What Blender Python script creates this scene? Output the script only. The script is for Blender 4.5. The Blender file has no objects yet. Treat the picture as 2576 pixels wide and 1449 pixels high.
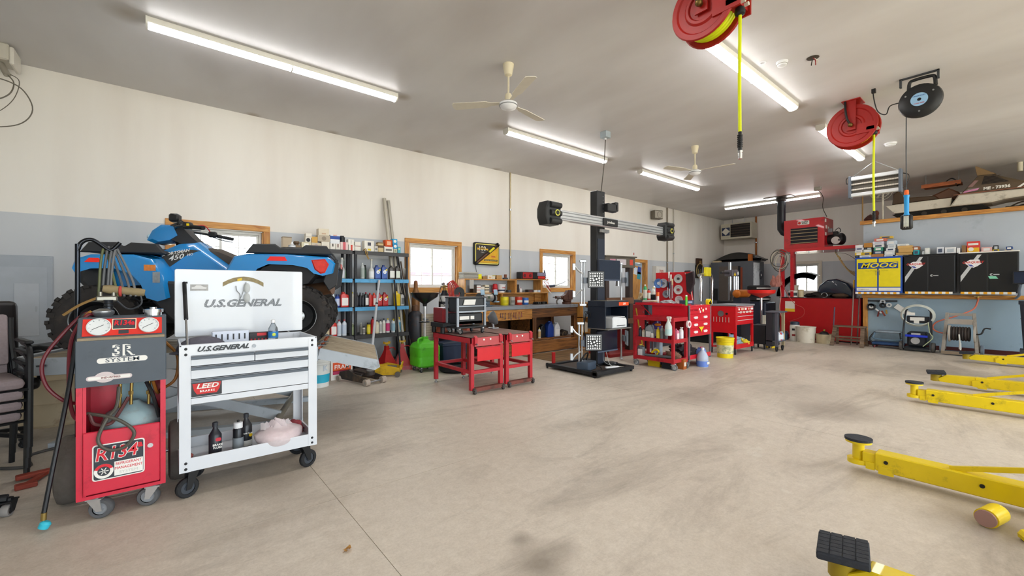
import bpy, bmesh, math, random
from mathutils import Vector, Matrix, Euler, noise
R = math.radians
random.seed(7)
SC = bpy.context.scene
COL = SC.collection

# ------------------------------------------------------------------ camera
cd = bpy.data.cameras.new('camera'); cam = bpy.data.objects.new('camera', cd); COL.objects.link(cam)
cd.sensor_width = 36.0; cd.lens = 1069.0 / 2576.0 * 36.0; cd.shift_y = 1.5 / 2576.0
cd.clip_start = 0.05; cd.clip_end = 300
cam.location = (0,0,1.3); cam.rotation_euler = (R(90),0, R(-39.388))
SC.camera = cam

# ------------------------------------------------------------------ world, exposure
W = bpy.data.worlds.new('world'); SC.world = W; W.use_nodes = True
bg = W.node_tree.nodes['Background']
bg.inputs['Color'].default_value = (0.82,0.915,1.0,1); bg.inputs['Strength'].default_value = 5.2
SC.view_settings.view_transform = 'Standard'; SC.view_settings.look = 'None'
SC.view_settings.gamma = 1.0; SC.view_settings.use_curve_mapping = False
SC.view_settings.exposure = 0.83
sl = bpy.data.lights.new('sun', 'SUN'); sl.energy = 8.0; sl.angle = R(1.0); sl.color = (1.0,.98,.94)
sun = bpy.data.objects.new('sun', sl); COL.objects.link(sun); sun.rotation_euler = (R(35),0, R(12))      # high sun on the apron before the open doors
LAMP = 15.5      # fluorescent lens emission
def portal(name, loc, rot, sx, sy):
    l = bpy.data.lights.new(name, 'AREA'); l.shape = 'RECTANGLE'; l.size = sx; l.size_y = sy
    l.cycles.is_portal = True
    o = bpy.data.objects.new(name, l); COL.objects.link(o); o.location = loc; o.rotation_euler = rot
DOORS = [(-1.9,1.9),(2.9,6.7),(7.7,11.5)]      # open overhead doors behind the camera
for i, (a, b) in enumerate(DOORS):
    portal('door_portal', ((a+b)/2,-6.1,1.7),(R(90),0,0), b-a, 3.4)   # shines towards +Y

# ------------------------------------------------------------------ helpers
def lin(h):
    h = h.lstrip('#'); v = [int(h[i:i+2],16)/255 for i in (0,2,4)]
    return tuple(c/12.92 if c <= .04045 else ((c+.055)/1.055)**2.4 for c in v) + (1.0,)
MATS = {}
def pm(hx, rough=.5, metal=0.0, var=.10, scale=9.0, bump=0.0, dirt=None, dirt_amt=.5, dirt_scale=5.0, alpha=1.0, trans=0.0, coat=0.0, ior=1.45, emit=0.0):
    key = (hx, rough, metal, var, scale, bump, dirt, dirt_amt, dirt_scale, alpha, trans, coat, ior, emit)
    if key in MATS: return MATS[key]
    m = bpy.data.materials.new('m_%s_%d' % (hx.strip('#'), len(MATS))); m.use_nodes = True
    nt = m.node_tree; N = nt.nodes; Lk = nt.links; p = N['Principled BSDF']
    tc = N.new('ShaderNodeTexCoord')
    nz = N.new('ShaderNodeTexNoise'); nz.inputs['Scale'].default_value = scale; nz.inputs['Detail'].default_value = 4
    Lk.new(tc.outputs['Object'], nz.inputs['Vector'])
    c = lin(hx)
    mx = N.new('ShaderNodeMix'); mx.data_type = 'RGBA'
    mx.inputs['A'].default_value = tuple(min(1, q*(1-var)) for q in c[:3]) + (1,)
    mx.inputs['B'].default_value = tuple(min(1, q*(1+var)) for q in c[:3]) + (1,)
    Lk.new(nz.outputs['Fac'], mx.inputs['Factor']); out = mx.outputs['Result']
    if dirt:
        n2 = N.new('ShaderNodeTexNoise'); n2.inputs['Scale'].default_value = dirt_scale; n2.inputs['Detail'].default_value = 7; n2.inputs['Roughness'].default_value = .7
        Lk.new(tc.outputs['Object'], n2.inputs['Vector'])
        rp = N.new('ShaderNodeValToRGB'); rp.color_ramp.elements[0].position = .62 - .25*dirt_amt; rp.color_ramp.elements[1].position = .78 - .1*dirt_amt
        Lk.new(n2.outputs['Fac'], rp.inputs['Fac'])
        m2 = N.new('ShaderNodeMix'); m2.data_type = 'RGBA'; Lk.new(rp.outputs['Color'], m2.inputs['Factor'])
        Lk.new(out, m2.inputs['A']); m2.inputs['B'].default_value = lin(dirt); out = m2.outputs['Result']
    Lk.new(out, p.inputs['Base Color'])
    p.inputs['Roughness'].default_value = rough; p.inputs['Metallic'].default_value = metal
    p.inputs['Alpha'].default_value = alpha; p.inputs['Transmission Weight'].default_value = trans
    p.inputs['Coat Weight'].default_value = coat; p.inputs['IOR'].default_value = ior
    if emit:
        p.inputs['Emission Color'].default_value = c; p.inputs['Emission Strength'].default_value = emit
    if bump:
        bn = N.new('ShaderNodeBump'); bn.inputs['Strength'].default_value = bump; bn.inputs['Distance'].default_value = .01
        Lk.new(nz.outputs['Fac'], bn.inputs['Height']); Lk.new(bn.outputs['Normal'], p.inputs['Normal'])
    MATS[key] = m
    return m
def wood(hx='#c98f45', dark='#7a4a1c', axis=0, sc=1.0, rough=.5):
    key = ('wood', hx, dark, axis, sc)
    if key in MATS: return MATS[key]
    m = bpy.data.materials.new('m_wood_%d' % len(MATS)); m.use_nodes = True
    nt = m.node_tree; N = nt.nodes; Lk = nt.links; p = N['Principled BSDF']
    tc = N.new('ShaderNodeTexCoord'); mp = N.new('ShaderNodeMapping')
    s = [14*sc]*3; s[axis] = 1.6*sc; mp.inputs['Scale'].default_value = s
    Lk.new(tc.outputs['Object'], mp.inputs['Vector'])
    n = N.new('ShaderNodeTexNoise'); n.inputs['Scale'].default_value = 2.2; n.inputs['Detail'].default_value = 6; n.inputs['Distortion'].default_value = .7
    Lk.new(mp.outputs['Vector'], n.inputs['Vector'])
    rp = N.new('ShaderNodeValToRGB'); e = rp.color_ramp.elements
    e[0].position = .3; e[0].color = lin(dark); e[1].position = .62; e[1].color = lin(hx)
    Lk.new(n.outputs['Fac'], rp.inputs['Fac']); Lk.new(rp.outputs['Color'], p.inputs['Base Color'])
    p.inputs['Roughness'].default_value = rough
    MATS[key] = m
    return m

class MB:
    def __init__(s): s.bm = bmesh.new()
    def _t(s, vs, M):
        if M is not None: bmesh.ops.transform(s.bm, matrix=M, verts=vs)
        return vs
    def box(s, x0, x1, y0, y1, z0, z1, M=None, bev=0.0, seg=1):
        r = bmesh.ops.create_cube(s.bm, size=1.0, matrix=Matrix.Translation(((x0+x1)/2,(y0+y1)/2,(z0+z1)/2)) @ Matrix.Diagonal((abs(x1-x0), abs(y1-y0), abs(z1-z0),1)))
        vs = r['verts']
        if bev > 0:
            es = list({e for v in vs for e in v.link_edges})
            rr = bmesh.ops.bevel(s.bm, geom=es, offset=bev, segments=seg, affect='EDGES', profile=.5)
            vs = list({v for f in rr['faces'] for v in f.verts} | {v for v in vs if v.is_valid})
        s._t(vs, M); return s
    def cbox(s, c, d, rot=(0,0,0), bev=0.0, seg=1):
        return s.box(-d[0]/2, d[0]/2,-d[1]/2, d[1]/2,-d[2]/2, d[2]/2, Matrix.Translation(c) @ Euler(rot).to_matrix().to_4x4(), bev, seg)
    def bar(s, p0, p1, w, h=None, bev=0.0):
        p0 = Vector(p0); p1 = Vector(p1); d = p1-p0; L = d.length; h = h or w
        q = d.to_track_quat('X', 'Z'); M = Matrix.Translation((p0+p1)/2) @ q.to_matrix().to_4x4()
        return s.box(-L/2, L/2,-w/2, w/2,-h/2, h/2, M, bev)
    def cyl(s, p0, p1, r, r2=None, n=16, cap=True):
        p0 = Vector(p0); p1 = Vector(p1); d = p1-p0; L = d.length
        M = Matrix.Translation((p0+p1)/2) @ d.to_track_quat('Z', 'Y').to_matrix().to_4x4()
        bmesh.ops.create_cone(s.bm, cap_ends=cap, segments=n, radius1=r, radius2=r if r2 is None else r2, depth=L, matrix=M)
        return s
    def ball(s, c, r, n=14, M=None):
        if not hasattr(r, '__len__'): r = (r, r, r)
        T = Matrix.Translation(c) @ (M or Matrix.Identity(4)) @ Matrix.Diagonal((r[0], r[1], r[2],1))
        bmesh.ops.create_uvsphere(s.bm, u_segments=n, v_segments=max(6, n*2//3), radius=1, matrix=T); return s
    def lathe(s, prof, n=20, M=None, a0=0.0, a1=2*math.pi):
        full = abs(a1-a0-2*math.pi) < 1e-6; k = n if full else n+1; rows = []
        for r, z in prof:
            if r < 1e-6: rows.append([s.bm.verts.new((0,0, z))])
            else: rows.append([s.bm.verts.new((r*math.cos(a0+(a1-a0)*i/n), r*math.sin(a0+(a1-a0)*i/n), z)) for i in range(k)])
        for A, B in zip(rows, rows[1:]):
            for i in range(n):
                j = (i+1) % k if full else i+1
                if len(A) == 1 and len(B) == 1: continue
                if len(A) == 1: s.bm.faces.new((A[0], B[j], B[i]))
                elif len(B) == 1: s.bm.faces.new((A[i], A[j], B[0]))
                else: s.bm.faces.new((A[i], A[j], B[j], B[i]))
        s._t([v for r in rows for v in r], M); return s
    def tube(s, pts, r, n=8, k=0, closed=False):
        pts = [Vector(p) for p in pts]
        if k: pts = spline(pts, k, closed)
        m = len(pts); rad = r if hasattr(r, '__len__') else [r]*m
        if len(rad) != m: rad = [rad[0] + (rad[-1]-rad[0])*i/(m-1) for i in range(m)]
        T = []
        for i in range(m):
            a = pts[(i-1) % m] if (closed or i > 0) else pts[0]; b = pts[(i+1) % m] if (closed or i < m-1) else pts[-1]
            d = (b-a); T.append(d.normalized() if d.length > 1e-9 else Vector((0,0,1)))
        u = T[0].orthogonal().normalized(); rings = []
        for i in range(m):
            u = (u - T[i]*u.dot(T[i])); u = u.normalized() if u.length > 1e-6 else T[i].orthogonal().normalized(); w = T[i].cross(u)
            rings.append([s.bm.verts.new(pts[i] + (u*math.cos(2*math.pi*q/n) + w*math.sin(2*math.pi*q/n))*rad[i]) for q in range(n)])
        for i in range(m if closed else m-1):
            A, B = rings[i], rings[(i+1) % m]
            for q in range(n): s.bm.faces.new((A[q], A[(q+1) % n], B[(q+1) % n], B[q]))
        if not closed:
            s.bm.faces.new(rings[0][::-1]); s.bm.faces.new(rings[-1])
        return s
    def prism(s, poly, axis, a, b, M=None, bev=0.0, inset=0.0, seg=1):
        def P(u, v, w): return {'x': (w, u, v), 'y': (u, w, v), 'z': (u, v, w)}[axis]
        A = [s.bm.verts.new(P(u, v, a)) for u, v in poly]; B = [s.bm.verts.new(P(u, v, b)) for u, v in poly]
        n = len(poly); fs = [s.bm.faces.new(A), s.bm.faces.new(B[::-1])]
        for i in range(n): fs.append(s.bm.faces.new((A[i], B[i], B[(i+1) % n], A[(i+1) % n])))
        bmesh.ops.recalc_face_normals(s.bm, faces=fs)
        vs = A+B
        if bev > 0:
            es = list({e for f in fs[:2] for e in f.edges})
            rr = bmesh.ops.bevel(s.bm, geom=es, offset=bev, segments=seg, affect='EDGES', profile=.5)
            vs = list({v for f in rr['faces'] for v in f.verts} | {v for v in vs if v.is_valid})
        s._t(vs, M); return s
    def loft(s, secs, cap=True):
        rows = [[s.bm.verts.new(p) for p in q] for q in secs]; n = len(rows[0]); fs = []
        for A, B in zip(rows, rows[1:]):
            for i in range(n): fs.append(s.bm.faces.new((A[i], A[(i+1) % n], B[(i+1) % n], B[i])))
        if cap: fs.append(s.bm.faces.new(rows[0][::-1])); fs.append(s.bm.faces.new(rows[-1]))
        bmesh.ops.recalc_face_normals(s.bm, faces=fs); return s
    def sheet(s, rows, th=0.0, M=None):
        V = [[s.bm.verts.new(p) for p in r] for r in rows]; fs = []
        for A, B in zip(V, V[1:]):
            for i in range(len(A)-1): fs.append(s.bm.faces.new((A[i], A[i+1], B[i+1], B[i])))
        if th: 
            bmesh.ops.solidify(s.bm, geom=fs, thickness=th)
        if M is not None: s._t([v for r in V for v in r], M)
        return s
    def torus(s, c, Rr, r, axis='z', n=24, m=8, a0=0, a1=2*math.pi):
        full = abs(a1-a0-2*math.pi) < 1e-6; k = n if full else n+1; pts = []
        for i in range(k):
            t = a0+(a1-a0)*i/n; x, y = Rr*math.cos(t), Rr*math.sin(t)
            q = {'z': (x, y, 0), 'y': (x, 0, y), 'x': (0, x, y)}[axis]; pts.append((c[0]+q[0], c[1]+q[1], c[2]+q[2]))
        return s.tube(pts, r, m, closed=full)
    def done(s, name, mat, parent=None, smooth=40, loc=None, rot=None, fix=True):
        if fix: bmesh.ops.recalc_face_normals(s.bm, faces=s.bm.faces)
        me = bpy.data.meshes.new(name); s.bm.to_mesh(me); s.bm.free()
        smooth = getattr(s, 'sm', smooth)
        if smooth:
            me.polygons.foreach_set('use_smooth', [True]*len(me.polygons)); me.set_sharp_from_angle(angle=R(smooth))
        return place(name, me, mat, parent, loc, rot)
def place(name, me, mat, parent=None, loc=None, rot=None):
    o = bpy.data.objects.new(name, me); COL.objects.link(o)
    if mat is not None and not me.materials: me.materials.append(mat)
    if parent is not None: o.parent = parent
    if loc is not None: o.location = loc
    if rot is not None: o.rotation_euler = rot
    return o
def spline(pts, k=6, closed=False):
    n = len(pts); out = []
    for i in range(n if closed else n-1):
        p0 = pts[(i-1) % n] if (closed or i > 0) else pts[0]*2-pts[1]
        p1 = pts[i]; p2 = pts[(i+1) % n]; p3 = pts[(i+2) % n] if (closed or i+2 < n) else p2*2-p1
        for j in range(k):
            t = j/k; out.append(.5*((2*p1)+(p2-p0)*t+(2*p0-5*p1+4*p2-p3)*t*t+(3*p1-p0-3*p2+p3)*t**3))
    if not closed: out.append(pts[-1])
    return out
def tag(o, label, cat=None, group=None, kind=None):
    if label: o['label'] = label
    if cat: o['category'] = cat
    if group: o['group'] = group
    if kind: o['kind'] = kind
    return o
def thing(name, label, cat, loc=(0,0,0), rz=0.0, group=None):
    o = bpy.data.objects.new(name, None); COL.objects.link(o); o.empty_display_size = .1
    o.location = loc; o.rotation_euler = (0,0, R(rz)); return tag(o, label, cat, group)
def structure(o, label=None):
    o['kind'] = 'structure'
    if label: o['label'] = label
    return o
def copy_tree(o, parent=None, loc=None, rz=None, label=None):
    c = o.copy(); COL.objects.link(c); c.parent = parent
    for ch in list(o.children): copy_tree(ch, c)
    if loc is not None: c.location = loc
    if rz is not None: c.rotation_euler = (0,0, R(rz))
    if label: c['label'] = label
    return c
def text(name, body, size, mat, parent, loc, rot=(90,0,0), shear=0.0, off=0.0, ext=.0006, align='CENTER', sx=1.0, spacing=1.0):
    cu = bpy.data.curves.new(name, 'FONT'); cu.body = body; cu.size = size; cu.align_x = align; cu.align_y = 'CENTER'
    cu.shear = shear; cu.offset = off; cu.extrude = ext; cu.space_character = spacing; cu.resolution_u = 2
    t = bpy.data.objects.new(name, cu); me = bpy.data.meshes.new_from_object(t); bpy.data.objects.remove(t)
    if sx != 1.0: me.transform(Matrix.Diagonal((sx, 1,1,1)))
    me.name = name
    return place(name, me, mat, parent, loc, tuple(R(a) for a in rot))
NY = (90,0,0); NX = (90,0,-90)      # rotations that make print face -Y / -X
def rrect(w, h, r, n=4, cx=0, cy=0):
    out = []
    for qx, qy, a in ((1,1,0),(-1,1,90),(-1,-1,180),(1,-1,270)):
        for i in range(n+1):
            t = R(a+90*i/n); out.append((cx+qx*(w/2-r)+r*math.cos(t), cy+qy*(h/2-r)+r*math.sin(t)))
    return out

# common materials
BLACK = pm('#17181a', .45); RUBBER = pm('#1d1d1f', .8, var=.2); STEEL = pm('#a9acb0', .3,.9); CHROME = pm('#d8dadd', .15,1.0)
WHITE = pm('#e9eaec', .4); RED = pm('#c01420', .35, dirt='#5c0d12', dirt_amt=.25, dirt_scale=3, coat=.3); YEL = pm('#f0d000', .4)
PAPER = pm('#e6e4de', .8); DKGREY = pm('#3a3d42', .5); PINE = wood('#d39a4c', '#a8662a', 0); PINEZ = wood('#d39a4c', '#a8662a', 2); PINEY = wood('#d39a4c', '#a8662a', 1)
GREYPAINT = pm('#aeb6bd', .4, dirt='#6f7478', dirt_amt=.25)
# ================================================================== SETTING
YB, XE, XP, H = 7.13,15.95,12.68,3.8      # back wall, end wall, partition face, ceiling
def twotone():
    m = bpy.data.materials.new('m_wall_paint'); m.use_nodes = True; nt = m.node_tree; N = nt.nodes; L = nt.links; p = N['Principled BSDF']
    g = N.new('ShaderNodeNewGeometry'); sp = N.new('ShaderNodeSeparateXYZ'); L.new(g.outputs['Position'], sp.inputs['Vector'])
    gt = N.new('ShaderNodeMath'); gt.operation = 'GREATER_THAN'; gt.inputs[1].default_value = 2.145; L.new(sp.outputs['Z'], gt.inputs[0])
    def dirty(c0, c1):
        mp = N.new('ShaderNodeMapping'); mp.inputs['Scale'].default_value = (1.6,1.6,.25); L.new(g.outputs['Position'], mp.inputs['Vector'])
        n = N.new('ShaderNodeTexNoise'); n.inputs['Scale'].default_value = 1.3; n.inputs['Detail'].default_value = 6; L.new(mp.outputs['Vector'], n.inputs['Vector'])
        r = N.new('ShaderNodeValToRGB'); r.color_ramp.elements[0].position = .32; r.color_ramp.elements[0].color = lin(c0); r.color_ramp.elements[1].position = .6; r.color_ramp.elements[1].color = lin(c1)
        L.new(n.outputs['Fac'], r.inputs['Fac']); return r.outputs['Color']
    mx = N.new('ShaderNodeMix'); mx.data_type = 'RGBA'; L.new(gt.outputs[0], mx.inputs['Factor'])
    L.new(dirty('#b8bcc0', '#c4c7ca'), mx.inputs['A']); L.new(dirty('#e0d9cf', '#e8e3da'), mx.inputs['B'])
    L.new(mx.outputs['Result'], p.inputs['Base Color']); p.inputs['Roughness'].default_value = .55
    return m
WALL = twotone()
def holes_wall(name, axis, p0, p1, a0, a1, z0, z1, holes, mat):
    b = MB()
    def bx(u0, u1, w0, w1):
        if u1-u0 < 1e-4 or w1-w0 < 1e-4: return
        if axis == 'y': b.box(u0, u1, p0, p1, w0, w1)
        else: b.box(p0, p1, u0, u1, w0, w1)
    cur = a0
    for (h0, h1, w0, w1) in sorted(holes):
        bx(cur, h0, z0, z1); bx(h0, h1, z0, w0); bx(h0, h1, w1, z1); cur = h1
    bx(cur, a1, z0, z1)
    return structure(b.done(name, mat, smooth=0))
WINX = [(.02,1.22),(3.355,4.555),(6.67,7.87)]; WZ0, WZ1 = 1.22,2.215
FR = .085
holes_wall('wall_back', 'y', YB, YB+.18,-3.2, XE+.2,0, H, [(a+FR, b-FR, WZ0+FR, WZ1-FR) for a, b in WINX] + [(10.12,10.9,0,2.05)], WALL)
holes_wall('wall_end', 'x', XE, XE+.18,-6.2, YB, 0, H, [(4.2,4.92,1.16,2.1)], WALL)
structure(MB().box(-3.4,-3.2,-6.2, YB+.2,0, H).done('wall_left', WALL, smooth=0))
holes_wall('wall_front', 'y', -6.2,-6.02,-3.2, XE+.2,0, H, [(a, b, 0,3.4) for a, b in DOORS], WALL)
# partition wall with the storage loft above it
GREYW = pm('#b0bac6', .5, var=.08, scale=2.0, dirt='#98a2ae', dirt_amt=.2, dirt_scale=2)
structure(MB().box(XP, XP+.14,-6.0,2.47,0,2.79).box(XP+.14, XE, 2.33,2.47,0,2.79).done('wall_partition', GREYW, smooth=0))
structure(MB().box(XP-.02, XE, -6.0,2.49,2.79,2.865).done('ceiling_loft', wood('#b98a4c', '#8a5c2a', 1), smooth=0), 'plywood loft deck over the partition wall')
structure(MB().box(XP-.075, XP-.02,-6.0,2.52,2.79,2.875, bev=.004).done('trim_1', PINEY, smooth=0), 'orange pine edge board along the loft')
structure(MB().box(XP-.055, XP, -6.0,2.49,1.085,1.165, bev=.004).done('trim_2', PINEY, smooth=0), 'orange pine rail under the wall cabinets')
structure(MB().box(XP-.055, XP, 2.385,2.47,0,1.085, bev=.004).done('trim_3', PINEZ, smooth=0), 'orange pine corner post at the partition end')
structure(MB().box(XP-.006, XP-.0005,-6.0,2.385,.09,1.085).done('wall_skylit_shade', pm('#93a9b8', .5, var=.1, scale=2.0, dirt='#7c909e', dirt_amt=.25, dirt_scale=2), smooth=0), 'lower partition wall with bluish sky light and cabinet shade in its colour')  # thin sheet; cabinet shade and bluish sky light are put into its colour
structure(MB().box(XP-.02, XP, -6.0,2.385,0,.09).done('baseboard_right', pm('#4a1a16', .6), smooth=0))
def ceiling_mat():
    m = bpy.data.materials.new('m_ceiling'); m.use_nodes = True; nt = m.node_tree; N = nt.nodes; L = nt.links; p = N['Principled BSDF']
    g = N.new('ShaderNodeNewGeometry')
    mp = N.new('ShaderNodeMapping'); mp.inputs['Scale'].default_value = (.9,.35,1); L.new(g.outputs['Position'], mp.inputs['Vector'])
    n = N.new('ShaderNodeTexNoise'); n.inputs['Scale'].default_value = .8; n.inputs['Detail'].default_value = 5; L.new(mp.outputs['Vector'], n.inputs['Vector'])
    r = N.new('ShaderNodeValToRGB'); r.color_ramp.elements[0].position = .3; r.color_ramp.elements[0].color = lin('#c2bdbb'); r.color_ramp.elements[1].position = .65; r.color_ramp.elements[1].color = lin('#dcdada')
    L.new(n.outputs['Fac'], r.inputs['Fac']); out = r.outputs['Color']
    # soot marks on the paint where the lamp ends let warm air out
    for (x, y, rad) in [(-.25,5.19,.22),(2.42,5.19,.12),(4.0,5.19,.2),(6.68,5.19,.14),(7.62,5.2,.18),(4.05,2.03,.22),(6.75,2.03,.14),(7.6,2.02,.2),(10.3,2.02,.12),(1.0,7.1,.12),(2.1,7.1,.14),(3.6,7.1,.12),(5.4,7.1,.14),(8.2,7.1,.14)]:
        v = N.new('ShaderNodeVectorMath'); v.operation = 'DISTANCE'; v.inputs[1].default_value = (x, y, H); L.new(g.outputs['Position'], v.inputs[0])
        mr = N.new('ShaderNodeMapRange'); mr.inputs['From Min'].default_value = rad; mr.inputs['From Max'].default_value = .02; mr.inputs['To Max'].default_value = .55; L.new(v.outputs['Value'], mr.inputs['Value'])
        mx = N.new('ShaderNodeMix'); mx.data_type = 'RGBA'; L.new(mr.outputs['Result'], mx.inputs['Factor']); L.new(out, mx.inputs['A']); mx.inputs['B'].default_value = lin('#8a7554'); out = mx.outputs['Result']
    L.new(out, p.inputs['Base Color']); p.inputs['Roughness'].default_value = .4; p.inputs['Specular IOR Level'].default_value = .35
    return m
structure(MB().box(-3.4, XE+.2,-6.2, YB+.2, H, H+.15).done('ceiling', ceiling_mat(), smooth=0))

# floor: concrete slabs with sawn joints
def concrete():
    m = bpy.data.materials.new('m_concrete'); m.use_nodes = True; nt = m.node_tree; N = nt.nodes; L = nt.links; p = N['Principled BSDF']
    g = N.new('ShaderNodeNewGeometry')
    def noise(sc, det=6, rough=.6, vec=None, dist=0):
        n = N.new('ShaderNodeTexNoise'); n.inputs['Scale'].default_value = sc; n.inputs['Detail'].default_value = det; n.inputs['Roughness'].default_value = rough; n.inputs['Distortion'].default_value = dist
        L.new(vec or g.outputs['Position'], n.inputs['Vector']); return n.outputs['Fac']
    def ramp(f, a, ca, b, cb):
        r = N.new('ShaderNodeValToRGB'); r.color_ramp.elements[0].position = a; r.color_ramp.elements[0].color = lin(ca); r.color_ramp.elements[1].position = b; r.color_ramp.elements[1].color = lin(cb); L.new(f, r.inputs['Fac']); return r.outputs['Color']
    def mix(f, a, b, fac=None, mode='MIX'):
        x = N.new('ShaderNodeMix'); x.data_type = 'RGBA'; x.blend_type = mode
        if f is not None: L.new(f, x.inputs['Factor'])
        else: x.inputs['Factor'].default_value = fac
        L.new(a, x.inputs['A']); L.new(b, x.inputs['B']); return x.outputs['Result']
    base = ramp(noise(.55,7,.6),.3, '#b8aa9a', .68, '#d2c6b6')
    fine = ramp(noise(14,8,.75),.3, '#a59a8c', .7, '#e2dace')
    out = mix(None, base, fine, .36)
    gr = ramp(noise(70,4,.8),.35, '#8a7f72', .6, '#e6dfd4'); out = mix(None, out, gr, .14)
    mp = N.new('ShaderNodeMapping'); mp.inputs['Scale'].default_value = (.5,1.6,1); L.new(g.outputs['Position'], mp.inputs['Vector'])
    st = ramp(noise(1.1,8,.72, mp.outputs['Vector'],.9),.5, '#000000', .72, '#ffffff')
    dk = ramp(noise(5,5),.3, '#6c6156', .7, '#8a7e70')
    fm = N.new('ShaderNodeMath'); fm.operation = 'MULTIPLY'; fm.inputs[1].default_value = .6; L.new(st, fm.inputs[0])
    out = mix(fm.outputs[0], out, dk)
    # pale worn-through patches
    wp = ramp(noise(2.3,9,.72),.63, '#000000', .66, '#ffffff')
    fw = N.new('ShaderNodeMath'); fw.operation = 'MULTIPLY'; fw.inputs[1].default_value = .35; L.new(wp, fw.inputs[0])
    lt = ramp(noise(8),.3, '#c9c3b6', .7, '#dcd8ce'); out = mix(fw.outputs[0], out, lt)
    # oil spots
    for (x, y, rad, amt) in [(1.378,1.479,.17,.75),(1.43,1.671,.08,.6),(1.55,1.48,.10,.45),(8.9,1.6,.9,.35),(9.8,1.1,.6,.5),(6.2,1.9,.7,.35),(5.6,1.2,.5,.3),(3.45,.1,.35,.6),(5.0,2.44,.6,.4),(5.45,1.44,.5,.45),(9.3,.75,.7,.65),(.5,3.9,.55,.5),(1.2,4.2,.5,.45),(.55,3.2,.3,.4)]:
        v = N.new('ShaderNodeVectorMath'); v.operation = 'DISTANCE'; v.inputs[1].default_value = (x, y, 0)
        dv = N.new('ShaderNodeVectorMath'); dv.operation = 'ADD'; nn = N.new('ShaderNodeTexNoise'); nn.inputs['Scale'].default_value = 3; L.new(g.outputs['Position'], nn.inputs['Vector'])
        sc = N.new('ShaderNodeVectorMath'); sc.operation = 'SCALE'; sc.inputs['Scale'].default_value = rad; L.new(nn.outputs['Color'], sc.inputs[0])
        of = N.new('ShaderNodeVectorMath'); of.operation = 'SUBTRACT'; L.new(sc.outputs['Vector'], of.inputs[0]); of.inputs[1].default_value = (rad*.5, rad*.5, rad*.5)
        L.new(g.outputs['Position'], dv.inputs[0]); L.new(of.outputs['Vector'], dv.inputs[1]); L.new(dv.outputs['Vector'], v.inputs[0])
        mr = N.new('ShaderNodeMapRange'); mr.inputs['From Min'].default_value = rad*1.1; mr.inputs['From Max'].default_value = rad*.2; mr.inputs['To Max'].default_value = amt; L.new(v.outputs['Value'], mr.inputs['Value'])
        out = mix(mr.outputs['Result'], out, dk)
    L.new(out, p.inputs['Base Color'])
    rr = N.new('ShaderNodeMapRange'); L.new(noise(3,6), rr.inputs['Value']); rr.inputs['To Min'].default_value = .38; rr.inputs['To Max'].default_value = .62; L.new(rr.outputs['Result'], p.inputs['Roughness'])
    bn = N.new('ShaderNodeBump'); bn.inputs['Strength'].default_value = .12; bn.inputs['Distance'].default_value = .01; L.new(noise(30,6,.7), bn.inputs['Height']); L.new(bn.outputs['Normal'], p.inputs['Normal'])
    return m
CONC = concrete()
fl = structure(MB().box(-3.4, XE+.2,-6.3, YB+.2,-.2,-.004).done('floor', pm('#c8bfae', .9), smooth=0), 'worn tan concrete shop floor with sawn joints')
gx = [-3.2,.833,4.6,8.4,12.2, XE]; gy = [-6.2,-1.2,2.722, YB]
for i in range(len(gx)-1):
    for j in range(len(gy)-1):
        MB().box(gx[i]+.002, gx[i+1]-.002, gy[j]+.002, gy[j+1]-.002,-.05,0).done('slab', CONC,fl,0)
# outdoors
structure(MB().box(-40,60, YB+.2,60,-.3,-.05).box(-40,60,-60,-6.3,-.3,-.05).box(XE+.2,60,-6.3, YB+.2,-.3,-.05).done('ground', pm('#b3ac98', .9, var=.25, scale=.4), smooth=0))

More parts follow.
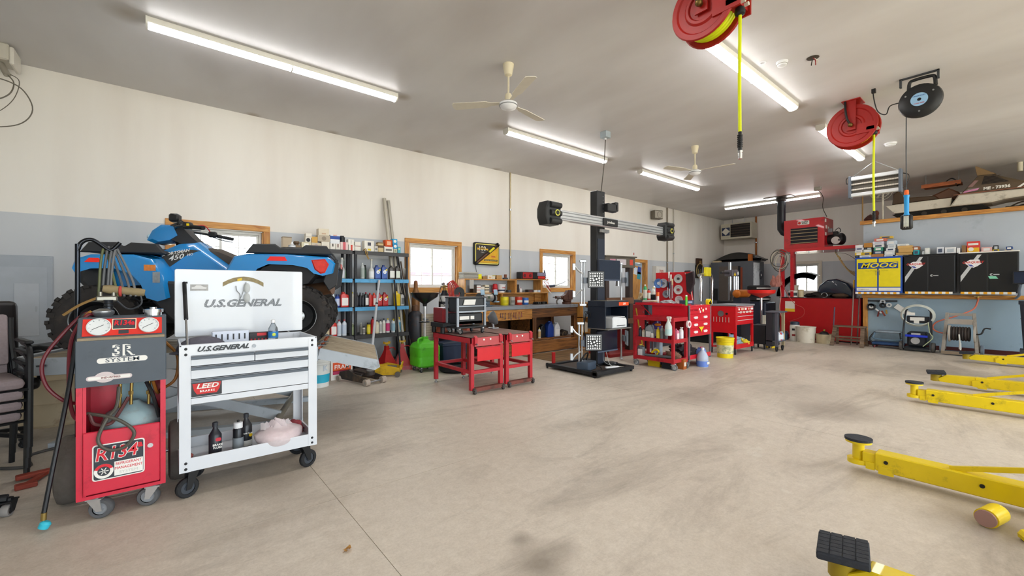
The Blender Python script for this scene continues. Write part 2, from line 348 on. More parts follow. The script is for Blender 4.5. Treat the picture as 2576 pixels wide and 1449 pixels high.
# windows
VINYL = pm('#e4e2dc', .45)
def glass_mat():
    m = bpy.data.materials.new('m_glass'); m.use_nodes = True; nt = m.node_tree; N = nt.nodes; L = nt.links
    p = N['Principled BSDF']; N.remove(p); t = N.new('ShaderNodeBsdfTransparent'); gl = N.new('ShaderNodeBsdfGlossy'); gl.inputs['Roughness'].default_value = .02
    mx = N.new('ShaderNodeMixShader'); fr = N.new('ShaderNodeFresnel'); fr.inputs['IOR'].default_value = 1.3
    L.new(fr.outputs[0], mx.inputs[0]); L.new(t.outputs[0], mx.inputs[1]); L.new(gl.outputs[0], mx.inputs[2]); L.new(mx.outputs[0], N['Material Output'].inputs['Surface']); return m
GLASS = glass_mat()
def window(n, axis, a, b, z0, z1, face, cols=2, rows=3, trimw=FR, trim=True, trim_mats=None):
    o = structure(bpy.data.objects.new('window_%d' % n, None)); COL.objects.link(o)
    o['label'] = ['white sliding window framed in orange pine behind the blue quad bike', 'white sliding window framed in orange pine beside the tall shelf', 'white sliding window framed in orange pine over the bench vise', 'white window in the end wall above the red tank'][n-1]
    T = (lambda u, w, z: (u, w, z)) if axis == 'y' else (lambda u, w, z: (w, u, z))
    def bx(u0, u1, w0, w1, z0_, z1_, mb=None, bev=.003):
        mb = mb or MB(); p, q = T(u0, w0, z0_), T(u1, w1, z1_); mb.box(min(p[0], q[0]), max(p[0], q[0]), min(p[1], q[1]), max(p[1], q[1]), z0_, z1_, bev=bev); return mb
    d = .13
    if trim:
        hm, vm = (PINE, PINEZ) if not trim_mats else trim_mats
        bx(a, b, face-.022, face, z1-trimw, z1).done('window_trim', hm,o,0); bx(a, b, face-.022, face, z0, z0+trimw).done('window_trim', hm,o,0)
        bx(a, a+trimw, face-.022, face, z0+trimw, z1-trimw).done('window_trim', vm,o,0); bx(b-trimw, b, face-.022, face, z0+trimw, z1-trimw).done('window_trim', vm,o,0)
        A, B, Z0, Z1 = a+trimw, b-trimw, z0+trimw, z1-trimw
        bx(A, A+.012, face, face+d, Z0, Z1, bev=0).done('jamb', vm,o,0); bx(B-.012, B, face, face+d, Z0, Z1, bev=0).done('jamb', vm,o,0)
        bx(A, B, face, face+d, Z0, Z0+.012, bev=0).done('window_sill', hm,o,0); bx(A, B, face, face+d, Z1-.012, Z1, bev=0).done('jamb', VINYL,o,0)
        A += .012; B -= .012; Z0 += .012; Z1 -= .012
    else: A, B, Z0, Z1 = a, b, z0, z1
    f = .035; mid = (A+B)/2
    m = MB()
    for (u0, u1, w0, w1) in [(A, A+f, Z0, Z1),(B-f, B, Z0, Z1),(A+f, B-f, Z0, Z0+f),(A+f, B-f, Z1-f, Z1)]: bx(u0, u1, face+d-.06, face+d, w0, w1, m)
    m.done('frame', VINYL,o,0)
    for s_, (u0, u1, off) in enumerate([(A+f, mid+.02,0),(mid-.02, B-f, .022)]):
        y0 = face+d-.055+off; m = MB(); g = .028
        for (q0, q1, w0, w1) in [(u0, u0+g, Z0+f, Z1-f),(u1-g, u1, Z0+f, Z1-f),(u0+g, u1-g, Z0+f, Z0+f+g),(u0+g, u1-g, Z1-f-g, Z1-f)]: bx(q0, q1, y0, y0+.02, w0, w1, m)
        sh = m.done('sash', VINYL,o,0)
        for i in range(1, cols): x = u0+(u1-u0)*i/cols; bx(x-.005, x+.005, y0+.006, y0+.014, Z0+f+g, Z1-f-g, bev=0).done('muntin', VINYL,sh,0)
        for j in range(1, rows): z = Z0+f+g+(Z1-Z0-2*f-2*g)*j/rows; bx(u0+g, u1-g, y0+.005, y0+.0145, z-.005, z+.005, bev=0).done('muntin', VINYL,sh,0)
        bx(u0+g, u1-g, y0+.009, y0+.011, Z0+f+g, Z1-f-g, bev=0).done('pane', GLASS,sh,0)
        if s_: bx(u0+.004, u0+g-.004, y0-.02, y0,(Z0+Z1)/2-.03,(Z0+Z1)/2+.03).done('latch', pm('#cfcabd', .4),sh,0)
for i, (a, b) in enumerate(WINX): window(i+1, 'y', a, b, WZ0, WZ1, YB, rows=4 if i else 4)
PW = pm('#cfc6b6', .5)
window(4, 'x', 4.12,5.0,1.08,2.18, XE, rows=3, trim_mats=(PW, PW))
# door in the back wall: pine frame, pale blue slab standing open behind it
o = structure(bpy.data.objects.new('door_1', None)); COL.objects.link(o); o['label'] = 'pine framed doorway with a pale blue door in the back wall'
MB().box(10.03,10.99, YB-.02, YB, 2.05,2.14, bev=.003).done('door_trim', PINE,o,0)
for x in (10.03,10.9): MB().box(x, x+.09, YB-.02, YB, 0,2.05, bev=.003).done('door_trim', PINEZ,o,0)
MB().box(10.885,10.9, YB, YB+.16,0,2.05).done('jamb', PINEZ,o,0)
MB().box(10.12,10.885, YB+.1, YB+.14,0.01,2.04).box(10.2,10.46, YB+.094, YB+.1,1.1,1.95).box(10.54,10.8, YB+.094, YB+.1,1.1,1.95).box(10.2,10.46, YB+.094, YB+.1,.15,.95).box(10.54,10.8, YB+.094, YB+.1,.15,.95).done('door_slab', pm('#a8bccb', .5),o,0)
MB().cyl((10.18, YB+.1,1.0),(10.18, YB+.05,1.0),.012).ball((10.18, YB+.045,1.0),.03).done('door_handle', STEEL, o)
# pipes and conduits on the walls
def pipe(name, label, pts, r, mat, clips=()):
    o = thing(name, label, 'pipe', pts[0]); l = Vector(pts[0])
    MB().tube([Vector(p)-l for p in pts], r, 8).done('conduit', mat, o)
    for c in clips: c = Vector(c)-l; MB().cbox(c, (.05,.03,.02)).cyl(c-Vector((0,0,.018)), c+Vector((0,0,.018)), r*1.5, n=8).done('clip', STEEL, o)
pipe('conduit', 'brass coloured conduit running down the wall beside the black and yellow sign', [(5.79,7.105,1.5),(5.79,7.105, H)],.014, pm('#b8a888', .4,.5),[(5.79,7.11,1.98),(5.79,7.11,3.0)])
pipe('conduit', 'dark conduit on the back wall left of the pale one, below the far speaker', [(12.05,7.105,1.2),(12.05,7.105, H)],.022, pm('#8d8272', .5),[(12.05,7.11,2.1)])
pipe('conduit', 'thin pale conduit on the back wall nearest the far corner', [(12.42,7.105,1.0),(12.42,7.105, H)],.016, pm('#c9c4ba', .45),[(12.42,7.11,2.4)])
pipe('copper_pipe', 'rusty copper pipe on the end wall beside the unit heater', [(15.9,6.02,2.35),(15.9,6.02, H)],.03, pm('#9a5a24', .5,.4),[(15.9,6.02,2.9)])
pipe('copper_pipe', 'thin brown pipe dropping from the ceiling to the left end of the loft', [(12.6,2.47,2.88),(12.6,2.47, H)],.014, pm('#8a6a3c', .5,.3))
# ================================================================== CEILING
LENS = bpy.data.materials.new('m_lens'); LENS.use_nodes = True
_p = LENS.node_tree.nodes['Principled BSDF']; _p.inputs['Base Color'].default_value = (.95,.95,.9,1)
_p.inputs['Emission Color'].default_value = (1.0,.985,.975,1); _p.inputs['Emission Strength'].default_value = LAMP
HOUS = pm('#e6e3da', .45)
def strip_light():
    o = thing('ceiling_light', 'x', 'light', group='fluorescent strip lights on the ceiling'); Lh = 1.22
    MB().box(-Lh, Lh, -.062,.062,-.055,0, bev=.004).done('housing', HOUS,o,0)
    prof = [(.056*math.cos(t),-.055-.036*math.sin(t)) for t in [math.pi*i/10 for i in range(11)]]
    for a, b in ((-Lh+.012,-.006),(.006, Lh-.012)): MB().prism(prof, 'x', a, b).done('diffuser', LENS, o)
    pe = [(.063*math.cos(t),-.055-.041*math.sin(t)) for t in [math.pi*i/10 for i in range(11)]] + [(-.063,0),(.063,0)]
    for a in (-Lh-.004,-.006, Lh-.012): MB().prism(pe, 'x', a, a+(.012 if a == -.006 else .016)).done('end_cap', HOUS, o)
    return o
pr = strip_light()
for i, (x, y, rz, lab) in enumerate([
    (1.10,5.185,0, 'long fluorescent strip light at upper left, nearest the camera'),
    (5.35,5.185,0, 'fluorescent strip light just left of the hanging junction box'),
    (8.95,5.185,0, 'far fluorescent strip light of the left row, beside the farther ceiling fan'),
    (5.38,2.035,0, 'fluorescent strip light crossed by the nearer hanging yellow hose'),
    (8.95,2.02,0, 'fluorescent strip light half hidden behind the farther red hose reel'),
    (13.29,4.68,90, 'fluorescent strip light across the end wall behind the black flue pipe'),
    (1.6,2.03,0, 'fluorescent strip light overhead of the camera, in line with the hose reels'),
    (5.4,-1.7,0, 'added fluorescent strip light, unseen right of the picture over the nearer car lift'),  # unseen lamp added to brighten the partition and right ceiling
    (10.2,-1.7,0, 'added fluorescent strip light, unseen right of the picture over the farther car lifts'),  # second unseen lamp, added to lift the dark far end
]):
    o = pr if i == 0 else copy_tree(pr)
    o.location = (x, y, H); o.rotation_euler = (0,0, R(rz)); o['label'] = lab
CREAM = pm('#ddd2b4', .45)
def fan(loc, lab, a0):
    o = thing('ceiling_fan', lab, 'fan', loc, group='ceiling fans')
    MB().lathe([(0,0),(.062,0),(.06,-.03),(.042,-.12),(.02,-.135),(0,-.135)],20).done('canopy', CREAM, o)
    MB().cyl((0,0,-.13),(0,0,-.36),.011).done('down_rod', CREAM, o)
    mt = MB().lathe([(0,-.33),(.03,-.33),(.04,-.35),(.04,-.41),(.05,-.42),(0,-.42)],18).done('coupling', CREAM, o)
    MB().lathe([(0,-.42),(.07,-.42),(.1,-.44),(.1,-.46),(.085,-.485),(.04,-.505),(.03,-.51),(0,-.51)],24).done('motor', WHITE, o)
    MB().torus((0,0,-.463),.1,.005).done('motor_band', pm('#8d8f92', .4), o)
    for k in range(3):
        a = R(a0+120*k); M = Matrix.Rotation(a, 4, 'Z') @ Matrix.Translation((0,0,-.43)) @ Matrix.Rotation(R(9),4, 'X')
        b = MB(); b.prism([(.06,-.02),(.2,-.03),(.25,-.055),(.62,-.065),(.64,-.03),(.64,.03),(.62,.065),(.25,.055),(.2,.03),(.06,.02)], 'z', -.003,.003, M)
        b.done('blade', pm('#d9d2c2', .5),o,0)
fan((2.976,3.688, H), 'cream ceiling fan with white blades, nearer the camera', 12)
fan((7.22,3.73, H), 'cream ceiling fan farther away, right of the tower', 40)
# junction box with the cord to the alignment tower
o = thing('junction_box', 'grey metal junction box on the ceiling with a cord to the tower', 'box', (5.457,4.296, H))
MB().box(-.06,.06,-.06,.06,-.1,0, bev=.004).done('enclosure', pm('#aebac0', .4,.3),o,0)
MB().cyl((0,0,-.1),(0,0,-.125),.016).done('cable_gland', WHITE, o)
MB().tube([(0,0,-.12),(.004,.03,-.5),(-.01,.08,-.95)],.008,6,5).done('cord', pm('#4a443c', .6), o)
# hose reels
HOSE = pm('#d7e000', .45); RREEL = pm('#a0140c', .5, dirt='#6a0e0a', dirt_amt=.2)
def hose_reel(loc, lab, Rr, out_y, zend, sy=1):
    o = thing('hose_reel', lab, 'hose reel', loc, group='red air hose reels')     # origin on the ceiling, axis along X
    zc = -.34
    M = Matrix.Translation((0,0, zc)) @ Matrix.Rotation(R(90),4, 'Y')
    def disc(x0, s): return MB().lathe([(0,0),(.1,0),(.11,.014),(.13,.014),(.145,0),(Rr*.8,0),(Rr*.85,.012),(Rr, .012),(Rr+.008,0),(Rr, -.012),(0,-.006)],36, Matrix.Translation((x0,0, zc)) @ Matrix.Rotation(R(90 if s > 0 else -90),4, 'Y'))
    disc(-.085,-1).done('side_disc', RREEL, o); disc(.085,1).done('side_disc', RREEL, o)
    b = MB()
    for q in range(5):
        for rr in (Rr*.8, Rr*.68): b.torus((-.062+.031*q, 0, zc), rr, .0155, 'x', 32,8)
    b.done('coiled_hose', HOSE, o)
    MB().cyl((-.08,0, zc),(.08,0, zc), Rr*.6, n=28).done('drum', RREEL, o)
    MB().box(-.115,-.1,-.05,.05, zc-.06,0).box(.1,.115,-.05,.05, zc-.06,0).box(-.13,.13,-.1,.1,-.012,0).done('bracket', RREEL,o,0)
    MB().cyl((-.14,0, zc),(.14,0, zc),.02).ball((-.145,0, zc),.028).done('axle', pm('#6e5a30', .4,.8), o)
    MB().tube([(-.145,0, zc),(-.16,.03, zc+.08),(-.15,.05, zc+.2),(-.12,.06,-.01)],.013,8,5).done('inlet_hose', BLACK, o)
    MB().box(-.1,.1, out_y-.02, out_y+.06, zc-.1, zc-.06).box(-.1,-.085, out_y-.04, out_y+.16, zc-.13, zc).box(.085,.1, out_y-.04, out_y+.16, zc-.13, zc).done('guide_arm', RREEL,o,0)
    g = MB()
    for s in (-1,1): g.cyl((s*.03, out_y-.05, zc-.08),(s*.03, out_y+.06, zc-.08),.014)
    g.done('guide_roller', pm('#c9c3b4', .5), o)
    MB().lathe([(.014,0),(.034,.01),(.038,.03),(.03,.055),(.014,.06)],14, Matrix.Translation((0, out_y, zc-.16))).done('hose_stop', BLACK, o)
    zt = zend - loc[2]
    MB().tube([(0, out_y+.012, zc+.05),(0, out_y, zc-.1),(.006, out_y+.006,(zc+zt)/2),(0, out_y, zt+.16)],.0125,8,6).done('hanging_hose', HOSE, o)
    b = MB().cyl((0, out_y, zt+.06),(0, out_y, zt+.2),.015,.013)
    for q in range(7): b.torus((0, out_y, zt+.09+.014*q),.016,.004, 'z', 12,6)
    b.done('strain_relief', BLACK, o)
    MB().cyl((0, out_y, zt),(0, out_y, zt+.045),.014).cyl((0, out_y, zt+.045),(0, out_y, zt+.06),.018, n=6).done('coupler', CHROME, o)
hose_reel((3.3,1.6, H+.02), 'red hose reel with a yellow hose, cut by the top of the picture', .245,-.24,2.26)
hose_reel((7.15,1.5, H), 'red hose reel with a yellow hose, farther from the camera', .27,-.215,2.11)
# black cord reel with the hanging work light
o = thing('cord_reel', 'round black cord reel with a blue label under the ceiling', 'cord reel', (6.83,.81, H))
zc = -.31
MB().lathe([(0,.07),(.07,.07),(.09,.075),(.15,.065),(.185,.04),(.195,0),(.185,-.04),(.15,-.065),(0,-.07)],32, Matrix.Translation((0,0, zc)) @ Matrix.Rotation(R(-90),4, 'Y')).done('shell', BLACK, o)
MB().lathe([(.018,.0),(.075,.0),(.075,.004),(.018,.004)],28, Matrix.Translation((-.072,0, zc)) @ Matrix.Rotation(R(-90),4, 'Y')).done('label_disc', pm('#8fb7d8', .5), o)
text('print', 'HEAVY DUTY', .018, pm('#2450a0', .5), o, (-.0775,0, zc+.04), NX); text('print', 'CORD REEL', .018, pm('#c03030', .5), o, (-.0775,0, zc-.045), NX)
for a in (30,150,270): MB().cyl((-.08,.135*math.cos(R(a)), zc+.135*math.sin(R(a))),(-.06,.135*math.cos(R(a)), zc+.135*math.sin(R(a))),.009, n=8).done('screw', STEEL, o)
MB().tube([(0,.1, zc+.15),(0,.09,-.07),(0,.05,-.05),(0,-.08,-.05),(0,-.12,-.07),(0,-.13, zc+.14)],.018,8,4).done('handle', BLACK, o)
MB().box(-.02,.02,-.16,.18,-.012,0).box(-.02,.02,-.16,-.14,-.1,0).box(-.02,.02,.16,.18,-.1,0).done('mount', DKGREY,o,0)
MB().tube([(-.02,.15, zc+.03),(-.03,.26, zc+.02),(-.03,.3, zc-.07),(-.02,.38, zc+.0),(-.01,.42,-.12),(0,.42,-.02)],.006,6,6).done('lead', BLACK, o)
MB().box(-.02,.02,.4,.44,-.07,-.02).done('plug', BLACK,o,0)
MB().tube([(0,.12, zc-.12),(0,.122,-.9),(-.004,.118,-1.36)],.005,6).done('hanging_cord', DKGREY, o)
o = thing('work_light', 'blue handled caged work light hanging from the black cord reel', 'work light', (6.83,.928,2.0))
MB().lathe([(0,.47),(.018,.47),(.022,.44),(.02,.41),(0,.41)],12).done('strain_relief', pm('#e8641e', .5), o)
MB().lathe([(0,.42),(.03,.41),(.024,.38),(.022,.2),(.03,.17),(0,.17)],14).done('handle', pm('#1f8fd0', .4), o)
MB().box(-.02,.025,-.056,.056,.0,.18, bev=.018).done('hood', BLACK, o)
MB().box(-.024,-.018,-.024,.024,.035,.16).done('lens', pm('#cfd2c8', .2),o,0)
b = MB()
for q in range(4): b.tube([(-.02,-.021+.014*q, .17),(-.034,-.021+.014*q, .15),(-.034,-.021+.014*q, .04),(-.02,-.021+.014*q, .02)],.0018,5)
b.done('cage', CHROME, o)
# hanging two tube infrared heater
o = thing('infrared_heater', 'two tube infrared heater hung on chains in front of the loft', 'heater', (9.32,1.667,2.9))
M = Matrix.Identity(4)
MB().box(-.04,.06,-.33,.33,.28,.34, bev=.006).box(-.04,.06,-.33,.33,.0,.055, bev=.006).done('frame_rail', pm('#d3d6d9', .4,.3),o,0)
for s in (-1,1): MB().box(-.06,.07, s*.33-.02, s*.33+.02,-.02,.36, bev=.01).done('end_housing', pm('#5c6470', .5),o,0)
MB().box(.03,.045,-.31,.31,.055,.28).done('reflector', pm('#6a655c', .4,.7),o,0)
for z in (.12,.215): MB().cyl((-.005,-.31, z),(-.005,.31, z),.014, n=10).done('heating_tube', pm('#d8cfc4', .35), o)
b = MB()
for q in range(20): y = -.29+.0305*q; b.tube([(-.045, y, .06),(-.045, y, .275)],.0011,4)
b.done('guard', DKGREY, o)
for s in (-1,1): MB().tube([(0, s*.3,.35),(0,0,.56)],.005,5).done('chain', STEEL, o)
MB().tube([(0,0,.56),(0,0,.9)],.004,5).done('hang_wire', STEEL, o)
MB().tube([(.05,-.34,.3),(.06,-.42,.25),(.05,-.4,.1),(.04,-.34,.05)],.006,6,5).done('lead', BLACK, o)
MB().tube([(.05,.34,.3),(.06,.39,.25),(.05,.38,.36),(.04,.2,.36)],.006,6,5).done('lead', BLACK, o)
# smoke detectors and the open wire hole
def puck(loc, lab, r):
    o = thing('smoke_detector', lab, 'detector', loc)
    MB().lathe([(0,0),(r*1.15,0),(r*1.15,-.012),(r, -.018),(r*.9,-.045),(r*.6,-.055),(0,-.055)],20).done('body', WHITE, o)
    MB().torus((0,0,-.03), r*.97,.004).done('vent_ring', pm('#b9b6b0', .6), o)
puck((9.66,1.517, H), 'white smoke detector below the cord reel, near the loft', .075)
puck((5.27,1.73, H), 'white smoke detector beside the open wire hole', .05)
tag(MB().lathe([(.022,0),(.034,0),(.034,-.01),(.022,-.01),(.022,0)],20, Matrix.Translation((5.12,1.87, H))).done('ceiling_ring', WHITE), 'small white mounting ring on the ceiling near the hanging hose', 'ring')
o = thing('ceiling_wires', 'loose wires poking out of a hole in the ceiling', 'wires', (5.436,1.488, H))
MB().lathe([(.05,0),(.058,-.004),(.05,-.008),(0,-.003)],20).done('hole_rim', pm('#4a4036', .8), o)
for q, (c, e) in enumerate((('#2a2118', (.02,.02,-.07)),('#8a1c1a', (-.02,-.03,-.1)),('#d8d0c0', (.03,-.03,-.05)))):
    MB().tube([(0,0,0),(e[0]*1.6, e[1], e[2]*.5), e],.005,6,5).done('wire', pm(c, .6), o)
# opener head with the dangling wire at the far left
o = thing('door_opener', 'beige opener box on the ceiling with tangled cable, top left corner', 'opener', (-1.42,6.75, H))
MB().box(-.25,.2,-.14,.14,-.17,0, bev=.01).done('case', pm('#c2bcae', .5),o,0)
MB().box(.2,.235,-.13,.16,-.2,-.02, bev=.01).done('lens_cover', pm('#d8d3c8', .4),o,0)
MB().cyl((.12,-.02,-.17),(.18,-.06,-.3),.028).done('drop_tube', pm('#a59f92', .5,.4), o)
w = MB().tube([(.17,-.06,-.28),(.22,-.05,-.36),(.2,-.1,-.5),(.1,-.1,-.58),(-.02,-.1,-.54),(-.04,-.1,-.42),(.1,-.1,-.36),(.28,-.1,-.42),(.36,-.1,-.62),(.26,-.1,-.8),(0,-.1,-.88),(-.3,-.1,-.88)],.006,6,6)
w.tube([(.19,-.07,-.28),(.26,-.06,-.34),(.22,-.08,-.55),(.1,-.1,-.72),(-.02,-.1,-.7),(0,-.1,-.66)],.004,6,6)
w.done('cable', pm('#6d675c', .6), o)
MB().cyl((.02,-.1,-.89),(.02,-.1,-1.0),.011).done('cable_plug', BLACK, o)
# wall speaker
o = thing('wall_speaker', 'small grey loudspeaker high on the back wall', 'speaker', (11.28,7.0,3.35))
M = Matrix.Rotation(R(-18),4, 'Z')
MB().box(-.16,.16,-.1,.08,0,.25, M, bev=.015).done('cabinet', pm('#6b6458', .6),o,0)
MB().box(-.14,.14,-.108,-.1,.02,.23, M, bev=.004).done('baffle', pm('#b4ada0', .6),o,0)
MB().lathe([(0,-.02),(.04,-.015),(.075,.0),(.085,.008),(.09,0)],20, M @ Matrix.Translation((.02,-.105,.12)) @ Matrix.Rotation(R(90),4, 'X')).done('cone', BLACK, o)
MB().box(-.03,.03,.06,.13,.1,.15).done('bracket', DKGREY,o,0)
# gas unit heater on the end wall
o = thing('unit_heater', 'beige gas unit heater with dark louvres hung in the far corner', 'heater', (15.4,6.49,3.04))
MB().box(0,.5,-.51,.51,0,.54, bev=.008).done('case', pm('#c3bda9', .5),o,0)
MB().box(-.012,0,-.47,.17,.06,.5).done('louvre_opening', pm('#1d1815', .7),o,0)
for q in range(5): MB().box(-.03,0,-.46,.16,.1+.085*q, .115+.085*q, Matrix.Translation((0,0,0))).done('louvre', pm('#5c4d40', .5,.4),o,0)
MB().prism([(.2,.27),(.335,.4),(.47,.27),(.335,.14)], 'x', -.006,0).done('badge', pm('#dcd6c8', .5),o,0)
MB().box(-.004,0,.2,.47,.13,.41).done('badge_panel', pm('#2c3550', .5),o,0)
for y in (-.2,.2): MB().tube([(.2, y, .54),(.2, y, .76)],.008,6).done('hanger_rod', STEEL, o)
MB().tube([(.25,.51,.3),(.25,.56,.3),(.25,.58,.1),(.25,.62,.08)],.03,8,4).done('vent_stub', pm('#6d4a34', .6), o)
# big red waste oil heater on its stand above the tank
o = thing('shop_heater', 'large red shop heater with louvres on the red platform', 'heater', (12.9,3.74,2.335))
MB().box(0,.78,-.45,.45,0,.78, bev=.006).done('case', RED,o,0)
MB().box(-.008,0,-.31,.29,.14,.55).done('louvre_opening', pm('#1b1a22', .6),o,0)
for q in range(5): MB().box(-.03,.0,-.31,.29,.15+.085*q, .165+.085*q, Matrix.Rotation(0,4, 'Y')).done('louvre', pm('#a08a68', .4,.4),o,0)
MB().prism(rrect(.26,.1,.015,3,.0,.68), 'x', -.006,0).done('badge', PAPER,o,0)
text('lettering', 'CLEAN', .045, BLACK, o, (-.0075,-.03,.7), NX, off=.0015); text('lettering', 'BURN', .045, BLACK, o, (-.0075,-.03,.66), NX, off=.0015)
MB().cyl((-.008,.09,.68),(-.006,.09,.68),.035, n=16).done('badge_flame', pm('#c8322a', .5), o)
for q, (x, z) in enumerate(((.06,.66),(.12,.5),(.3,.48),(.08,.32))): MB().box(x, x+.09,-.456,-.45, z, z+.08).done('sticker', PAPER,o,0)
M = Matrix.Translation((.34,-.45,.22))
b = MB().cyl((.34,-.45,.22),(.34,-.72,.22),.12,.15, n=24).ball((.34,-.73,.22),(.15,.09,.15)).box(.28,.4,-.66,-.56,.32,.42, bev=.01)
b.done('burner', BLACK, o); MB().cyl((.245,-.64,.19),(.2,-.64,.18),.095, n=24).done('burner_dial', pm('#d9d9d6', .4), o)
MB().box(.22,.3,-.56,-.47,.4,.5, bev=.01).done('control_box', pm('#8f9298', .4,.5),o,0)
MB().tube([(.3,-.6,.44),(.3,-.68,.5),(.3,-.72,.42),(.3,-.66,.36)],.008,6,5).done('control_cable', BLACK, o)
o = thing('heater_platform', 'red steel platform on posts holding up the shop heater', 'platform', (12.66,4.15,0))
MB().box(-.02,.95,-1.6,.06,2.255,2.335, bev=.004).done('deck_frame', RED,o,0)
for y, w in ((0,.07),(-.22,.07)): MB().box(0,.07, y-w/2, y+w/2,1.08,2.255).done('post', RED,o,0)
for y in (0,-1.55): MB().box(.85,.92, y-.035, y+.035,1.08,2.255).done('post', RED,o,0)
for y in (-.3,-.6,-.9,-1.2): MB().cyl((.0, y, 2.25),(.0, y, 2.2),.012).done('hook', STEEL, o)
# flue
o = thing('flue_pipe', 'black stove flue rising from the red heater to the ceiling', 'flue', (13.2,4.35,2.9))
MB().lathe([(.1,.15),(.1,.62),(.105,.63),(.105,.9),(.1,.9)],24).done('pipe', pm('#23252b', .35,.4), o)
MB().tube([(0,0,.16),(0,0,.05),(.0,-.06,-.05),(0,-.16,-.1),(.0,-.2,-.1)],.1,20).done('elbow', pm('#23252b', .35,.4), o)
MB().lathe([(.1,.8),(.13,.82),(.13,.88),(.1,.9)],24).done('collar', pm('#3a3634', .4,.5), o)
MB().box(-.33,.33,-.33,.33,.885,.9).done('ceiling_plate', pm('#4a4540', .4,.6),o,0)
o = thing('ceiling_outlet', 'small grey outlet box on the ceiling with a wire to the heater', 'box', (12.5,3.32, H))
MB().box(-.05,.05,-.07,.07,-.07,0, bev=.006).done('box_body', pm('#9a958c', .5),o,0)
MB().tube([(0,0,-.05),(.3,-.03,-.2),(.4,.0,-.45),(.5,-.06,-.68)],.008,6,6).done('wire', pm('#3a342c', .6), o)
# ================================================================== LEFT: CHAIRS, CARTS
def caster(parent, x, y, r=.055, top=.13, w=.028, yaw=0.0, wheel='#1c1d20', hub='#3b4048', fork=None, name='caster'):
    M = Matrix.Translation((x, y, 0)) @ Matrix.Rotation(R(yaw),4, 'Z'); off = r*.45; fork = fork or BLACK
    b = MB()
    for s in (-1,1): b.prism([(-off-.012, r-.01),(-off+.012, r-.01),(.03, top-.02),(-.03, top-.02)], 'y', s*(w/2+.004), s*(w/2+.009), M)
    b.box(-.036,.036,-w/2-.01, w/2+.01, top-.022, top-.014, M).cyl(M @ Vector((0,0, top-.016)), M @ Vector((0,0, top)),.02, n=12)
    c = b.done(name, fork, parent, smooth=0)
    Mw = M @ Matrix.Translation((-off, 0, r)) @ Matrix.Rotation(R(90),4, 'X')
    t = MB().lathe([(r*.62,-w/2),(r*.9,-w/2),(r, -w*.3),(r, w*.3),(r*.9, w/2),(r*.62, w/2)],20, Mw).done('tyre', pm(wheel, .7), c)
    MB().lathe([(0,-w*.4),(r*.25,-w*.45),(r*.3,-w*.3),(r*.62,-w*.3),(r*.62, w*.3),(r*.3, w*.3),(r*.25, w*.45),(0, w*.4)],18, Mw).done('hub', pm(hub, .5), c)
    return c
FAB = pm('#8f8284', .9, var=.15, scale=60, bump=.3)
def chair():
    o = thing('stacking_chair', 'x', 'chair', group='stacked grey padded chairs')
    b = MB().box(-.23,.23,-.24,.22,.40,.47, bev=.03, seg=2); b.done('seat', FAB, o)
    M = Matrix.Translation((0,.24,.52)) @ Matrix.Rotation(R(-8),4, 'X')
    MB().box(-.22,.22,-.025,.025,0,.37, M, bev=.022, seg=2).done('backrest', FAB, o)
    for s in (-1,1):
        MB().tube([(s*.25,-.22,0),(s*.255,-.2,.36),(s*.26,-.17,.62),(s*.26,-.1,.68),(s*.26,.05,.69)],.016,8,4).done('leg', BLACK, o)
        MB().tube([(s*.25,.27,0),(s*.25,.23,.42),(s*.235,.28,.7),(s*.235,.3,.86)],.016,8,4).done('leg', BLACK, o)
        MB().box(s*.26-.022, s*.26+.022,-.15,.2,.69,.715, bev=.008).done('armrest', BLACK, o)
    MB().tube([(-.25,-.2,.39),(.25,-.2,.39)],.012,6).tube([(-.25,.23,.39),(.25,.23,.39)],.012,6).done('seat_frame', BLACK, o)
    return o
c0 = chair()
for i, w in enumerate(('lowest', 'second from the bottom', 'third from the bottom', 'topmost')):
    c = c0 if i == 0 else copy_tree(c0)
    c.location = (-1.03+.008*i, 4.5-.02*i, .075*i); c.rotation_euler = (0,0, R(18)); c['label'] = 'grey padded stacking chair, %s of the stack at the left edge' % w
LEATH = pm('#1e1a1a', .4, bump=.15, scale=30)
o = thing('office_chair', 'black leather office chair behind the stacked grey chairs', 'chair', (-1.12,5.35,0),25)
MB().box(-.27,.27,.18,.3,.62,1.21, Matrix.Rotation(R(-4),4, 'X'), bev=.05, seg=3).done('backrest', LEATH, o)
MB().box(-.26,.26,-.25,.2,.46,.56, bev=.04, seg=3).done('seat', LEATH, o)
for s in (-1,1): MB().tube([(s*.28,.15,.52),(s*.31,.12,.72),(s*.31,-.15,.72),(s*.28,-.12,.52)],.022,8,4).done('armrest', BLACK, o)
MB().cyl((0,0,.1),(0,0,.46),.03).done('column', BLACK, o)
for k in range(5):
    a = R(72*k+20); MB().bar((0,0,.13),(.28*math.cos(a),.28*math.sin(a),.09),.045,.03,.006).done('base_leg', BLACK,o,0)
    caster(o, .28*math.cos(a),.28*math.sin(a),.028,.085,.03)
o = thing('swivel_stool', 'black swivel stool mostly out of frame, one worn caster showing lower left', 'stool', (-.985,3.70,0),4)
MB().lathe([(0,.46),(.17,.46),(.19,.48),(.19,.52),(.16,.54),(0,.54)],24).done('seat', LEATH, o)
MB().cyl((0,0,.1),(0,0,.46),.028).done('column', BLACK, o)
for k in range(5):
    a = R(72*k); e = Vector((.3*math.cos(a),.3*math.sin(a),.1)); MB().bar((0,0,.14), e, .05,.03,.006).done('base_leg', BLACK,o,0)
    caster(o, e.x, e.y, .034,.1,.036, yaw=70 if k == 0 else 72*k, wheel='#8b8784', hub='#403c3a')

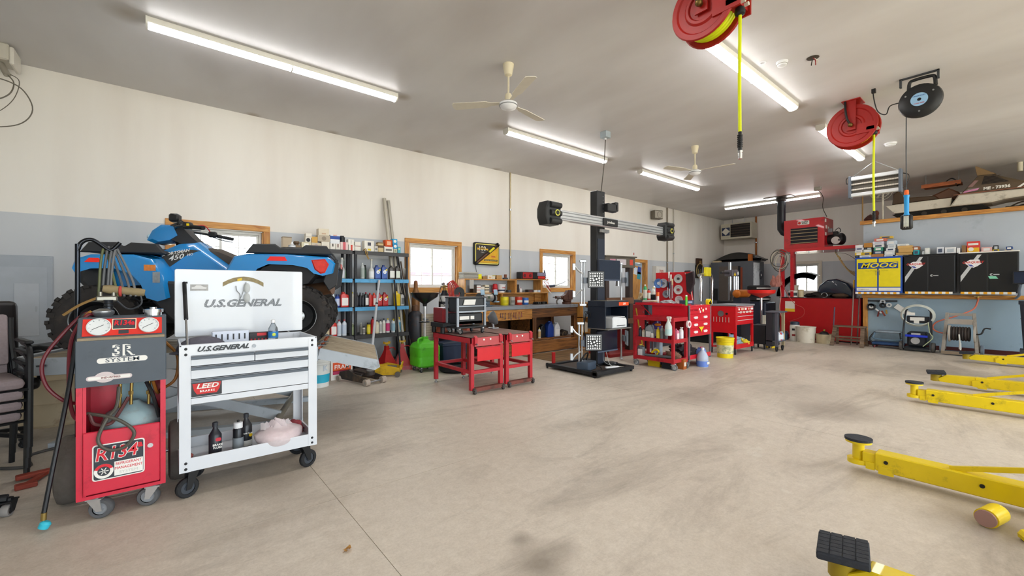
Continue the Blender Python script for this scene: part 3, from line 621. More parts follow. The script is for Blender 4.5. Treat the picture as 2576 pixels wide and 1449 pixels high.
# ---- refrigerant machine
o = thing('refrigerant_machine', 'red and black wheeled refrigerant recovery machine with two gauges', 'machine', (-.178,3.3,0),0)
RM = pm('#c8203a', .38, dirt='#8e1026', dirt_amt=.25, dirt_scale=6, coat=.2); DK = pm('#4a525b', .5, dirt='#3a3f46', dirt_amt=.3)
MB().box(-.19,-.165,0,.36,.135,.76).box(.165,.19,0,.36,.135,.76).box(-.189,.189,.346,.359,.136,.759).box(-.189,.189,.001,.358,.131,.15).box(-.164,-.15,.001,.012,.151,.759).done('cabinet', RM,o,0)
d = MB().box(-.163,.163,-.014,.006,.16,.505, bev=.004).done('door', RM,o,0)
MB().cyl((.12,-.015,.38),(.12,-.024,.38),.013).done('latch', CHROME, d)
dx, dz = -.015,.33
MB().prism(rrect(.22,.2,.014,3, dx, dz), 'y', -.0165,-.014).done('decal_border', PAPER,d,0)
MB().prism(rrect(.208,.188,.011,3, dx, dz), 'y', -.018,-.0165).done('decal_field', pm('#30353c', .5),d,0)
RT = pm('#d42030', .45)
text('lettering', 'R134', .098, PAPER, d, (dx-.012,-.0186, dz+.042), NY, shear=.15, off=.004, sx=.86); text('lettering', 'R134', .098, RT, d, (dx-.012,-.0196, dz+.042), NY, shear=.15, off=.001, sx=.86)
text('lettering', 'a', .05, RT, d, (dx+.09,-.0196, dz+.07), NY, off=.002)
MB().box(dx-.02, dx+.102,-.0195,-.018, dz-.088, dz-.008).done('decal_panel', PAPER,d,0)
for q, (t, c) in enumerate((('REFRIGERANT', RT),('MANAGEMENT', RT),('SYSTEM', pm('#c9c9c4', .6)))): text('lettering', t, .0215, c, d, (dx+.041,-.0202, dz-.022-.025*q), NY, off=.0, sx=.82 if q < 2 else 1.1)
MB().lathe([(.026,0),(.04,0),(.04,.002),(.026,.002)],24, Matrix.Translation((dx-.063,-.018, dz-.05)) @ Matrix.Rotation(R(90),4, 'X')).done('emblem_ring', PAPER, d)
MB().lathe([(.026,.002),(.04,.002),(.04,.003),(.026,.003)],16, Matrix.Translation((dx-.063,-.018, dz-.05)) @ Matrix.Rotation(R(90),4, 'X'), R(20), R(160)).done('emblem_arrow', RT, d)
b = MB()
for k in range(3): a = R(60*k); b.bar((dx-.063-.02*math.cos(a),-.0195, dz-.05-.02*math.sin(a)),(dx-.063+.02*math.cos(a),-.0195, dz-.05+.02*math.sin(a)),.002,.004)
b.done('emblem_snowflake', PAPER,d,0)
hd = MB().prism([(-.005,.755),(-.005,1.01),(.045,1.022),(.1,1.132),(.36,1.132),(.36,.755)], 'x', -.193,.193, bev=.004).done('control_head', DK,o,0)
MB().box(-.185,.185,.0,.045,1.0,1.0245).done('worn_ledge', pm('#8f8068', .7, var=.3, scale=30),hd,0)
MS = Matrix.Translation((0,.0725,1.077)) @ Matrix.Rotation(R(63.4),4, 'X')     # sloped gauge panel frame, local z points out
MB().box(-.172,.172,-.052,.052,0,.004, MS).done('gauge_panel', pm('#d83226', .45),hd,0)
for s, rr in ((-.105,.052),(.112,.047)):
    gq = MB().lathe([(0,.012),(rr*.9,.012),(rr*.92,.018),(rr, .016),(rr, .003)],28, MS @ Matrix.Translation((s, 0,0))).done('gauge', pm('#dfe2e2', .3), hd)
    MB().bar(MS @ Vector((s+.02,.01,.015)), MS @ Vector((s-.028,-.018,.015)),.002,.002).done('needle', BLACK, gq, smooth=0)
    b = MB()
    for k in range(9):
        a = R(-40+260*k/8); p = MS @ Vector((s+rr*.72*math.cos(a), rr*.72*math.sin(a),.0135)); q2 = MS @ Vector((s+rr*.84*math.cos(a), rr*.84*math.sin(a),.0135)); b.bar(p, q2,.0025,.001)
    k_ = b.done('scale_ticks', pm('#444', .5) if False else DKGREY, gq, smooth=0); k_['kind'] = 'stuff'
MB().box(-.05,.055,-.018,.048,.004,.007, MS).done('badge', pm('#efe6c8', .5),hd,0); MB().box(-.046,.051,-.014,.044,.007,.008, MS).done('badge_field', DKGREY,hd,0)
def on(Mx, x, y, z): return (Mx @ Vector((x, y, z)))
text('lettering', 'R134a', .042, RT, hd, on(MS, .002,.02,.0088),(63.4,0,0), shear=.12, off=.0012, sx=.85)
MB().box(-.022,.022,-.045,-.022,.004,.0055, MS).done('name_plate', DKGREY,hd,0)
text('lettering', '3R', .085, PAPER, hd, (.0,-.0055,.945), NY, off=.0035); text('lettering', '3R', .085, DK, hd, (.006,-.0062,.945), NY, off=-.0008)
MB().prism(rrect(.215,.03,.0149,5,.0,.895), 'y', -.0065,-.005).done('name_bar', PAPER,hd,0)
text('lettering', 'SYSTEM', .031, DK, hd, (0,-.0072,.895), NY, off=.0003, sx=1.4)
MB().prism(rrect(.19,.026,.0129,5,-.055,.8), 'y', -.0065,-.005).prism([(-.075+.042*math.cos(R(a)),.803+.03*math.sin(R(a))) for a in range(0,360,15)], 'y', -.0064,-.005).done('maker_emblem', pm('#c9bcbc', .5),hd,0)
MB().prism(rrect(.176,.016,.0079,5,-.055,.8), 'y', -.0072,-.0065).done('maker_bar', PAPER,hd,0)
text('lettering', 'INDUSTRIES', .015, pm('#7a3338', .5), hd, (-.05,-.0078,.8), NY, off=.0003)
MB().lathe([(0,1.13),(.042,1.13),(.042,1.152),(.05,1.152),(.05,1.172),(.018,1.174),(.018,1.184),(0,1.184)],24, Matrix.Translation((.13,.2,0))).done('filter_cap', CHROME, o)
MB().lathe([(0,1.13),(.035,1.13),(.05,1.15),(.05,1.165),(.02,1.18),(0,1.18)],20, Matrix.Translation((-.1,.24,0))).done('valve_flange', STEEL, o)
# inside: tank and fittings
MB().lathe([(0,.62),(.03,.62),(.05,.6),(.12,.56),(.145,.5),(.145,.17),(0,.16)],26, Matrix.Translation((.035,.18,0))).done('tank', pm('#8fa7ad', .5, dirt='#8a7f70', dirt_amt=.45), o)
MB().box(-.03,.13,.3,.335,.5,.74).done('motor_block', pm('#8fb4bd', .4),o,0)
BR = pm('#a08a50', .35,.8)
for x, z in ((-.02,.7),(.03,.71),(.11,.7)): MB().cyl((x, .1, z-.1),(x+.004,.1, z+.05),.008).cyl((x, .1, z-.04),(x, .1, z-.02),.013, n=6).done('fitting', BR, o)
MB().tube([(-.02,.06,.73),(-.03,.04,.62),(-.07,-.01,.56),(-.1,-.03,.46),(-.06,-.035,.4),(.01,-.035,.4),(.05,-.03,.47),(.0,-.02,.54),(-.07,.0,.58),(-.15,.05,.6)],.009,8,6).done('loop_hose', pm('#4d4a42', .5), o)
MB().tube([(-.14,.04,.6),(-.12,.03,.54),(-.06,.02,.53),(-.03,.05,.56),(.02,.08,.66)],.009,8,5).done('inner_hose', pm('#5a3030', .5), o)
MB().tube([(.1,.08,.74),(.13,.05,.66),(.16,.06,.52)],.01,8,5).done('inner_hose', BLACK, o)
MB().tube([(.13,.08,.74),(.15,.12,.66),(.17,.2,.66),(.24,.2,.72),(.25,.24,.86),(.19,.3,.95)],.009,8,5).done('inner_hose', pm('#9a6428', .5), o)
for x in (-.115,.135):
    caster(o, x, .06,.055,.132,.045, yaw=-15 if x > 0 else 160, wheel='#57585a', hub='#8d9094', fork=pm('#c4c5c6', .35,.7))
for s in (-1,1):
    M = Matrix.Translation((s*.26,.42,.2)) @ Matrix.Rotation(R(90),4, 'Y')
    w = MB().lathe([(.11,-.05),(.16,-.055),(.19,-.045),(.2,-.02),(.2,.02),(.19,.045),(.16,.055),(.11,.05)],30, M).done('wheel', pm('#5b5650', .85, var=.2, bump=.3, scale=40), o)
    MB().lathe([(0,-.03),(.03,-.04),(.11,-.03),(.11,.03),(.03,.04),(0,.03)],20, M).done('rim', pm('#a3a5a5', .5), w)
MB().cyl((-.3,.42,.2),(.3,.42,.2),.012).done('axle', STEEL, o)
MB().tube([(-.227,.4,.15),(-.227,.4,1.46),(-.226,.4,1.53),(-.215,.4,1.575),(-.19,.4,1.6),(-.16,.4,1.603),(-.125,.4,1.577),(-.09,.4,1.545),(-.07,.4,1.548),(-.035,.4,1.595)],.012,10,4).done('hook_pole', pm('#2a2c30', .2,.9), o)
RH = pm('#6a1f28', .45)
MB().tube([(-.13,.3,1.13),(-.18,.25,1.15),(-.26,.22,1.05),(-.34,.2,.9),(-.33,.2,.76),(-.26,.2,.66),(-.2,.25,.62)],.0095,8,6).done('red_hose', RH, o)
MB().tube([(-.12,.28,1.13),(-.17,.22,1.14),(-.23,.2,1.0),(-.24,.2,.75),(-.225,.2,.58),(-.19,.2,.52)],.0095,8,6).done('red_hose', RH, o)
MB().tube([(-.11,.3,1.13),(-.19,.24,1.14),(-.21,.2,1.0),(-.24,.16,.7),(-.29,.08,.3),(-.315,.05,.1)],.011,8,6).done('black_hose', BLACK, o)
MB().tube([(-.13,.32,1.12),(-.2,.3,1.0),(-.22,.28,.86),(-.2,.26,.8)],.009,8,6).done('black_hose', BLACK, o)
for y, z in ((.235,1.125),(.26,1.13)): MB().cyl((-.2, y, z),(-.155, y+.02, z+.03),.0115).done('ferrule', pm('#c99a50', .35,.8), o)
MB().cyl((-.315,.05,.1),(-.317,.05,.06),.012).done('hose_end', BR, o); MB().lathe([(0,0),(.022,.005),(.024,.03),(.014,.04),(0,.04)],14, Matrix.Translation((-.32,.04,.018)) @ Matrix.Rotation(R(25),4, 'Y')).done('service_cap', pm('#38b8cf', .4), o)
# things hung on the hook
o = thing('gauge_hoses', 'bundle of grey charging hoses draped over the hook pole', 'hoses', (-.27,3.7,1.2))
for k, (c, dx, dl) in enumerate((('#5d6340', -.02,-.28),('#55575a', .0,-.2),('#5c5e60', .02,-.24),('#66686a', .035,-.22))):
    MB().tube([(dx-.02,-.03,.32+dl),(dx-.012,-.02,.25),(dx, 0,.352),(dx+.012,.015,.34),(dx+.05+.01*k, -.03,.16),(dx+.07+.01*k, -.05,.05)],.007,7,6).done('hose', pm(c, .5), o)
MB().lathe([(0,0),(.021,0),(.028,.03),(.024,.08),(.026,.18),(.02,.2),(0,.2)],12, Matrix.Translation((-.02,-.04,.1)) @ Matrix.Rotation(R(98),4, 'Y')).done('wrapped_sleeve', pm('#8c7c5c', .8, var=.3, scale=20), o)
MB().torus((.06,-.04,.083),.027,.008, 'x').done('red_band', pm('#b8423a', .6), o)
MB().box(-.05,.05,-.07,-.03,.02,.055, bev=.008).cyl((-.03,-.05,.055),(-.03,-.05,.08),.01).cyl((.03,-.05,.055),(.03,-.05,.08),.01).done('manifold', pm('#8d8a80', .35,.7), o)
MB().tube([(.04,-.05,.03),(.1,-.05,-.03),(.16,-.05,.0),(.15,-.05,.07),(.1,-.05,.09)],.005,6,6).done('thin_cable', DKGREY, o)
MB().tube([(-.03,-.05,.05),(-.12,-.05,.0),(-.19,-.05,-.06)],.008,6,5).done('wrapped_lead', pm('#8a6a3a', .7), o)
o = thing('inspection_lamp', 'small metal torch hanging head down below the hook pole', 'torch', (-.262,3.62,1.08))
MB().lathe([(0,0),(.036,0),(.037,.012),(.03,.03),(.022,.05),(.02,.14),(.023,.15),(0,.15)],18).done('barrel', pm('#2e3238', .3,.6), o)
MB().lathe([(.0305,.03),(.037,.012),(.0375,.001),(.034,-.002)],18).done('head', pm('#8c98b8', .25,.8), o)
b = MB()
for k in range(4): b.torus((0,0,.075+.018*k),.0215,.003)
b.done('grip_rings', BLACK, o)

# ---- white tool cart
o = thing('tool_cart', 'white wheeled tool cart with drawers and raised lid', 'tool cart', (.467,3.27,0),0)
WC = pm('#d3d7dd', .28, coat=.4, var=.03); AL = pm('#3a4046', .35,.3)
for s in (-1,1):
    for y0 in (0,.45):
        b = MB().box(s*.392, s*.335, y0-.002 if y0 == 0 else y0, y0 if y0 == 0 else y0+.02,.175,.945); b.box(s*.392, s*.388,0 if y0 == 0 else .4,.06 if y0 == 0 else .47,.175,.945)
        b.done('corner_post', WC,o,0)
    MB().box(s*.392, s*.38,.0,.47,.585,.955, bev=.002).done('side_panel', WC,o,0)
    MB().box(s*.392, s*.38,.0,.47,.175,.25).done('tray_side', WC,o,0)
MB().box(-.392,.392,.0,.016,.885,.955, bev=.003).done('header', WC,o,0)
MB().box(-.392,.392,.455,.47,.585,.955).done('back_panel', WC,o,0)
MB().box(-.335,.335,.0,.015,.585,.622, bev=.002).done('lower_rail', WC,o,0)
MB().box(-.38,.38,.016,.455,.872,.88).done('top_tray', pm('#c8ccd0', .5),o,0)
MB().box(-.38,.38,.01,.455,.59,.6).done('case_floor', WC,o,0)
MB().box(-.392,.392,0,.012,.175,.258, bev=.002).box(-.392,.392,.455,.47,.175,.258).box(-.389,.389,.004,.466,.178,.19).done('bottom_tray', WC,o,0)
for (x0, x1, z0, z1) in ((-.335,.003,.822,.882),(.007,.335,.822,.882),(-.335,.335,.742,.816),(-.335,.335,.626,.736)):
    dr = MB().box(x0, x1,.0,.4, z0, z1, bev=.002).done('drawer', WC,o,0)
    MB().prism([(-.001, z1-.001),(-.012, z1-.003),(-.014, z1-.018),(-.001, z1-.022)], 'x', x0+.002, x1-.002).done('drawer_pull', AL,dr,0)
MB().prism(rrect(.155,.09,.004,2,-.255,.676), 'y', -.003,0).done('sticker', pm('#2b2b2e', .5),o,0)
MB().prism([(-.328,.712),(-.182,.712),(-.19,.67),(-.205,.645),(-.305,.645),(-.32,.67)], 'y', -.0036,-.003).done('sticker_shield', pm('#c8201e', .45),o,0)
text('lettering', 'LEED', .04, PAPER, o, (-.253,-.0044,.692), NY, shear=.25, off=.0012, sx=1.25); text('lettering', 'BRAKES', .016, PAPER, o, (-.253,-.0044,.662), NY, off=.0008, spacing=1.5)
text('lettering', 'U.S.GENERAL', .042, pm('#1e2226', .4), o, (-.17,-.002,.922), NY, shear=.45, off=.0016, sx=1.12, ext=.003)
MB().cyl((.0,0,.92),(.0,-.005,.92),.012).done('lock', pm('#7b7f84', .3,.8), o)
for x in (-.36,.36):
    for z in (.93,.895,.23,.195): MB().lathe([(0,0),(.0085,0),(.006,.005),(0,.006)],10, Matrix.Translation((x, -.002, z)) @ Matrix.Rotation(R(90),4, 'X')).done('bolt', BLACK, o)
ld = MB().prism(rrect(.812,.472,.012,3,0,1.2), 'y', .472,.492, bev=.003).done('lid', WC,o,0)
ink = pm('#3f464c', .5)
text('lettering', 'U.S.GENERAL', .074, ink, ld, (.0,.4712,1.19), NY, shear=.32, off=.003, sx=1.14)
text('lettering', 'U.S.GENERAL', .074, WC, ld, (.0,.4706,1.19), NY, shear=.32, off=.0, sx=1.14); text('lettering', 'U.S.GENERAL', .074, ink, ld, (.0,.47,1.19), NY, shear=.32, off=-.0014, sx=1.14)
st = MB().box(-.32,-.216,.4705,.472,1.285,1.33).done('car_sticker', pm('#a9a8a6', .6, var=.3, scale=40),ld,0)
MB().prism([(-.312,1.297),(-.228,1.297),(-.226,1.308),(-.245,1.314),(-.26,1.323),(-.285,1.323),(-.296,1.313),(-.312,1.309)], 'y', .4698,.4705).done('car_print', pm('#d6d6d4', .5),ld,0)
pts = [(-.13+.26*t/8,1.345+.045*(1-((t-4)/4)**2)) for t in range(9)]
MB().prism(pts + [(x, z-.03) for x, z in pts[::-1]], 'y', .469,.472).done('curved_sticker', pm('#8a7a52', .5, var=.5, scale=45),ld,0)
MB().prism([(-.06+.02,1.372),(-.01,1.38),(-.01,1.362),(-.06+.02,1.354)], 'y', .468,.469).done('curved_sticker_logo', pm('#d9b72e', .5),ld,0)
MB().cyl((-.35,.06,.94),(-.352,.3,1.18),.007).done('strut_rod', CHROME, o); MB().cyl((-.351,.22,1.1),(-.353,.46,1.34),.012).cyl((-.353,.46,1.34),(-.335,.46,1.342),.006).done('gas_strut', BLACK, o)
for s in (-1,1):
    caster(o, s*.325,.07,.062,.178,.032, yaw=200 if s > 0 else 20); caster(o, s*.325,.4,.062,.178,.032, yaw=150)
# things on and in the cart
def bottle(name, label, cat, loc, prof, mat, cap=None, lab=None, capr=.016, caph=.02, group=None, n=20, cap_mat=None, rz=0):
    o = thing(name, label, cat, loc, rz, group); top = max(z for r, z in prof)
    MB().lathe(prof, n).done('body', mat, o)
    if cap: MB().lathe([(0, top-.002),(capr, top-.002),(capr, top+caph),(capr*.7, top+caph+.003),(0, top+caph+.003)],14).done('cap', cap if not isinstance(cap, str) else pm(cap, .45), o)
    if lab:
        c, z0, z1, r = lab; MB().lathe([(r, z0),(r+.0012, z0),(r+.0012, z1),(r, z1)], n).done('label', pm(c, .5) if isinstance(c, str) else c, o)
    return o
PET = pm('#dfe8ee', .08, trans=.9, var=.0)
b_ = bottle('water_bottle', 'clear plastic water bottle with blue label in the white cart lid', 'bottle', (.625,3.53,.881),[(0,0),(.03,0),(.033,.01),(.033,.1),(.03,.13),(.014,.16),(.012,.17),(0,.17)], PET, WHITE, ('#2e78b8', .06,.105,.0335),.014,.018)
MB().ball((0,-.034,.084),(.012,.002,.012)).done('label_spot', pm('#c8d848', .5), b_)
o = thing('cloth_cap', 'dark grey cloth cap lying in the white cart tray', 'cap', (.2,3.47,.881),12)
MB().ball((0,0,.02),(.14,.1,.085),18).done('crown', pm('#5b5862', .9, var=.25, scale=25, bump=.3), o); MB().ball((-.1,-.06,.015),(.09,.06,.012),16).done('brim', pm('#44424a', .9), o)
o = thing('tool_rack', 'white tool holder with dark slots in the white cart', 'rack', (.37,3.6,.881))
MB().box(-.11,.11,-.02,.02,0,.12, bev=.006).done('rack_body', pm('#d5dcea', .4),o,0)
for k in range(6): MB().box(-.09+.034*k, -.082+.034*k, -.024,-.02,.06,.1).done('slot', BLACK,o,0)
o = thing('bit_case', 'black and red bit case beside the water bottle', 'case', (.53,3.6,.881))
MB().box(-.05,.1,-.02,.02,0,.1, bev=.004).done('case_body', pm('#201c1e', .4),o,0); MB().box(-.0,.06,-.023,-.02,.075,.095).done('case_label', pm('#d02028', .4),o,0)
for k in range(6): MB().box(-.04+.023*k, -.03+.023*k, -.023,-.02,.03,.055).done('bit', pm('#b02028', .4),o,0)
o = thing('safety_glasses', 'clear safety glasses hanging on the raised white lid', 'glasses', (.45,3.725,1.2))
GL2 = pm('#c9ccca', .1, alpha=.55)
for z in (.105,.03): MB().ball((.035,-.006, z),(.022,.012,.038),14).done('lens', GL2, o)
MB().tube([(.03,-.01,.15),(.005,-.012,.06),(-.01,-.012,.02)],.0025,6,4).tube([(-.035,-.012,.12),(-.03,-.012,.085),(-.01,-.012,.055),(-.012,-.012,.0)],.003,6,4).done('temple', pm('#84878a', .4), o)
CAN = [(0,0),(.034,0),(.036,.004),(.036,.15),(.03,.16),(.014,.19),(.012,.205),(0,.205)]
k1 = bottle('fluid_can', 'black brake fluid can with red and white logo, left on the cart shelf', 'can', (.265,3.4,.19), CAN, pm('#2a2c33', .35), pm('#33363c', .5), None, .016,.025)
text('lettering', 'BRAKE', .018, PAPER, k1,(.01,-.0365,.09), NY, off=.0006); text('lettering', 'FLUID', .018, PAPER, k1,(.01,-.0365,.072), NY, off=.0006)
MB().prism(rrect(.03,.022,.008,3,.014,.125), 'y', -.0375,-.034).done('logo', pm('#c83040', .45),k1,0)
k2 = bottle('spray_can', 'black aerosol can with white cap between two brake fluid cans', 'can', (.395,3.42,.19),[(0,0),(.029,0),(.031,.005),(.031,.155),(.026,.165),(.024,.165),(0,.165)], pm('#25272c', .3,.3), WHITE, ('#7f868c', .03,.1,.0312),.027,.035)
MB().cyl((0,0,.2),(0,0,.215),.008, n=10).done('nozzle', BLACK, k2)
k3 = bottle('fluid_can', 'black and yellow brake fluid can right of the aerosol on the cart shelf', 'can', (.452,3.5,.19), CAN, pm('#2a2c30', .35), pm('#33363c', .5),('#d8d9d4', .012,.05,.0363),.016,.025)
text('lettering', 'BRAKE FLUID', .0125, PAPER, k3,(.0,-.0372,.1), NY, off=.0004); MB().cyl((.022,-.03,.085),(.0235,-.0335,.085),.012, n=14).done('seal', pm('#e0b81e', .5), k3)
o = thing('plastic_bag', 'crumpled translucent plastic bag full of pink rags on the cart shelf', 'bag', (.635,3.36,.19),0)
b = MB()
bmesh.ops.create_icosphere(b.bm, subdivisions=4, radius=1.0)
rnd = random.Random(3); dirs = [Vector((rnd.uniform(-1,1), rnd.uniform(-1,1), rnd.uniform(-1,1))).normalized() for _ in range(26)]
for v in b.bm.verts:
    n_ = v.co.normalized(); f = 1.0
    for k, d_ in enumerate(dirs): f += .06*(1 if k % 2 else -1)*max(0, n_.dot(d_)-.55)*2.2
    z = n_.z*f; r_ = 1.0 if z < .35 else max(.18,1-1.15*(z-.35)); v.co = Vector((n_.x*f*.15*r_, n_.y*f*.11*r_, max(0,(z+.86))*.095))
    if z > .72: v.co += Vector((-.03*(z-.72)*3,0,.03*math.sin(9*n_.x+5*n_.y)))
b.done('bag_film', pm('#e3d4d6', .3, alpha=.72, var=.15, scale=30, bump=.4), o)
MB().ball((.02,0,.065),(.115,.08,.06),16).ball((-.05,-.01,.07),(.06,.06,.055),12).done('rags_inside', pm('#c07478', .9, var=.35, scale=25), o)
for s in (-1,1): MB().sheet([[(-.03+s*.04+.012*i*s, -.02+.01*math.sin(2*i),.14+.012*j+.006*math.sin(3*i+j)) for i in range(5)] for j in range(5)],.0008).done('bag_handle', pm('#efe7e8', .3, alpha=.8, bump=.4, scale=30), o)
o = thing('red_rag', 'crumpled dark red shop rag at the right end of the cart shelf', 'rag', (.77,3.6,.19),0)
def crumple(rx, ry, rz_, seed, amp=.18, sub=4):
    b = MB(); bmesh.ops.create_icosphere(b.bm, subdivisions=sub, radius=1.0); off = Vector((seed*1.7, seed*.9, seed*2.3))
    for v in b.bm.verts:
        n_ = v.co.normalized(); f = 1 + amp*1.6*noise.noise(n_*1.7+off) + amp*1.1*abs(noise.noise(n_*4.1+off)) - amp*.5*abs(noise.noise(n_*8.3+off))
        v.co = Vector((n_.x*f*rx, n_.y*f*ry, (max(-.5, n_.z*f)+.5)*rz_*.75))
    b.sm = 75; return b
crumple(.07,.06,.075,5,.3).done('cloth', pm('#8a3a40', .95, var=.3, scale=40, bump=.4), o)
o = thing('red_rag', 'small pink rag at the left end of the cart shelf', 'rag', (.12,3.42,.19)); crumple(.03,.05,.05,8,.3).done('cloth', pm('#a85a54', .95, var=.3, scale=40), o)
# red jack handle / creeper bits on the floor behind the machine
o = thing('red_stand', 'dusty red steel bracket lying on the floor left of the refrigerant machine', 'bracket', (-.62,4.35,0),12)
MB().box(-.15,.2,-.03,.03,.012,.04, bev=.005).box(-.16,-.06,-.2,-.14,0,.03, bev=.005).bar((-.1,-.16,.02),(0,0,.025),.03,.02).done('bracket_body', pm('#8f3a2a', .6, dirt='#5a3a2a', dirt_amt=.4),o,0)
o = tag(MB().tube([(-1.1,5.0,.012),(-.98,4.75,.012),(-.75,4.6,.012),(-.8,4.9,.012),(-.55,5.0,.012),(-.35,4.7,.012),(.0,4.75,.012)],.011,7,6).done('extension_cord', pm('#4c4a48', .7)), 'grey cord lying on the floor behind the stacked chairs', 'cord')
o = thing('oil_drum', 'rust streaked off white barrel behind the hoses', 'drum', (-.78,6.1,0))
DRM = pm('#c4b394', .6, dirt='#7a4a24', dirt_amt=.35, dirt_scale=3)
MB().lathe([(0,0),(.29,0),(.295,.02),(.285,.04),(.285,.2),(.293,.22),(.285,.24),(.285,.42),(.293,.44),(.285,.46),(.285,.6),(.293,.62),(.28,.63),(.27,.6),(0,.6)],36).done('barrel', DRM, o)
for z in (.22,.44): MB().torus((0,0, z),.291,.006, n=36).done('hoop', DRM, o)
# black toolbox shapes behind the front wheel
o = thing('parts_tray', 'black battered plastic tray on the barrel left of the quad bike wheel', 'tray', (-.78,6.1,.632),-10)
MB().prism([(-.3,0),(.3,0),(.34,.1),(.3,.12),(.1,.09),(-.1,.13),(-.34,.1)], 'y', -.18,.18, bev=.01).done('tray_body', BLACK, o); MB().box(-.31,.3,-.16,.16,.09,.1).done('tray_liner', pm('#7b858c', .5),o,0)
# electrical panel on the back wall
o = thing('breaker_panel', 'flush grey electrical panel with a small door at the left edge', 'panel', (-1.22, YB-.002,.62))
MB().box(-.3,.245,-.03,0,0,1.05, bev=.004).done('cover', pm('#a4abb3', .5),o,0); MB().box(-.19,.2,-.034,-.03,.1,.92).done('inner_cover', pm('#aab1b9', .45),o,0)
dd = MB().box(-.05,.14,-.04,-.034,.15,.74, bev=.003).done('panel_door', pm('#b4bac1', .45),o,0); MB().box(.11,.125,-.046,-.04,.42,.48).done('latch', STEEL,dd,0)
for (x, z) in ((-.28,.03),(.225,.03),(-.28,1.02),(.225,1.02),(.185,.5)): MB().ball((x, -.031, z),(.006,.004,.006),8).done('screw', STEEL, o)
# ================================================================== QUAD BIKE ON ITS LIFT
LZ = .75
o = thing('lift_table', 'grey steel scissor lift table with a plank deck and ramp', 'lift table', (1.13,4.25,0),-20)   # local x along the deck to the right, y away from the camera
DECK = wood('#b5a68c', '#8a7a62', 0,.8,.7)
for k in range(4): MB().box(-2.1,-.005,.005+.29*k, .285+.29*k, LZ-.045, LZ, bev=.003).done('deck_plank', DECK,o,0)
MB().box(-2.12,0,-.03,.0, LZ-.13, LZ+.005, bev=.003).done('side_rail', GREYPAINT,o,0); MB().box(-2.12,0,1.16,1.19, LZ-.13, LZ+.005, bev=.003).done('side_rail', GREYPAINT,o,0)
MB().box(-2.14,-2.1,-.03,1.19, LZ-.13, LZ+.02, bev=.003).done('end_rail', GREYPAINT,o,0)
MB().cyl((-1.95,-.03, LZ-.05),(-1.95,-.075, LZ-.05),.012).bar((-1.98,-.07, LZ-.05),(-1.92,-.07, LZ-.045),.012).done('rail_pin', STEEL, o)
Ra = R(15); MR = Matrix.Translation((.02,0, LZ-.01)) @ Matrix.Rotation(Ra, 4, 'Y')
rp = MB().box(.0,.53,-.03,.0,-.1,.0, MR).box(.0,.53,.0,1.16,-.05,-.035, MR).box(.0,.53,1.16,1.19,-.1,.0, MR).done('ramp', GREYPAINT,o,0)
for k in range(4): MB().box(.005,.53,.003+.29*k, .287+.29*k, -.03,-.002, MR, bev=.002).done('ramp_plank', DECK,rp,0)
MB().prism([(.53,.0),(.57,-.06),(.53,-.1)], 'y', -.03,1.19, MR).done('ramp_lip', GREYPAINT,rp,0)
for y in (.05,.35,.95): MB().cyl((0, y, LZ+.002),(0, y+.12, LZ+.002),.012).box(-.05,.06, y+.02, y+.1, LZ, LZ+.006).done('hinge', pm('#7f8284', .4,.6),o,0)
MB().box(-.02,.02,.0,1.16, LZ-.02, LZ-.002).done('hinge_strip', pm('#b0542e', .6),o,0)
for y in (.12,1.04):
    MB().bar((-1.8, y, .09),(-.35, y, LZ-.16),.03,.09).done('scissor_arm', GREYPAINT,o,0)
    MB().bar((-.35, y+.05,.09),(-1.8, y+.05, LZ-.16),.03,.09).done('scissor_arm', GREYPAINT,o,0)
    MB().box(-2.0,-.15, y-.03, y+.05,0,.05).done('base_rail', GREYPAINT,o,0)
MB().cyl((-.35,.0,.09),(-.35,1.16,.09),.028).done('cross_shaft', pm('#8a8478', .5,.4), o); MB().cyl((-1.8,.1,.09),(-1.8,1.06,.09),.02).done('cross_shaft', STEEL, o)
MB().cyl((-1.5,.58,.12),(-.8,.58, LZ-.2),.035).done('hydraulic_ram', pm('#44484c', .4,.5), o)

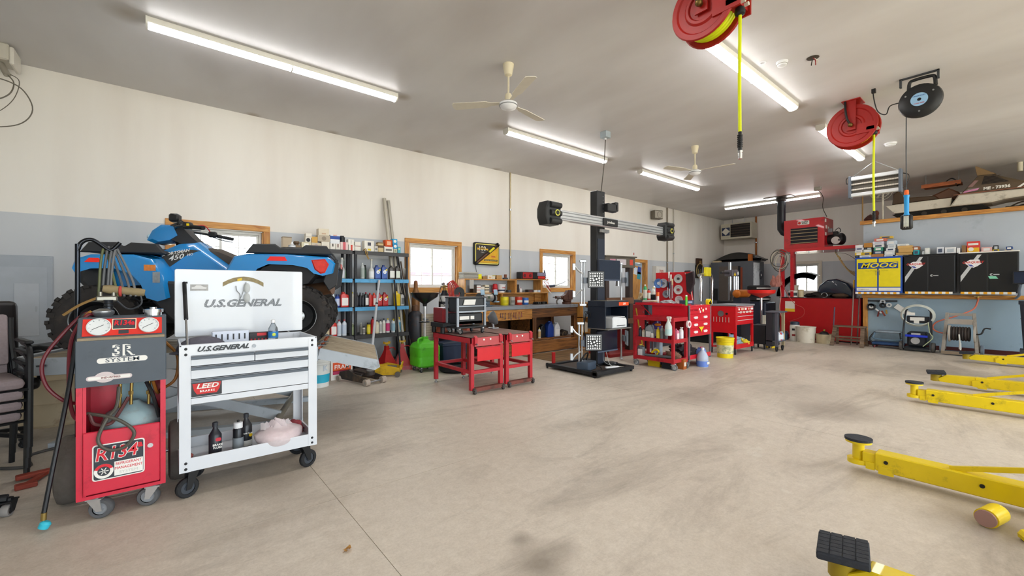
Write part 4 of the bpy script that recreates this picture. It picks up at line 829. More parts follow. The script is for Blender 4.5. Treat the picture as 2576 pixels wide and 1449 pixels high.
o = thing('quad_bike', 'blue and black four wheel quad bike raised on the lift table', 'quad bike', (.482,5.085, LZ),-20)
BLUE = pm('#1787cf', .25, coat=.6, var=.05, scale=4); PLA = pm('#2b2c2f', .55, var=.15); TIRE = pm('#2c2928', .85, var=.25, scale=14, dirt='#4a4038', dirt_amt=.3)
lug = None
for (x, y, fr) in ((-.785,-.47,1),(-.785,.47,1),(.72,-.46,0),(.72,.46,0)):
    M = Matrix.Translation((x, y, .29)) @ Matrix.Rotation(R(90),4, 'X'); w = .1 if fr else .12
    if fr: M = Matrix.Translation((x, y, .29)) @ Matrix.Rotation(R(10),4, 'Z') @ Matrix.Rotation(R(90),4, 'X')
    t = MB().lathe([(.15,-w*.8),(.165,-w*.95),(.22,-w*1.05),(.26,-w*.9),(.272,-w*.6),(.276,0),(.272, w*.6),(.26, w*.9),(.22, w*1.05),(.165, w*.95),(.15, w*.8)],40, M).done('tyre', TIRE, o)
    b = MB()
    for k in range(18):
        for s in (-1,1):
            a = 2*math.pi*(k+.25*s)/18; L_ = M @ Matrix.Rotation(a, 4, 'Z') @ Matrix.Translation((.279,0, s*w*.45)) @ Matrix.Rotation(R(28*s),4, 'X'); b.cbox((0,0,0),(.024,.032, w*.75)) if False else b.box(-.012,.012,-.015,.015,-w*.42, w*.42, L_)
            L2 = M @ Matrix.Rotation(a+.06,4, 'Z') @ Matrix.Translation((.262,0, s*w*.92)); b.box(-.03,.016,-.02,.02,-.012,.012, L2)
    lg = b.done('tread_lugs', TIRE,t,0); lg['kind'] = 'stuff'
    rim = MB().lathe([(0,.02),(.04,.035),(.055,.02),(.06,0),(.12,.02),(.135,.06),(.155, w*.75),(.16, w*.85),(.165, w*.7),(.15,0),(.15,-w*.7),(.06,-.03),(0,-.03)],30, M @ Matrix.Scale(1,4)).done('rim', pm('#1b1c1f', .3,.3) if fr else pm('#3b3d3e', .35,.6), t)
    MB().torus((0,0,0),.158,.006, 'z', 36).done('rim_edge', pm('#8c8f90', .3,.8), t).matrix_local = M @ Matrix.Translation((0,0, w*.84))
    MB().lathe([(0,.045),(.03,.045),(.05,.035),(.05,.02),(0,.02)],18, M).done('hub_cap', pm('#a5a8aa', .35,.7), t)
    MB().bar((x, y*.85,.3),(x*.72, y*.25,.33),.05,.05).bar((x, y*.8,.36),(x*.75, y*.35,.58),.035,.035).done('suspension_arm', pm('#33312f', .5,.3), o)
MB().box(-.72,.7,-.17,.17,.2,.42, bev=.03).box(-.3,.35,-.24,.24,.24,.62, bev=.04).box(.55,.98,-.16,.16,.45,.68, bev=.03).done('engine_frame', pm('#1b1b1d', .5,.2), o)
MB().prism([(-.2,.2),(.45,.2),(.5,.28),(.38,.34),(-.1,.34),(-.2,.6),(-.33,.62),(-.42,.45),(-.3,.3)], 'y', -.5,.5, bev=.02).done('footwell', PLA, o, smooth=30)
# blue bodywork: lofted across the width so the sides curve in
def across(poly, ws, name, mat, sub=None, par=None):
    secs = []
    for (y, sc, dz, dx) in ws:
        cx = sum(p[0] for p in poly)/len(poly); cz = sum(p[1] for p in poly)/len(poly)
        secs.append([(cx+(p[0]-cx)*sc+dx, y, cz+(p[1]-cz)*sc+dz) for p in poly])
    return MB().loft(secs).done(name, mat, par or o, smooth=35)
ff = [(-.92,.73),(-.9,.79),(-.8,.83),(-.52,.835),(-.4,.8),(-.31,.66),(-.28,.47),(-.34,.45),(-.42,.48),(-.46,.6),(-.53,.69),(-.65,.735),(-.8,.73),(-.9,.69)]
across(ff, [(-.56,.97,-.015,0),(-.54,1,0,0),(-.3,1,.02,0)], 'front_fender', BLUE); across(ff, [(.3,1,.02,0),(.54,1,0,0),(.56,.97,-.015,0)], 'front_fender', BLUE)
across([(-.93,.72),(-.88,.82),(-.5,.85),(-.38,.82),(-.4,.6),(-.85,.55)],[(-.3,1,0,0),(0,1,.01,0),(.3,1,0,0)], 'nose', BLUE)
across([(-1.0,.62),(-.97,.76),(-.82,.78),(-.75,.55),(-.9,.5)],[(-.34,.9,0,.04),(-.3,1,0,0),(.3,1,0,0),(.34,.9,0,.04)], 'front_bumper', PLA)
tank = [(-.46,.8),(-.42,.89),(-.3,.955),(-.18,.97),(-.1,.91),(.06,.78),(.14,.72),(.1,.6),(-.1,.5),(-.26,.46),(-.36,.62)]
across(tank, [(-.3,.9,-.02,0),(-.26,1,0,0),(-.1,1.03,.02,0),(.1,1.03,.02,0),(.26,1,0,0),(.3,.9,-.02,0)], 'tank_cover', BLUE)
MB().prism([(-.44,.79),(-.38,.87),(-.2,.905),(-.12,.9),(-.22,.86),(-.36,.74),(-.41,.66)], 'y', -.305,-.285).done('side_decal', pm('#3a3733', .4),o,0)
text('lettering', 'SPORTSMAN', .036, PAPER, o, (-.31,-.306,.875),(90,-14,0), shear=.35, off=.0008, sx=1.05); text('lettering', '450', .06, PAPER, o, (-.31,-.3065,.83),(90,-14,0), shear=.4, off=.001, sx=1.3); text('lettering', 'HO', .03, PAPER, o, (-.2,-.3065,.86),(90,-14,0), shear=.3, off=.0006)
MB().box(-.44,-.36,-.566,-.561,.7,.75).done('warning_sticker', pm('#d8813a', .5, var=.4, scale=50),o,0); MB().box(-.38,-.33,-.566,-.561,.6,.69).done('warning_sticker', pm('#8c9398', .5, var=.4, scale=50),o,0)
across([(-.16,.9),(-.1,.935),(-.02,.925),(.12,.86),(.25,.835),(.46,.85),(.46,.77),(.14,.75),(.0,.82)],[(-.19,.9,-.02,0),(-.15,1,0,0),(0,1.02,.012,0),(.15,1,0,0),(.19,.9,-.02,0)], 'seat', pm('#4a423b', .65, bump=.1, scale=40))
rf = [(.13,.7),(.2,.84),(.3,.865),(.62,.87),(.98,.85),(1.04,.79),(1.02,.7),(.94,.68),(.86,.7),(.8,.755),(.68,.78),(.47,.785),(.38,.74),(.28,.6),(.2,.58)]
across(rf, [(-.54,.97,-.01,0),(-.52,1,0,0),(-.2,1,.015,0),(.2,1,.015,0),(.52,1,0,0),(.54,.97,-.01,0)], 'rear_fender', BLUE)
MB().prism([(.3,.6),(.42,.74),(.5,.775),(.68,.77),(.8,.74),(.86,.68),(.8,.6),(.6,.55)], 'y', -.5,.5).done('inner_fender', pm('#15161a', .6),o,0)
def rack(x0, x1, z, name):
    r = MB().box(x0, x1,-.46,.46, z, z+.035, bev=.012).done(name, PLA,o,0)
    for k in range(5): y = -.4+.2*k; MB().box(x0+.03, x1-.03, y-.025, y+.025, z+.033, z+.062, bev=.008).done('rack_slat', PLA,r,0)
    for s in (-1,1): MB().prism([(x0-.04, z+.0),(x0+.02, z+.085),(x0+.2, z+.09),(x0+.24, z+.06),(x1-.24, z+.06),(x1-.2, z+.09),(x1-.02, z+.085),(x1+.04, z)], 'y', s*.47-.025, s*.47+.025, bev=.01).done('rack_rail', PLA,r,0)
rack(-.86,-.36,.85, 'front_rack'); rack(.32,.98,.875, 'rear_rack')
MB().prism([(.46,.805),(.49,.845),(.61,.845),(.63,.805)], 'y', -.546,-.536).done('side_reflector', pm('#d81a1c', .2, emit=.15),o,0); MB().prism([(-.83,.765),(-.8,.8),(-.74,.8),(-.72,.765)], 'y', -.568,-.556).done('side_reflector', pm('#d8281c', .2, emit=.15),o,0)
for s in (-1,1):
    MB().prism([(.83,.82),(.95,.83),(.985,.78),(.95,.7),(.91,.69),(.86,.73)], 'y', s*.5-.05, s*.5+.05, bev=.01).done('tail_light', pm('#d02414', .15, var=.4, scale=30, coat=.5), o)
    MB().prism([(.98,.78),(1.07,.8),(1.05,.58),(.98,.53),(.93,.62)], 'y', s*.47-.04, s*.47+.04, bev=.008).done('mud_flap', PLA,o,0)
MB().box(1.03,1.06,-.5,.5,.76,.83, bev=.01).done('rear_bumper', PLA,o,0); MB().box(1.055,1.065,.1,.4,.77,.82).done('rear_reflector', pm('#c8402a', .4),o,0)
MB().cyl((.6,-.16,.5),(.98,-.3,.56),.065, n=18).cyl((.975,-.298,.56),(1.0,-.306,.563),.07, n=18).done('muffler', pm('#7a5a44', .5,.7, var=.3), o); MB().tube([(.6,-.15,.5),(.4,-.2,.44),(.1,-.2,.42)],.028,8,4).done('exhaust_pipe', pm('#8a6a4c', .45,.8), o)
# steering
across([(-.6,1.0),(-.56,1.09),(-.49,1.15),(-.4,1.15),(-.36,1.05),(-.44,.99),(-.54,.97)],[(-.13,.8,0,.03),(-.1,1,0,0),(.1,1,0,0),(.13,.8,0,.03)], 'headlight_pod', BLUE)
MB().box(-.61,-.56,-.09,.09,1.01,1.06, bev=.015).done('headlight', pm('#bfe0ee', .1, coat=.5), o)
across([(-.46,1.03),(-.42,1.16),(-.36,1.19),(-.24,1.04),(-.18,.98),(-.3,.95)],[(-.12,.9,0,0),(0,1.0,.01,0),(.12,.9,0,0)], 'instrument_pod', PLA)
MB().cyl((-.36,0,.9),(-.4,0,1.1),.035).done('steering_post', BLACK, o)
MB().tube([(-.12,-.4,1.1),(-.28,-.28,1.12),(-.38,-.1,1.12),(-.38,.1,1.12),(-.28,.28,1.12),(-.12,.4,1.1)],.012,8,5).done('handlebar', BLACK, o)
for s in (-1,1):
    MB().cyl((-.17, s*.36,1.107),(-.05, s*.46,1.09),.018).done('grip', RUBBER, o); MB().box(-.24,-.17, s*.34-.03, s*.34+.03,1.09,1.15, bev=.01).done('switch_block', BLACK, o)
    MB().tube([(-.2, s*.34,1.09),(-.14, s*.43,1.07),(-.06, s*.49,1.06)],.006,6,4).done('brake_lever', STEEL, o)
MB().box(-.205,-.185,-.375,-.365,1.115,1.135).done('switch_button', YEL,o,0)
for k in range(3): MB().tube([(-.22,-.33+.01*k, 1.12),(-.3,-.22,1.15+.015*k),(-.38,-.08,1.12+.01*k),(-.4,-.05,1.0)],.005,6,5).done('control_cable', BLACK, o)
MB().tube([(-.22,.33,1.14),(-.26,.25,1.2),(-.36,.12,1.16)],.005,6,5).done('control_cable', pm('#c23030', .5), o); MB().box(-.46,-.38,-.04,.06,1.19,1.27, bev=.015).done('display_pod', BLACK, o)

# ================================================================== SHELVING AND WHAT STANDS ON IT
SHB = pm('#4d9ccb', .45, dirt='#2a4a5e', dirt_amt=.35, dirt_scale=8); SHK = pm('#25262a', .5)
def shelving(loc, lab):
    o = thing('shelving_unit', lab, 'shelving', loc, group='black post shelving units')      # local x 0..0.895, y 0 front .. 0.44
    for x in (.02,.875):
        for y in (.03,.41): MB().cyl((x, y, 0),(x, y, 1.89),.022, n=12).done('post', SHK, o)
    for z in (1.89,1.455,1.015,.575,.11):
        blue = z in (1.455,1.015)
        s_ = MB().box(0,.895,0,.44, z-.02, z, bev=.003).done('shelf', SHK if not blue else pm('#33373c', .6),o,0)
        MB().box(0,.895,-.008,0, z-.062, z-.004, bev=.002).done('shelf_edge', SHB if blue else pm('#3c3b3c', .5, var=.2),s_,0)
    return o
shelving((1.36,6.62,0), 'black shelving unit with blue edged shelves, left one behind the quad bike'); shelving((2.293,6.62,0), 'black shelving unit with blue edged shelves, right one beside the window')
def carton(name, label, x0, x1, y0, dep, z0, z1, col, deco=(), group=None, cat='box'):
    o = thing(name, label, cat, ((x0+x1)/2, y0, z0),0, group); w = x1-x0; h = z1-z0
    MB().box(-w/2, w/2,0, dep, 0, h, bev=.002).done('carton', pm(col, .75, var=.08, scale=20),o,0)
    for (k, c, a) in deco:
        if k == 'band': MB().box(-w/2-.001, w/2+.001,-.0012, dep+.001, h*a[0], h*a[1]).done('printed_band', pm(c, .6),o,0)
        elif k == 'panel': MB().box(-w*a[0]/2, w*a[0]/2,-.0015,0, h*a[1], h*a[2]).done('printed_panel', pm(c, .6),o,0)
        elif k == 'dot': MB().cyl((0,0, h/2),(0,-.002, h/2), a, n=16).done('printed_dot', pm(c, .6), o)
        elif k == 'text': text('lettering', a[0], a[1], pm(c, .6), o, (0,-.0022, h*a[2]), NY, off=.0004)
        elif k == 'flap': MB().box(-w/2, w/2, dep*.02, dep*.98, h, h+.001).done('tape_strip', pm(c, .6),o,0)
    return o
GB = 'parts boxes on top of the black shelving'
T = 1.89
rows = [
 (1.307,1.421, T, 2.037, '#b9a890', 'tan upright carton at the far left of the shelving top', [('band', '#8f7f6a', (.9,1.0))]),
 (1.55,1.676, T, 1.978, '#d9cfb0', 'cream carton under the small dotted box', [('panel', '#f0eee2', (.5,.2,.8))]),
 (1.600,1.68,1.978,2.045, '#dcd6c8', 'small white box with a big black ringed dot', [('dot', '#1c1c1e', .028), ]),
 (1.606,1.688,2.045,2.107, '#e3ddd0', 'small white box on top of the dotted box', [('panel', '#c9bfae', (.8,.1,.3))]),
 (1.68,1.818, T, 1.977, '#c9bda6', 'long tan carton below the yellowish cube', [('dot', '#b9a6a2', .025)]),
 (1.686,1.768,1.977,2.064, '#cfa254', 'plain yellowish cardboard cube', []),
 (1.823,1.938, T, 2.0, '#e2dccd', 'white carton with a brown side under the wide grey box', [('panel', '#cfc6b6', (.7,.1,.5))]),
 (1.771,1.946,2.0,2.096, '#b8ab97', 'wide grey tan carton with faded print', [('dot', '#8e8272', .032)]),
 (1.782,1.93,2.096,2.194, '#ddd2bb', 'cream carton highest on the shelving top', [('panel', '#c9a98c', (.4,.15,.35))]),
 (1.948,2.022, T, 1.984, '#e5e0d6', 'small white box with a split flap left of its twin', [('panel', '#55504c', (.25,.5,.95))]),
 (2.028,2.094, T, 1.984, '#e0dacf', 'small white box with a dark split flap under the blue carton', [('panel', '#6a3a38', (.25,.4,.95))]),
 (1.95,2.088,1.984,2.114, '#e6e8ea', 'white carton with a broad blue band', [('band', '#2d4f9a', (.5,.88)),('text', '#d8642a', ('PARTS', .02,.94))]),
 (2.098,2.213, T, 2.015, '#e3c9c4', 'pink and white carton under the black canister', [('panel', '#d0626a', (.35,0,1))]),
 (2.222,2.31, T, 1.98, '#e6e0d6', 'white carton with a red edge below another white box', [('panel', '#d0402e', (.3,0,1))]),
 (2.214,2.303,1.98,2.066, '#e8e4da', 'white box with a line drawing stacked above the red edged box', [('panel', '#9a958c', (.08,.2,.8))]),
 (2.318,2.407, T, 2.034, '#e6e1d6', 'white box with a printed scroll right of the red edged box', [('band', '#8a4a40', (.5,.56))]),
 (2.468,2.622, T, 2.062, '#e9e5da', 'tall white carton with a dark emblem and yellow patch', [('panel', '#4a4c58', (.35,.55,.85)),('panel', '#e0c33c', (.35,.1,.28))]),
 (2.63,2.686, T, 1.985, '#cdc8c0', 'small grey box beside the tall white carton', [('dot', '#7e7a74', .018)]),
 (2.692,2.78, T, 2.05, '#cfb98c', 'brown and cream upright carton with a dark band', [('band', '#5a4632', (.45,.7)),('band', '#7a6238', (.9,1))]),
 (2.795,2.945, T, 1.996, '#e2ddd4', 'wide white carton under the orange box', [('panel', '#77726c', (.7,.3,.6)),('panel', '#c8402e', (.9,.92,1))]),
 (2.813,2.932,1.996,2.1, '#d2541e', 'orange carton with a pale label', [('panel', '#e8b08a', (.55,.2,.8))]),
 (2.952,3.018, T, 1.962, '#b8b6a4', 'greenish grey small box at the bottom of the blue pile', [('dot', '#8a9a7a', .015)]),
 (2.944,3.022,1.962,2.045, '#2f8fc4', 'bright blue small box with orange emblem, middle of its pile', [('dot', '#e8e6de', .025)]),
 (2.938,3.02,2.045,2.125, '#3aa0d2', 'bright blue small box with orange emblem, top of its pile', [('dot', '#f0ece0', .025)]),
 (3.026,3.078, T, 2.0, '#57a9b8', 'teal small box at the right end of the shelving top', [('panel', '#b8d0a8', (.5,.5,.8))]),
]
for (x0, x1, z0, z1, c, lab, deco) in rows: carton('parts_box', lab, x0, x1,6.69, min(.12,.5*(x1-x0)+.05), z0, z1, c, deco, GB)
o = thing('canister', 'black round canister on the pink and white carton', 'canister', (2.14,6.75,2.016)); MB().lathe([(0,0),(.042,0),(.042,.075),(.03,.085),(.03,.1),(0,.1)],18).done('body', BLACK, o); MB().torus((0,0,.075),.042,.003).done('rim', DKGREY, o)
o = thing('brown_part', 'round rusty brown engine part on the shelving top', 'car part', (1.495,6.75, T)); MB().lathe([(0,0),(.045,0),(.045,.03),(.03,.04),(.03,.06),(.042,.07),(.035,.095),(0,.09)],16).done('body', pm('#6a5540', .6,.3, var=.4), o); MB().box(-.03,.05,-.05,-.02,0,.035).done('flange', pm('#8a7458', .6),o,0)
o = thing('white_funnel', 'small upturned white funnel beside the tan upright carton', 'funnel', (1.425,6.7, T)); MB().lathe([(.048,0),(.048,.03),(.018,.045),(.012,.08),(.008,.08),(.014,.04),(.044,.02),(.044,0),(.048,0)],18).done('cone', WHITE, o); MB().torus((0,0,.03),.049,.003).done('rim', pm('#8d8f90', .4), o)
o = tag(MB().tube([(2.43,6.64, T+.01),(2.44,6.6, T+.02),(2.46,6.6,1.84),(2.5,6.6,1.76)],.008,6,5).tube([(2.43,6.64, T+.012),(2.46,6.6, T+.03),(2.49,6.6,1.8),(2.51,6.6,1.77)],.006,6,5).done('brown_strap', pm('#a08048', .7)), 'tan cord drooping over the front of the shelving top', 'cord', kind='stuff')
# bottles
def oil_quart(o, w, h, col, cap, labc, em=None, dep=.07):
    d = dep/2; nk = w*.22
    sec = [(w*.5,0),(w*.5, h*.66),(w*.46, h*.72)]
    MB().prism([(-w*.47,0),(w*.47,0),(w*.5,.01),(w*.5, h*.68),(w*.42, h*.8),(w*.1, h*.86),(w*.1, h*.9),(-w*.34, h*.9),(-w*.34, h*.86),(-w*.5, h*.8),(-w*.5,.01)], 'y', -d, d, bev=.008, seg=2).done('body', pm(col, .35, coat=.2), o)
    MB().cyl((-w*.12,0, h*.89),(-w*.12,0, h), w*.21, n=14).done('cap', pm(cap, .4), o)
    if labc: MB().prism(rrect(w*.8, h*.5,.006,3,0, h*.36), 'y', -d-.0012,-d).done('label', pm(labc, .5),o,0)
    if em: MB().cyl((0,-d-.001, h*.5),(0,-d-.0025, h*.5), w*.3, n=18).done('emblem', pm(em[0],.5), o); MB().prism([(w*.0, h*.62),(w*.42, h*.75),(w*.42, h*.58)], 'y', -d-.0022,-d).done('emblem_flash', pm(em[1],.5),o,0); MB().prism([(-w*.14, h*.52),(0, h*.44),(w*.14, h*.52),(w*.05, h*.52),(0, h*.485),(-w*.05, h*.52)], 'y', -d-.0032,-d-.0022).done('emblem_mark', pm('#23408c', .5),o,0)
def round_can(o, w, h, col, cap, labc, neck=.35, trig=None):
    r = w/2
    if neck < .6: MB().lathe([(0,0),(r*.95,0),(r, .006),(r, h*.72),(r*.85, h*.8),(r*neck, h*.88),(r*neck, h*.92),(0, h*.92)],18).done('body', pm(col, .35), o)
    else: MB().lathe([(0,0),(r*.97,0),(r, .006),(r, h*.8),(r*.8, h*.85),(0, h*.85)],18).done('body', pm(col, .3,.2), o)
    z0 = h*.91 if neck < .6 else h*.84
    if trig: MB().box(-r*.35, r*.35,-r*.9, r*.5, h*.93, h, bev=.004).box(-r*.2, r*.2,-r*.7,-r*.5, h*.82, h*.94).cyl((0,0, z0-.01),(0,0, h*.94), r*.35, n=12).done('trigger_head', pm(trig, .45), o)
    else: MB().lathe([(0, z0),(r*max(neck, .4)*1.1, z0),(r*max(neck, .4), h),(0, h)],14).done('cap', pm(cap, .4), o)
    if labc: MB().lathe([(r, h*.12),(r+.001, h*.12),(r+.001, h*.66),(r, h*.66)],18).done('label', pm(labc, .5), o)
def long_neck(o, w, h, col, cap, labc):
    r = w/2; MB().lathe([(0,0),(r*.95,0),(r, .01),(r, h*.42),(r*.9, h*.47),(r*.36, h*.56),(r*.36, h*.93),(0, h*.93)],18).done('body', pm(col, .4), o); MB().cyl((0,0, h*.92),(0,0, h), r*.42, n=14).done('cap', pm(cap, .4), o)
    if labc: MB().lathe([(r, h*.08),(r+.001, h*.08),(r+.001, h*.38),(r, h*.38)],18).done('label', pm(labc, .5), o)
def put(kind, label, x0, x1, z0, z1, args, y=6.72, cat='bottle', group=None, name=None):
    o = thing(name or {'q': 'oil_bottle', 'c': 'spray_can', 'n': 'additive_bottle', 'b': 'fluid_bottle', 't': 'trigger_bottle'}[kind], label, cat, ((x0+x1)/2, y, z0),0, group); w = (x1-x0)*.96; h = z1-z0
    if kind == 'q': oil_quart(o, w, h, *args)
    elif kind == 'c': round_can(o, w, h, *args, neck=.8)
    elif kind == 'b': round_can(o, w, h, *args)
    elif kind == 't': round_can(o, w, h, args[0], args[1], args[2], trig=args[1])
    else: long_neck(o, w, h, *args)
    return o
g1, g2, g3 = 'bottles on the upper blue shelf', 'bottles on the lower blue shelf', 'bottles on the black third shelf'
z = 1.455
put('b', 'small amber bottle at the left of the upper blue shelf', 1.912,1.972, z, 1.589,('#8a5a20', '#c99a2a', '#e2dccb'), group=g1)
put('b', 'white bottle with a green collar on the upper blue shelf', 1.977,2.075, z, 1.63,('#e8eae8', '#3fae5c', '#dfe3e2'), group=g1)
put('n', 'long necked translucent bottle left of the shelving divider', 2.08,2.175, z, 1.775,('#c3c6c6', '#d8d6cc', '#d0d4da'), group=g1)
put('n', 'dark long necked bottle behind the shelving divider', 2.16,2.235, z, 1.76,('#97a099', '#b9bab2', '#7f9a7c'),6.85, group=g1)
put('b', 'slim silver bottle on the upper blue shelf', 2.412,2.478, z, 1.709,('#b5bab8', '#c7cac8', '#9fa9a2'), group=g1)
put('c', 'dark green can behind the second long necked bottle', 2.482,2.545, z, 1.68,('#2b3a30', '#1d1f20', '#3f5a48'),6.82, 'can', g1)
put('n', 'long necked white bottle beside the two blue oil bottles', 2.545,2.635, z, 1.775,('#cfcfca', '#d8cfbc', '#e4e6e6'), group=g1)
put('q', 'blue oil bottle with round white emblem, left of two', 2.638,2.736, z, 1.68,('#2c4b94', '#23356e', '#3f62aa', ('#eef0f0', '#e6d23a')), group=g1)
put('q', 'blue oil bottle with round white emblem, right of two', 2.75,2.85, z, 1.685,('#2c4b94', '#23356e', '#3f62aa', ('#eef0f0', '#e6d23a')), group=g1)
put('q', 'dark brown oil bottle with white label next to the blue oil', 2.88,2.98, z, 1.68,('#3a332e', '#2a2624', '#e3e3dc'), group=g1)
put('q', 'dark brown oil bottle with white and green label at the shelf end', 2.988,3.078, z, 1.68,('#3a332e', '#2a2624', '#d6ddcf'), group=g1)
z = 1.015
put('b', 'white bottle with blue base at the left of the lower blue shelf', 1.955,2.018, z, 1.25,('#dfe8ee', '#e8e8e6', '#6fb4d6'), group=g2)
put('c', 'blue and white aerosol can on the lower blue shelf', 2.026,2.094, z, 1.213,('#2c4aa0', '#24345e', '#c9d3ec'), cat='can', group=g2)
put('q', 'large red jug with white label left of the shelving divider', 2.1,2.222, z, 1.25,('#cf2a20', '#b0221c', '#efe9e4', None, .1), group=g2)
put('b', 'white bottle with yellow cap right of the shelving divider', 2.262,2.32, z, 1.245,('#e2e0d2', '#d8c23a', '#d7d6d0'), group=g2)
put('b', 'black bottle, first of three black ones on the lower blue shelf', 2.335,2.384, z, 1.24,('#1f2024', '#17181a', '#3a3c42'), group=g2)
put('b', 'black bottle, second of three black ones on the lower blue shelf', 2.385,2.433, z, 1.238,('#1f2024', '#17181a', '#2d2f36'), group=g2)
put('b', 'black bottle, third of three black ones on the lower blue shelf', 2.434,2.474, z, 1.23,('#1f2024', '#17181a', '#44464c'), group=g2)
put('q', 'black bottle with white label and red cap on the lower blue shelf', 2.476,2.538, z, 1.243,('#242428', '#a82030', '#e6e4e0'), group=g2)
put('q', 'plain red bottle behind the leaning grey pole', 2.541,2.6, z, 1.23,('#c4241e', '#a81e1a', None), group=g2)
put('q', 'red jug with orange label right of the leaning grey pole', 2.604,2.676, z, 1.23,('#c92a1c', '#e0551c', '#ece6e0'), group=g2)
put('q', 'red oil bottle with round white emblem, left of two', 2.68,2.762, z, 1.235,('#b01f22', '#8f1a1c', '#c8393a', ('#eef0f0', '#e6d23a')), group=g2)
put('q', 'red oil bottle with round white emblem, right of two', 2.77,2.864, z, 1.24,('#b01f22', '#8f1a1c', '#c8393a', ('#eef0f0', '#e6d23a')), group=g2)
put('q', 'bright yellow oil bottle at the right of the lower blue shelf', 2.975,3.074, z, 1.255,('#f0cf12', '#e2b80c', '#e8c818'), group=g2)
put('q', 'slim white and black bottle at the end of the lower blue shelf', 3.084,3.146, z, 1.225,('#d8dada', '#2b2c2e', '#6e7276'), group=g2)
z = .575
put('c', 'amber can at the left of the third shelf', 1.893,1.945, z, .79,('#b98a3a', '#c9a24a', '#d9c9a0'), cat='can', group=g3)
put('q', 'red jug with white label on the third shelf', 1.952,2.046, z, .82,('#c8241c', '#a01c18', '#efeae6', None, .08), group=g3)
put('b', 'white bottle with red cap next to the red jug on the third shelf', 2.05,2.122, z, .822,('#dfe4ea', '#b83238', '#c9d6e2'), group=g3)
put('b', 'white bottle with red cap left of the divider on the third shelf', 2.13,2.2, z, .825,('#e3e8ee', '#c03a3e', '#cfd9e6'), group=g3)
put('b', 'green and white bottle right of the divider on the third shelf', 2.26,2.327, z, .76,('#8f9a74', '#d8d8cc', '#a9b48c'), group=g3)
put('b', 'grey bottle with silver cap on the third shelf', 2.4,2.442, z, .76,('#8d8b84', '#cfcfca', '#77746c'), group=g3)
put('c', 'small white jar with dark lid on the third shelf', 2.445,2.49, z, .7,('#d6cfc4', '#2e2c2a', '#8f8a84'), cat='jar', group=g3)
put('c', 'yellow aerosol can on the third shelf', 2.515,2.575, z, .755,('#e8cf18', '#1d1c1a', '#efdc4a'), cat='can', group=g3)
put('t', 'red bottle with black trigger on the third shelf', 2.58,2.64, z, .848,('#c8282a', '#1d1d1f', '#b02024'), group=g3)
put('b', 'cream bottle with brown print on the third shelf', 2.648,2.714, z, .79,('#e0d4b4', '#3a3430', '#e9e2cc'), group=g3)
put('b', 'thin white bottle with black nozzle on the third shelf', 2.718,2.765, z, .795,('#dcdcd6', '#1f1f21', '#b9bab8'), group=g3)
put('b', 'white bottle with tall nozzle on the third shelf', 2.769,2.826, z, .81,('#e2e0d8', '#26262a', '#d8d4c8'), group=g3)
put('b', 'white and pink bottle with yellow collar on the third shelf', 2.832,2.898, z, .81,('#e6e0de', '#e0c030', '#d2407a'), group=g3)
put('t', 'white spray bottle with yellow trigger on the third shelf', 2.925,2.992, z, .8,('#d9e2e4', '#d8c02a', '#9ac4d4'), group=g3)
put('t', 'pale blue spray bottle with yellow head at the third shelf end', 3.03,3.09, z, .82,('#b9d0d8', '#e0c428', '#5fa8c8'), group=g3)
# wall outlet seen between the shelves
o = thing('wall_outlet', 'dark wall outlet plate behind the lower blue shelf', 'outlet', (2.86, YB, 1.27)); MB().box(-.035,.035,-.012,0,0,.16, bev=.004).done('plate', DKGREY,o,0)
for q in (.04,.11): MB().box(-.015,.015,-.014,-.012, q, q+.028).done('socket', BLACK,o,0)
# leaning poles
def pole(name, lab, a, b, r, mat, cat='pole', extra=None):
    o = thing(name, lab, cat, a); d = Vector(b)-Vector(a); MB().cyl((0,0,0), d, r, n=12).done('shaft', mat, o)
    for (t0, t1, rr, m_) in (extra or ()): MB().cyl(d*t0, d*t1, rr, n=12).done('band', m_, o)
    return o
pole('grey_pole', 'grey plastic pole leaning on the shelving with a black band', (2.3,6.05,.02),(2.665,6.59,1.43),.019, pm('#b9bcc0', .5), extra=[(.735,.75,.0205, BLACK)])
pole('metal_tube', 'long pale metal tube leaning on the wall, left of two', (3.06,6.6,.0),(2.955,7.08,2.86),.03, pm('#b9b3a4', .45,.4)); pole('metal_tube', 'long pale metal tube leaning on the wall, right of two', (3.14,6.6,0),(3.03,7.08,2.83),.026, pm('#b0ab9e', .45,.4))
for k, (x, c, lab) in enumerate(((3.24, '#2e2d2c', 'black bar'),(3.28, '#6a5c50', 'brown rod'),(3.33, '#c9c2b4', 'pale stick'),(3.21, '#47423d', 'dark steel rod'))):
    pole('leaning_bar', '%s leaning in the corner beside the right shelving unit' % lab, (x+.08,6.62,0),(x-.04+.02*k, 7.08,1.9-.12*k),.013, pm(c, .5,.3 if k != 2 else 0))
for k in range(4): pole('white_stick', ['thin white stick with a forked tip by the window corner', 'thin white stick crossing the window sill', 'thin cream stick low by the window corner', 'thick white pipe leaning under the window'][k],(3.3+.05*k, 6.72,.3 if k < 3 else 0),(3.19+.09*k, 7.06,1.55-.1*k) if k < 3 else (3.27,7.05,1.2),.007 if k < 3 else .022, pm('#d8d0bd', .6))
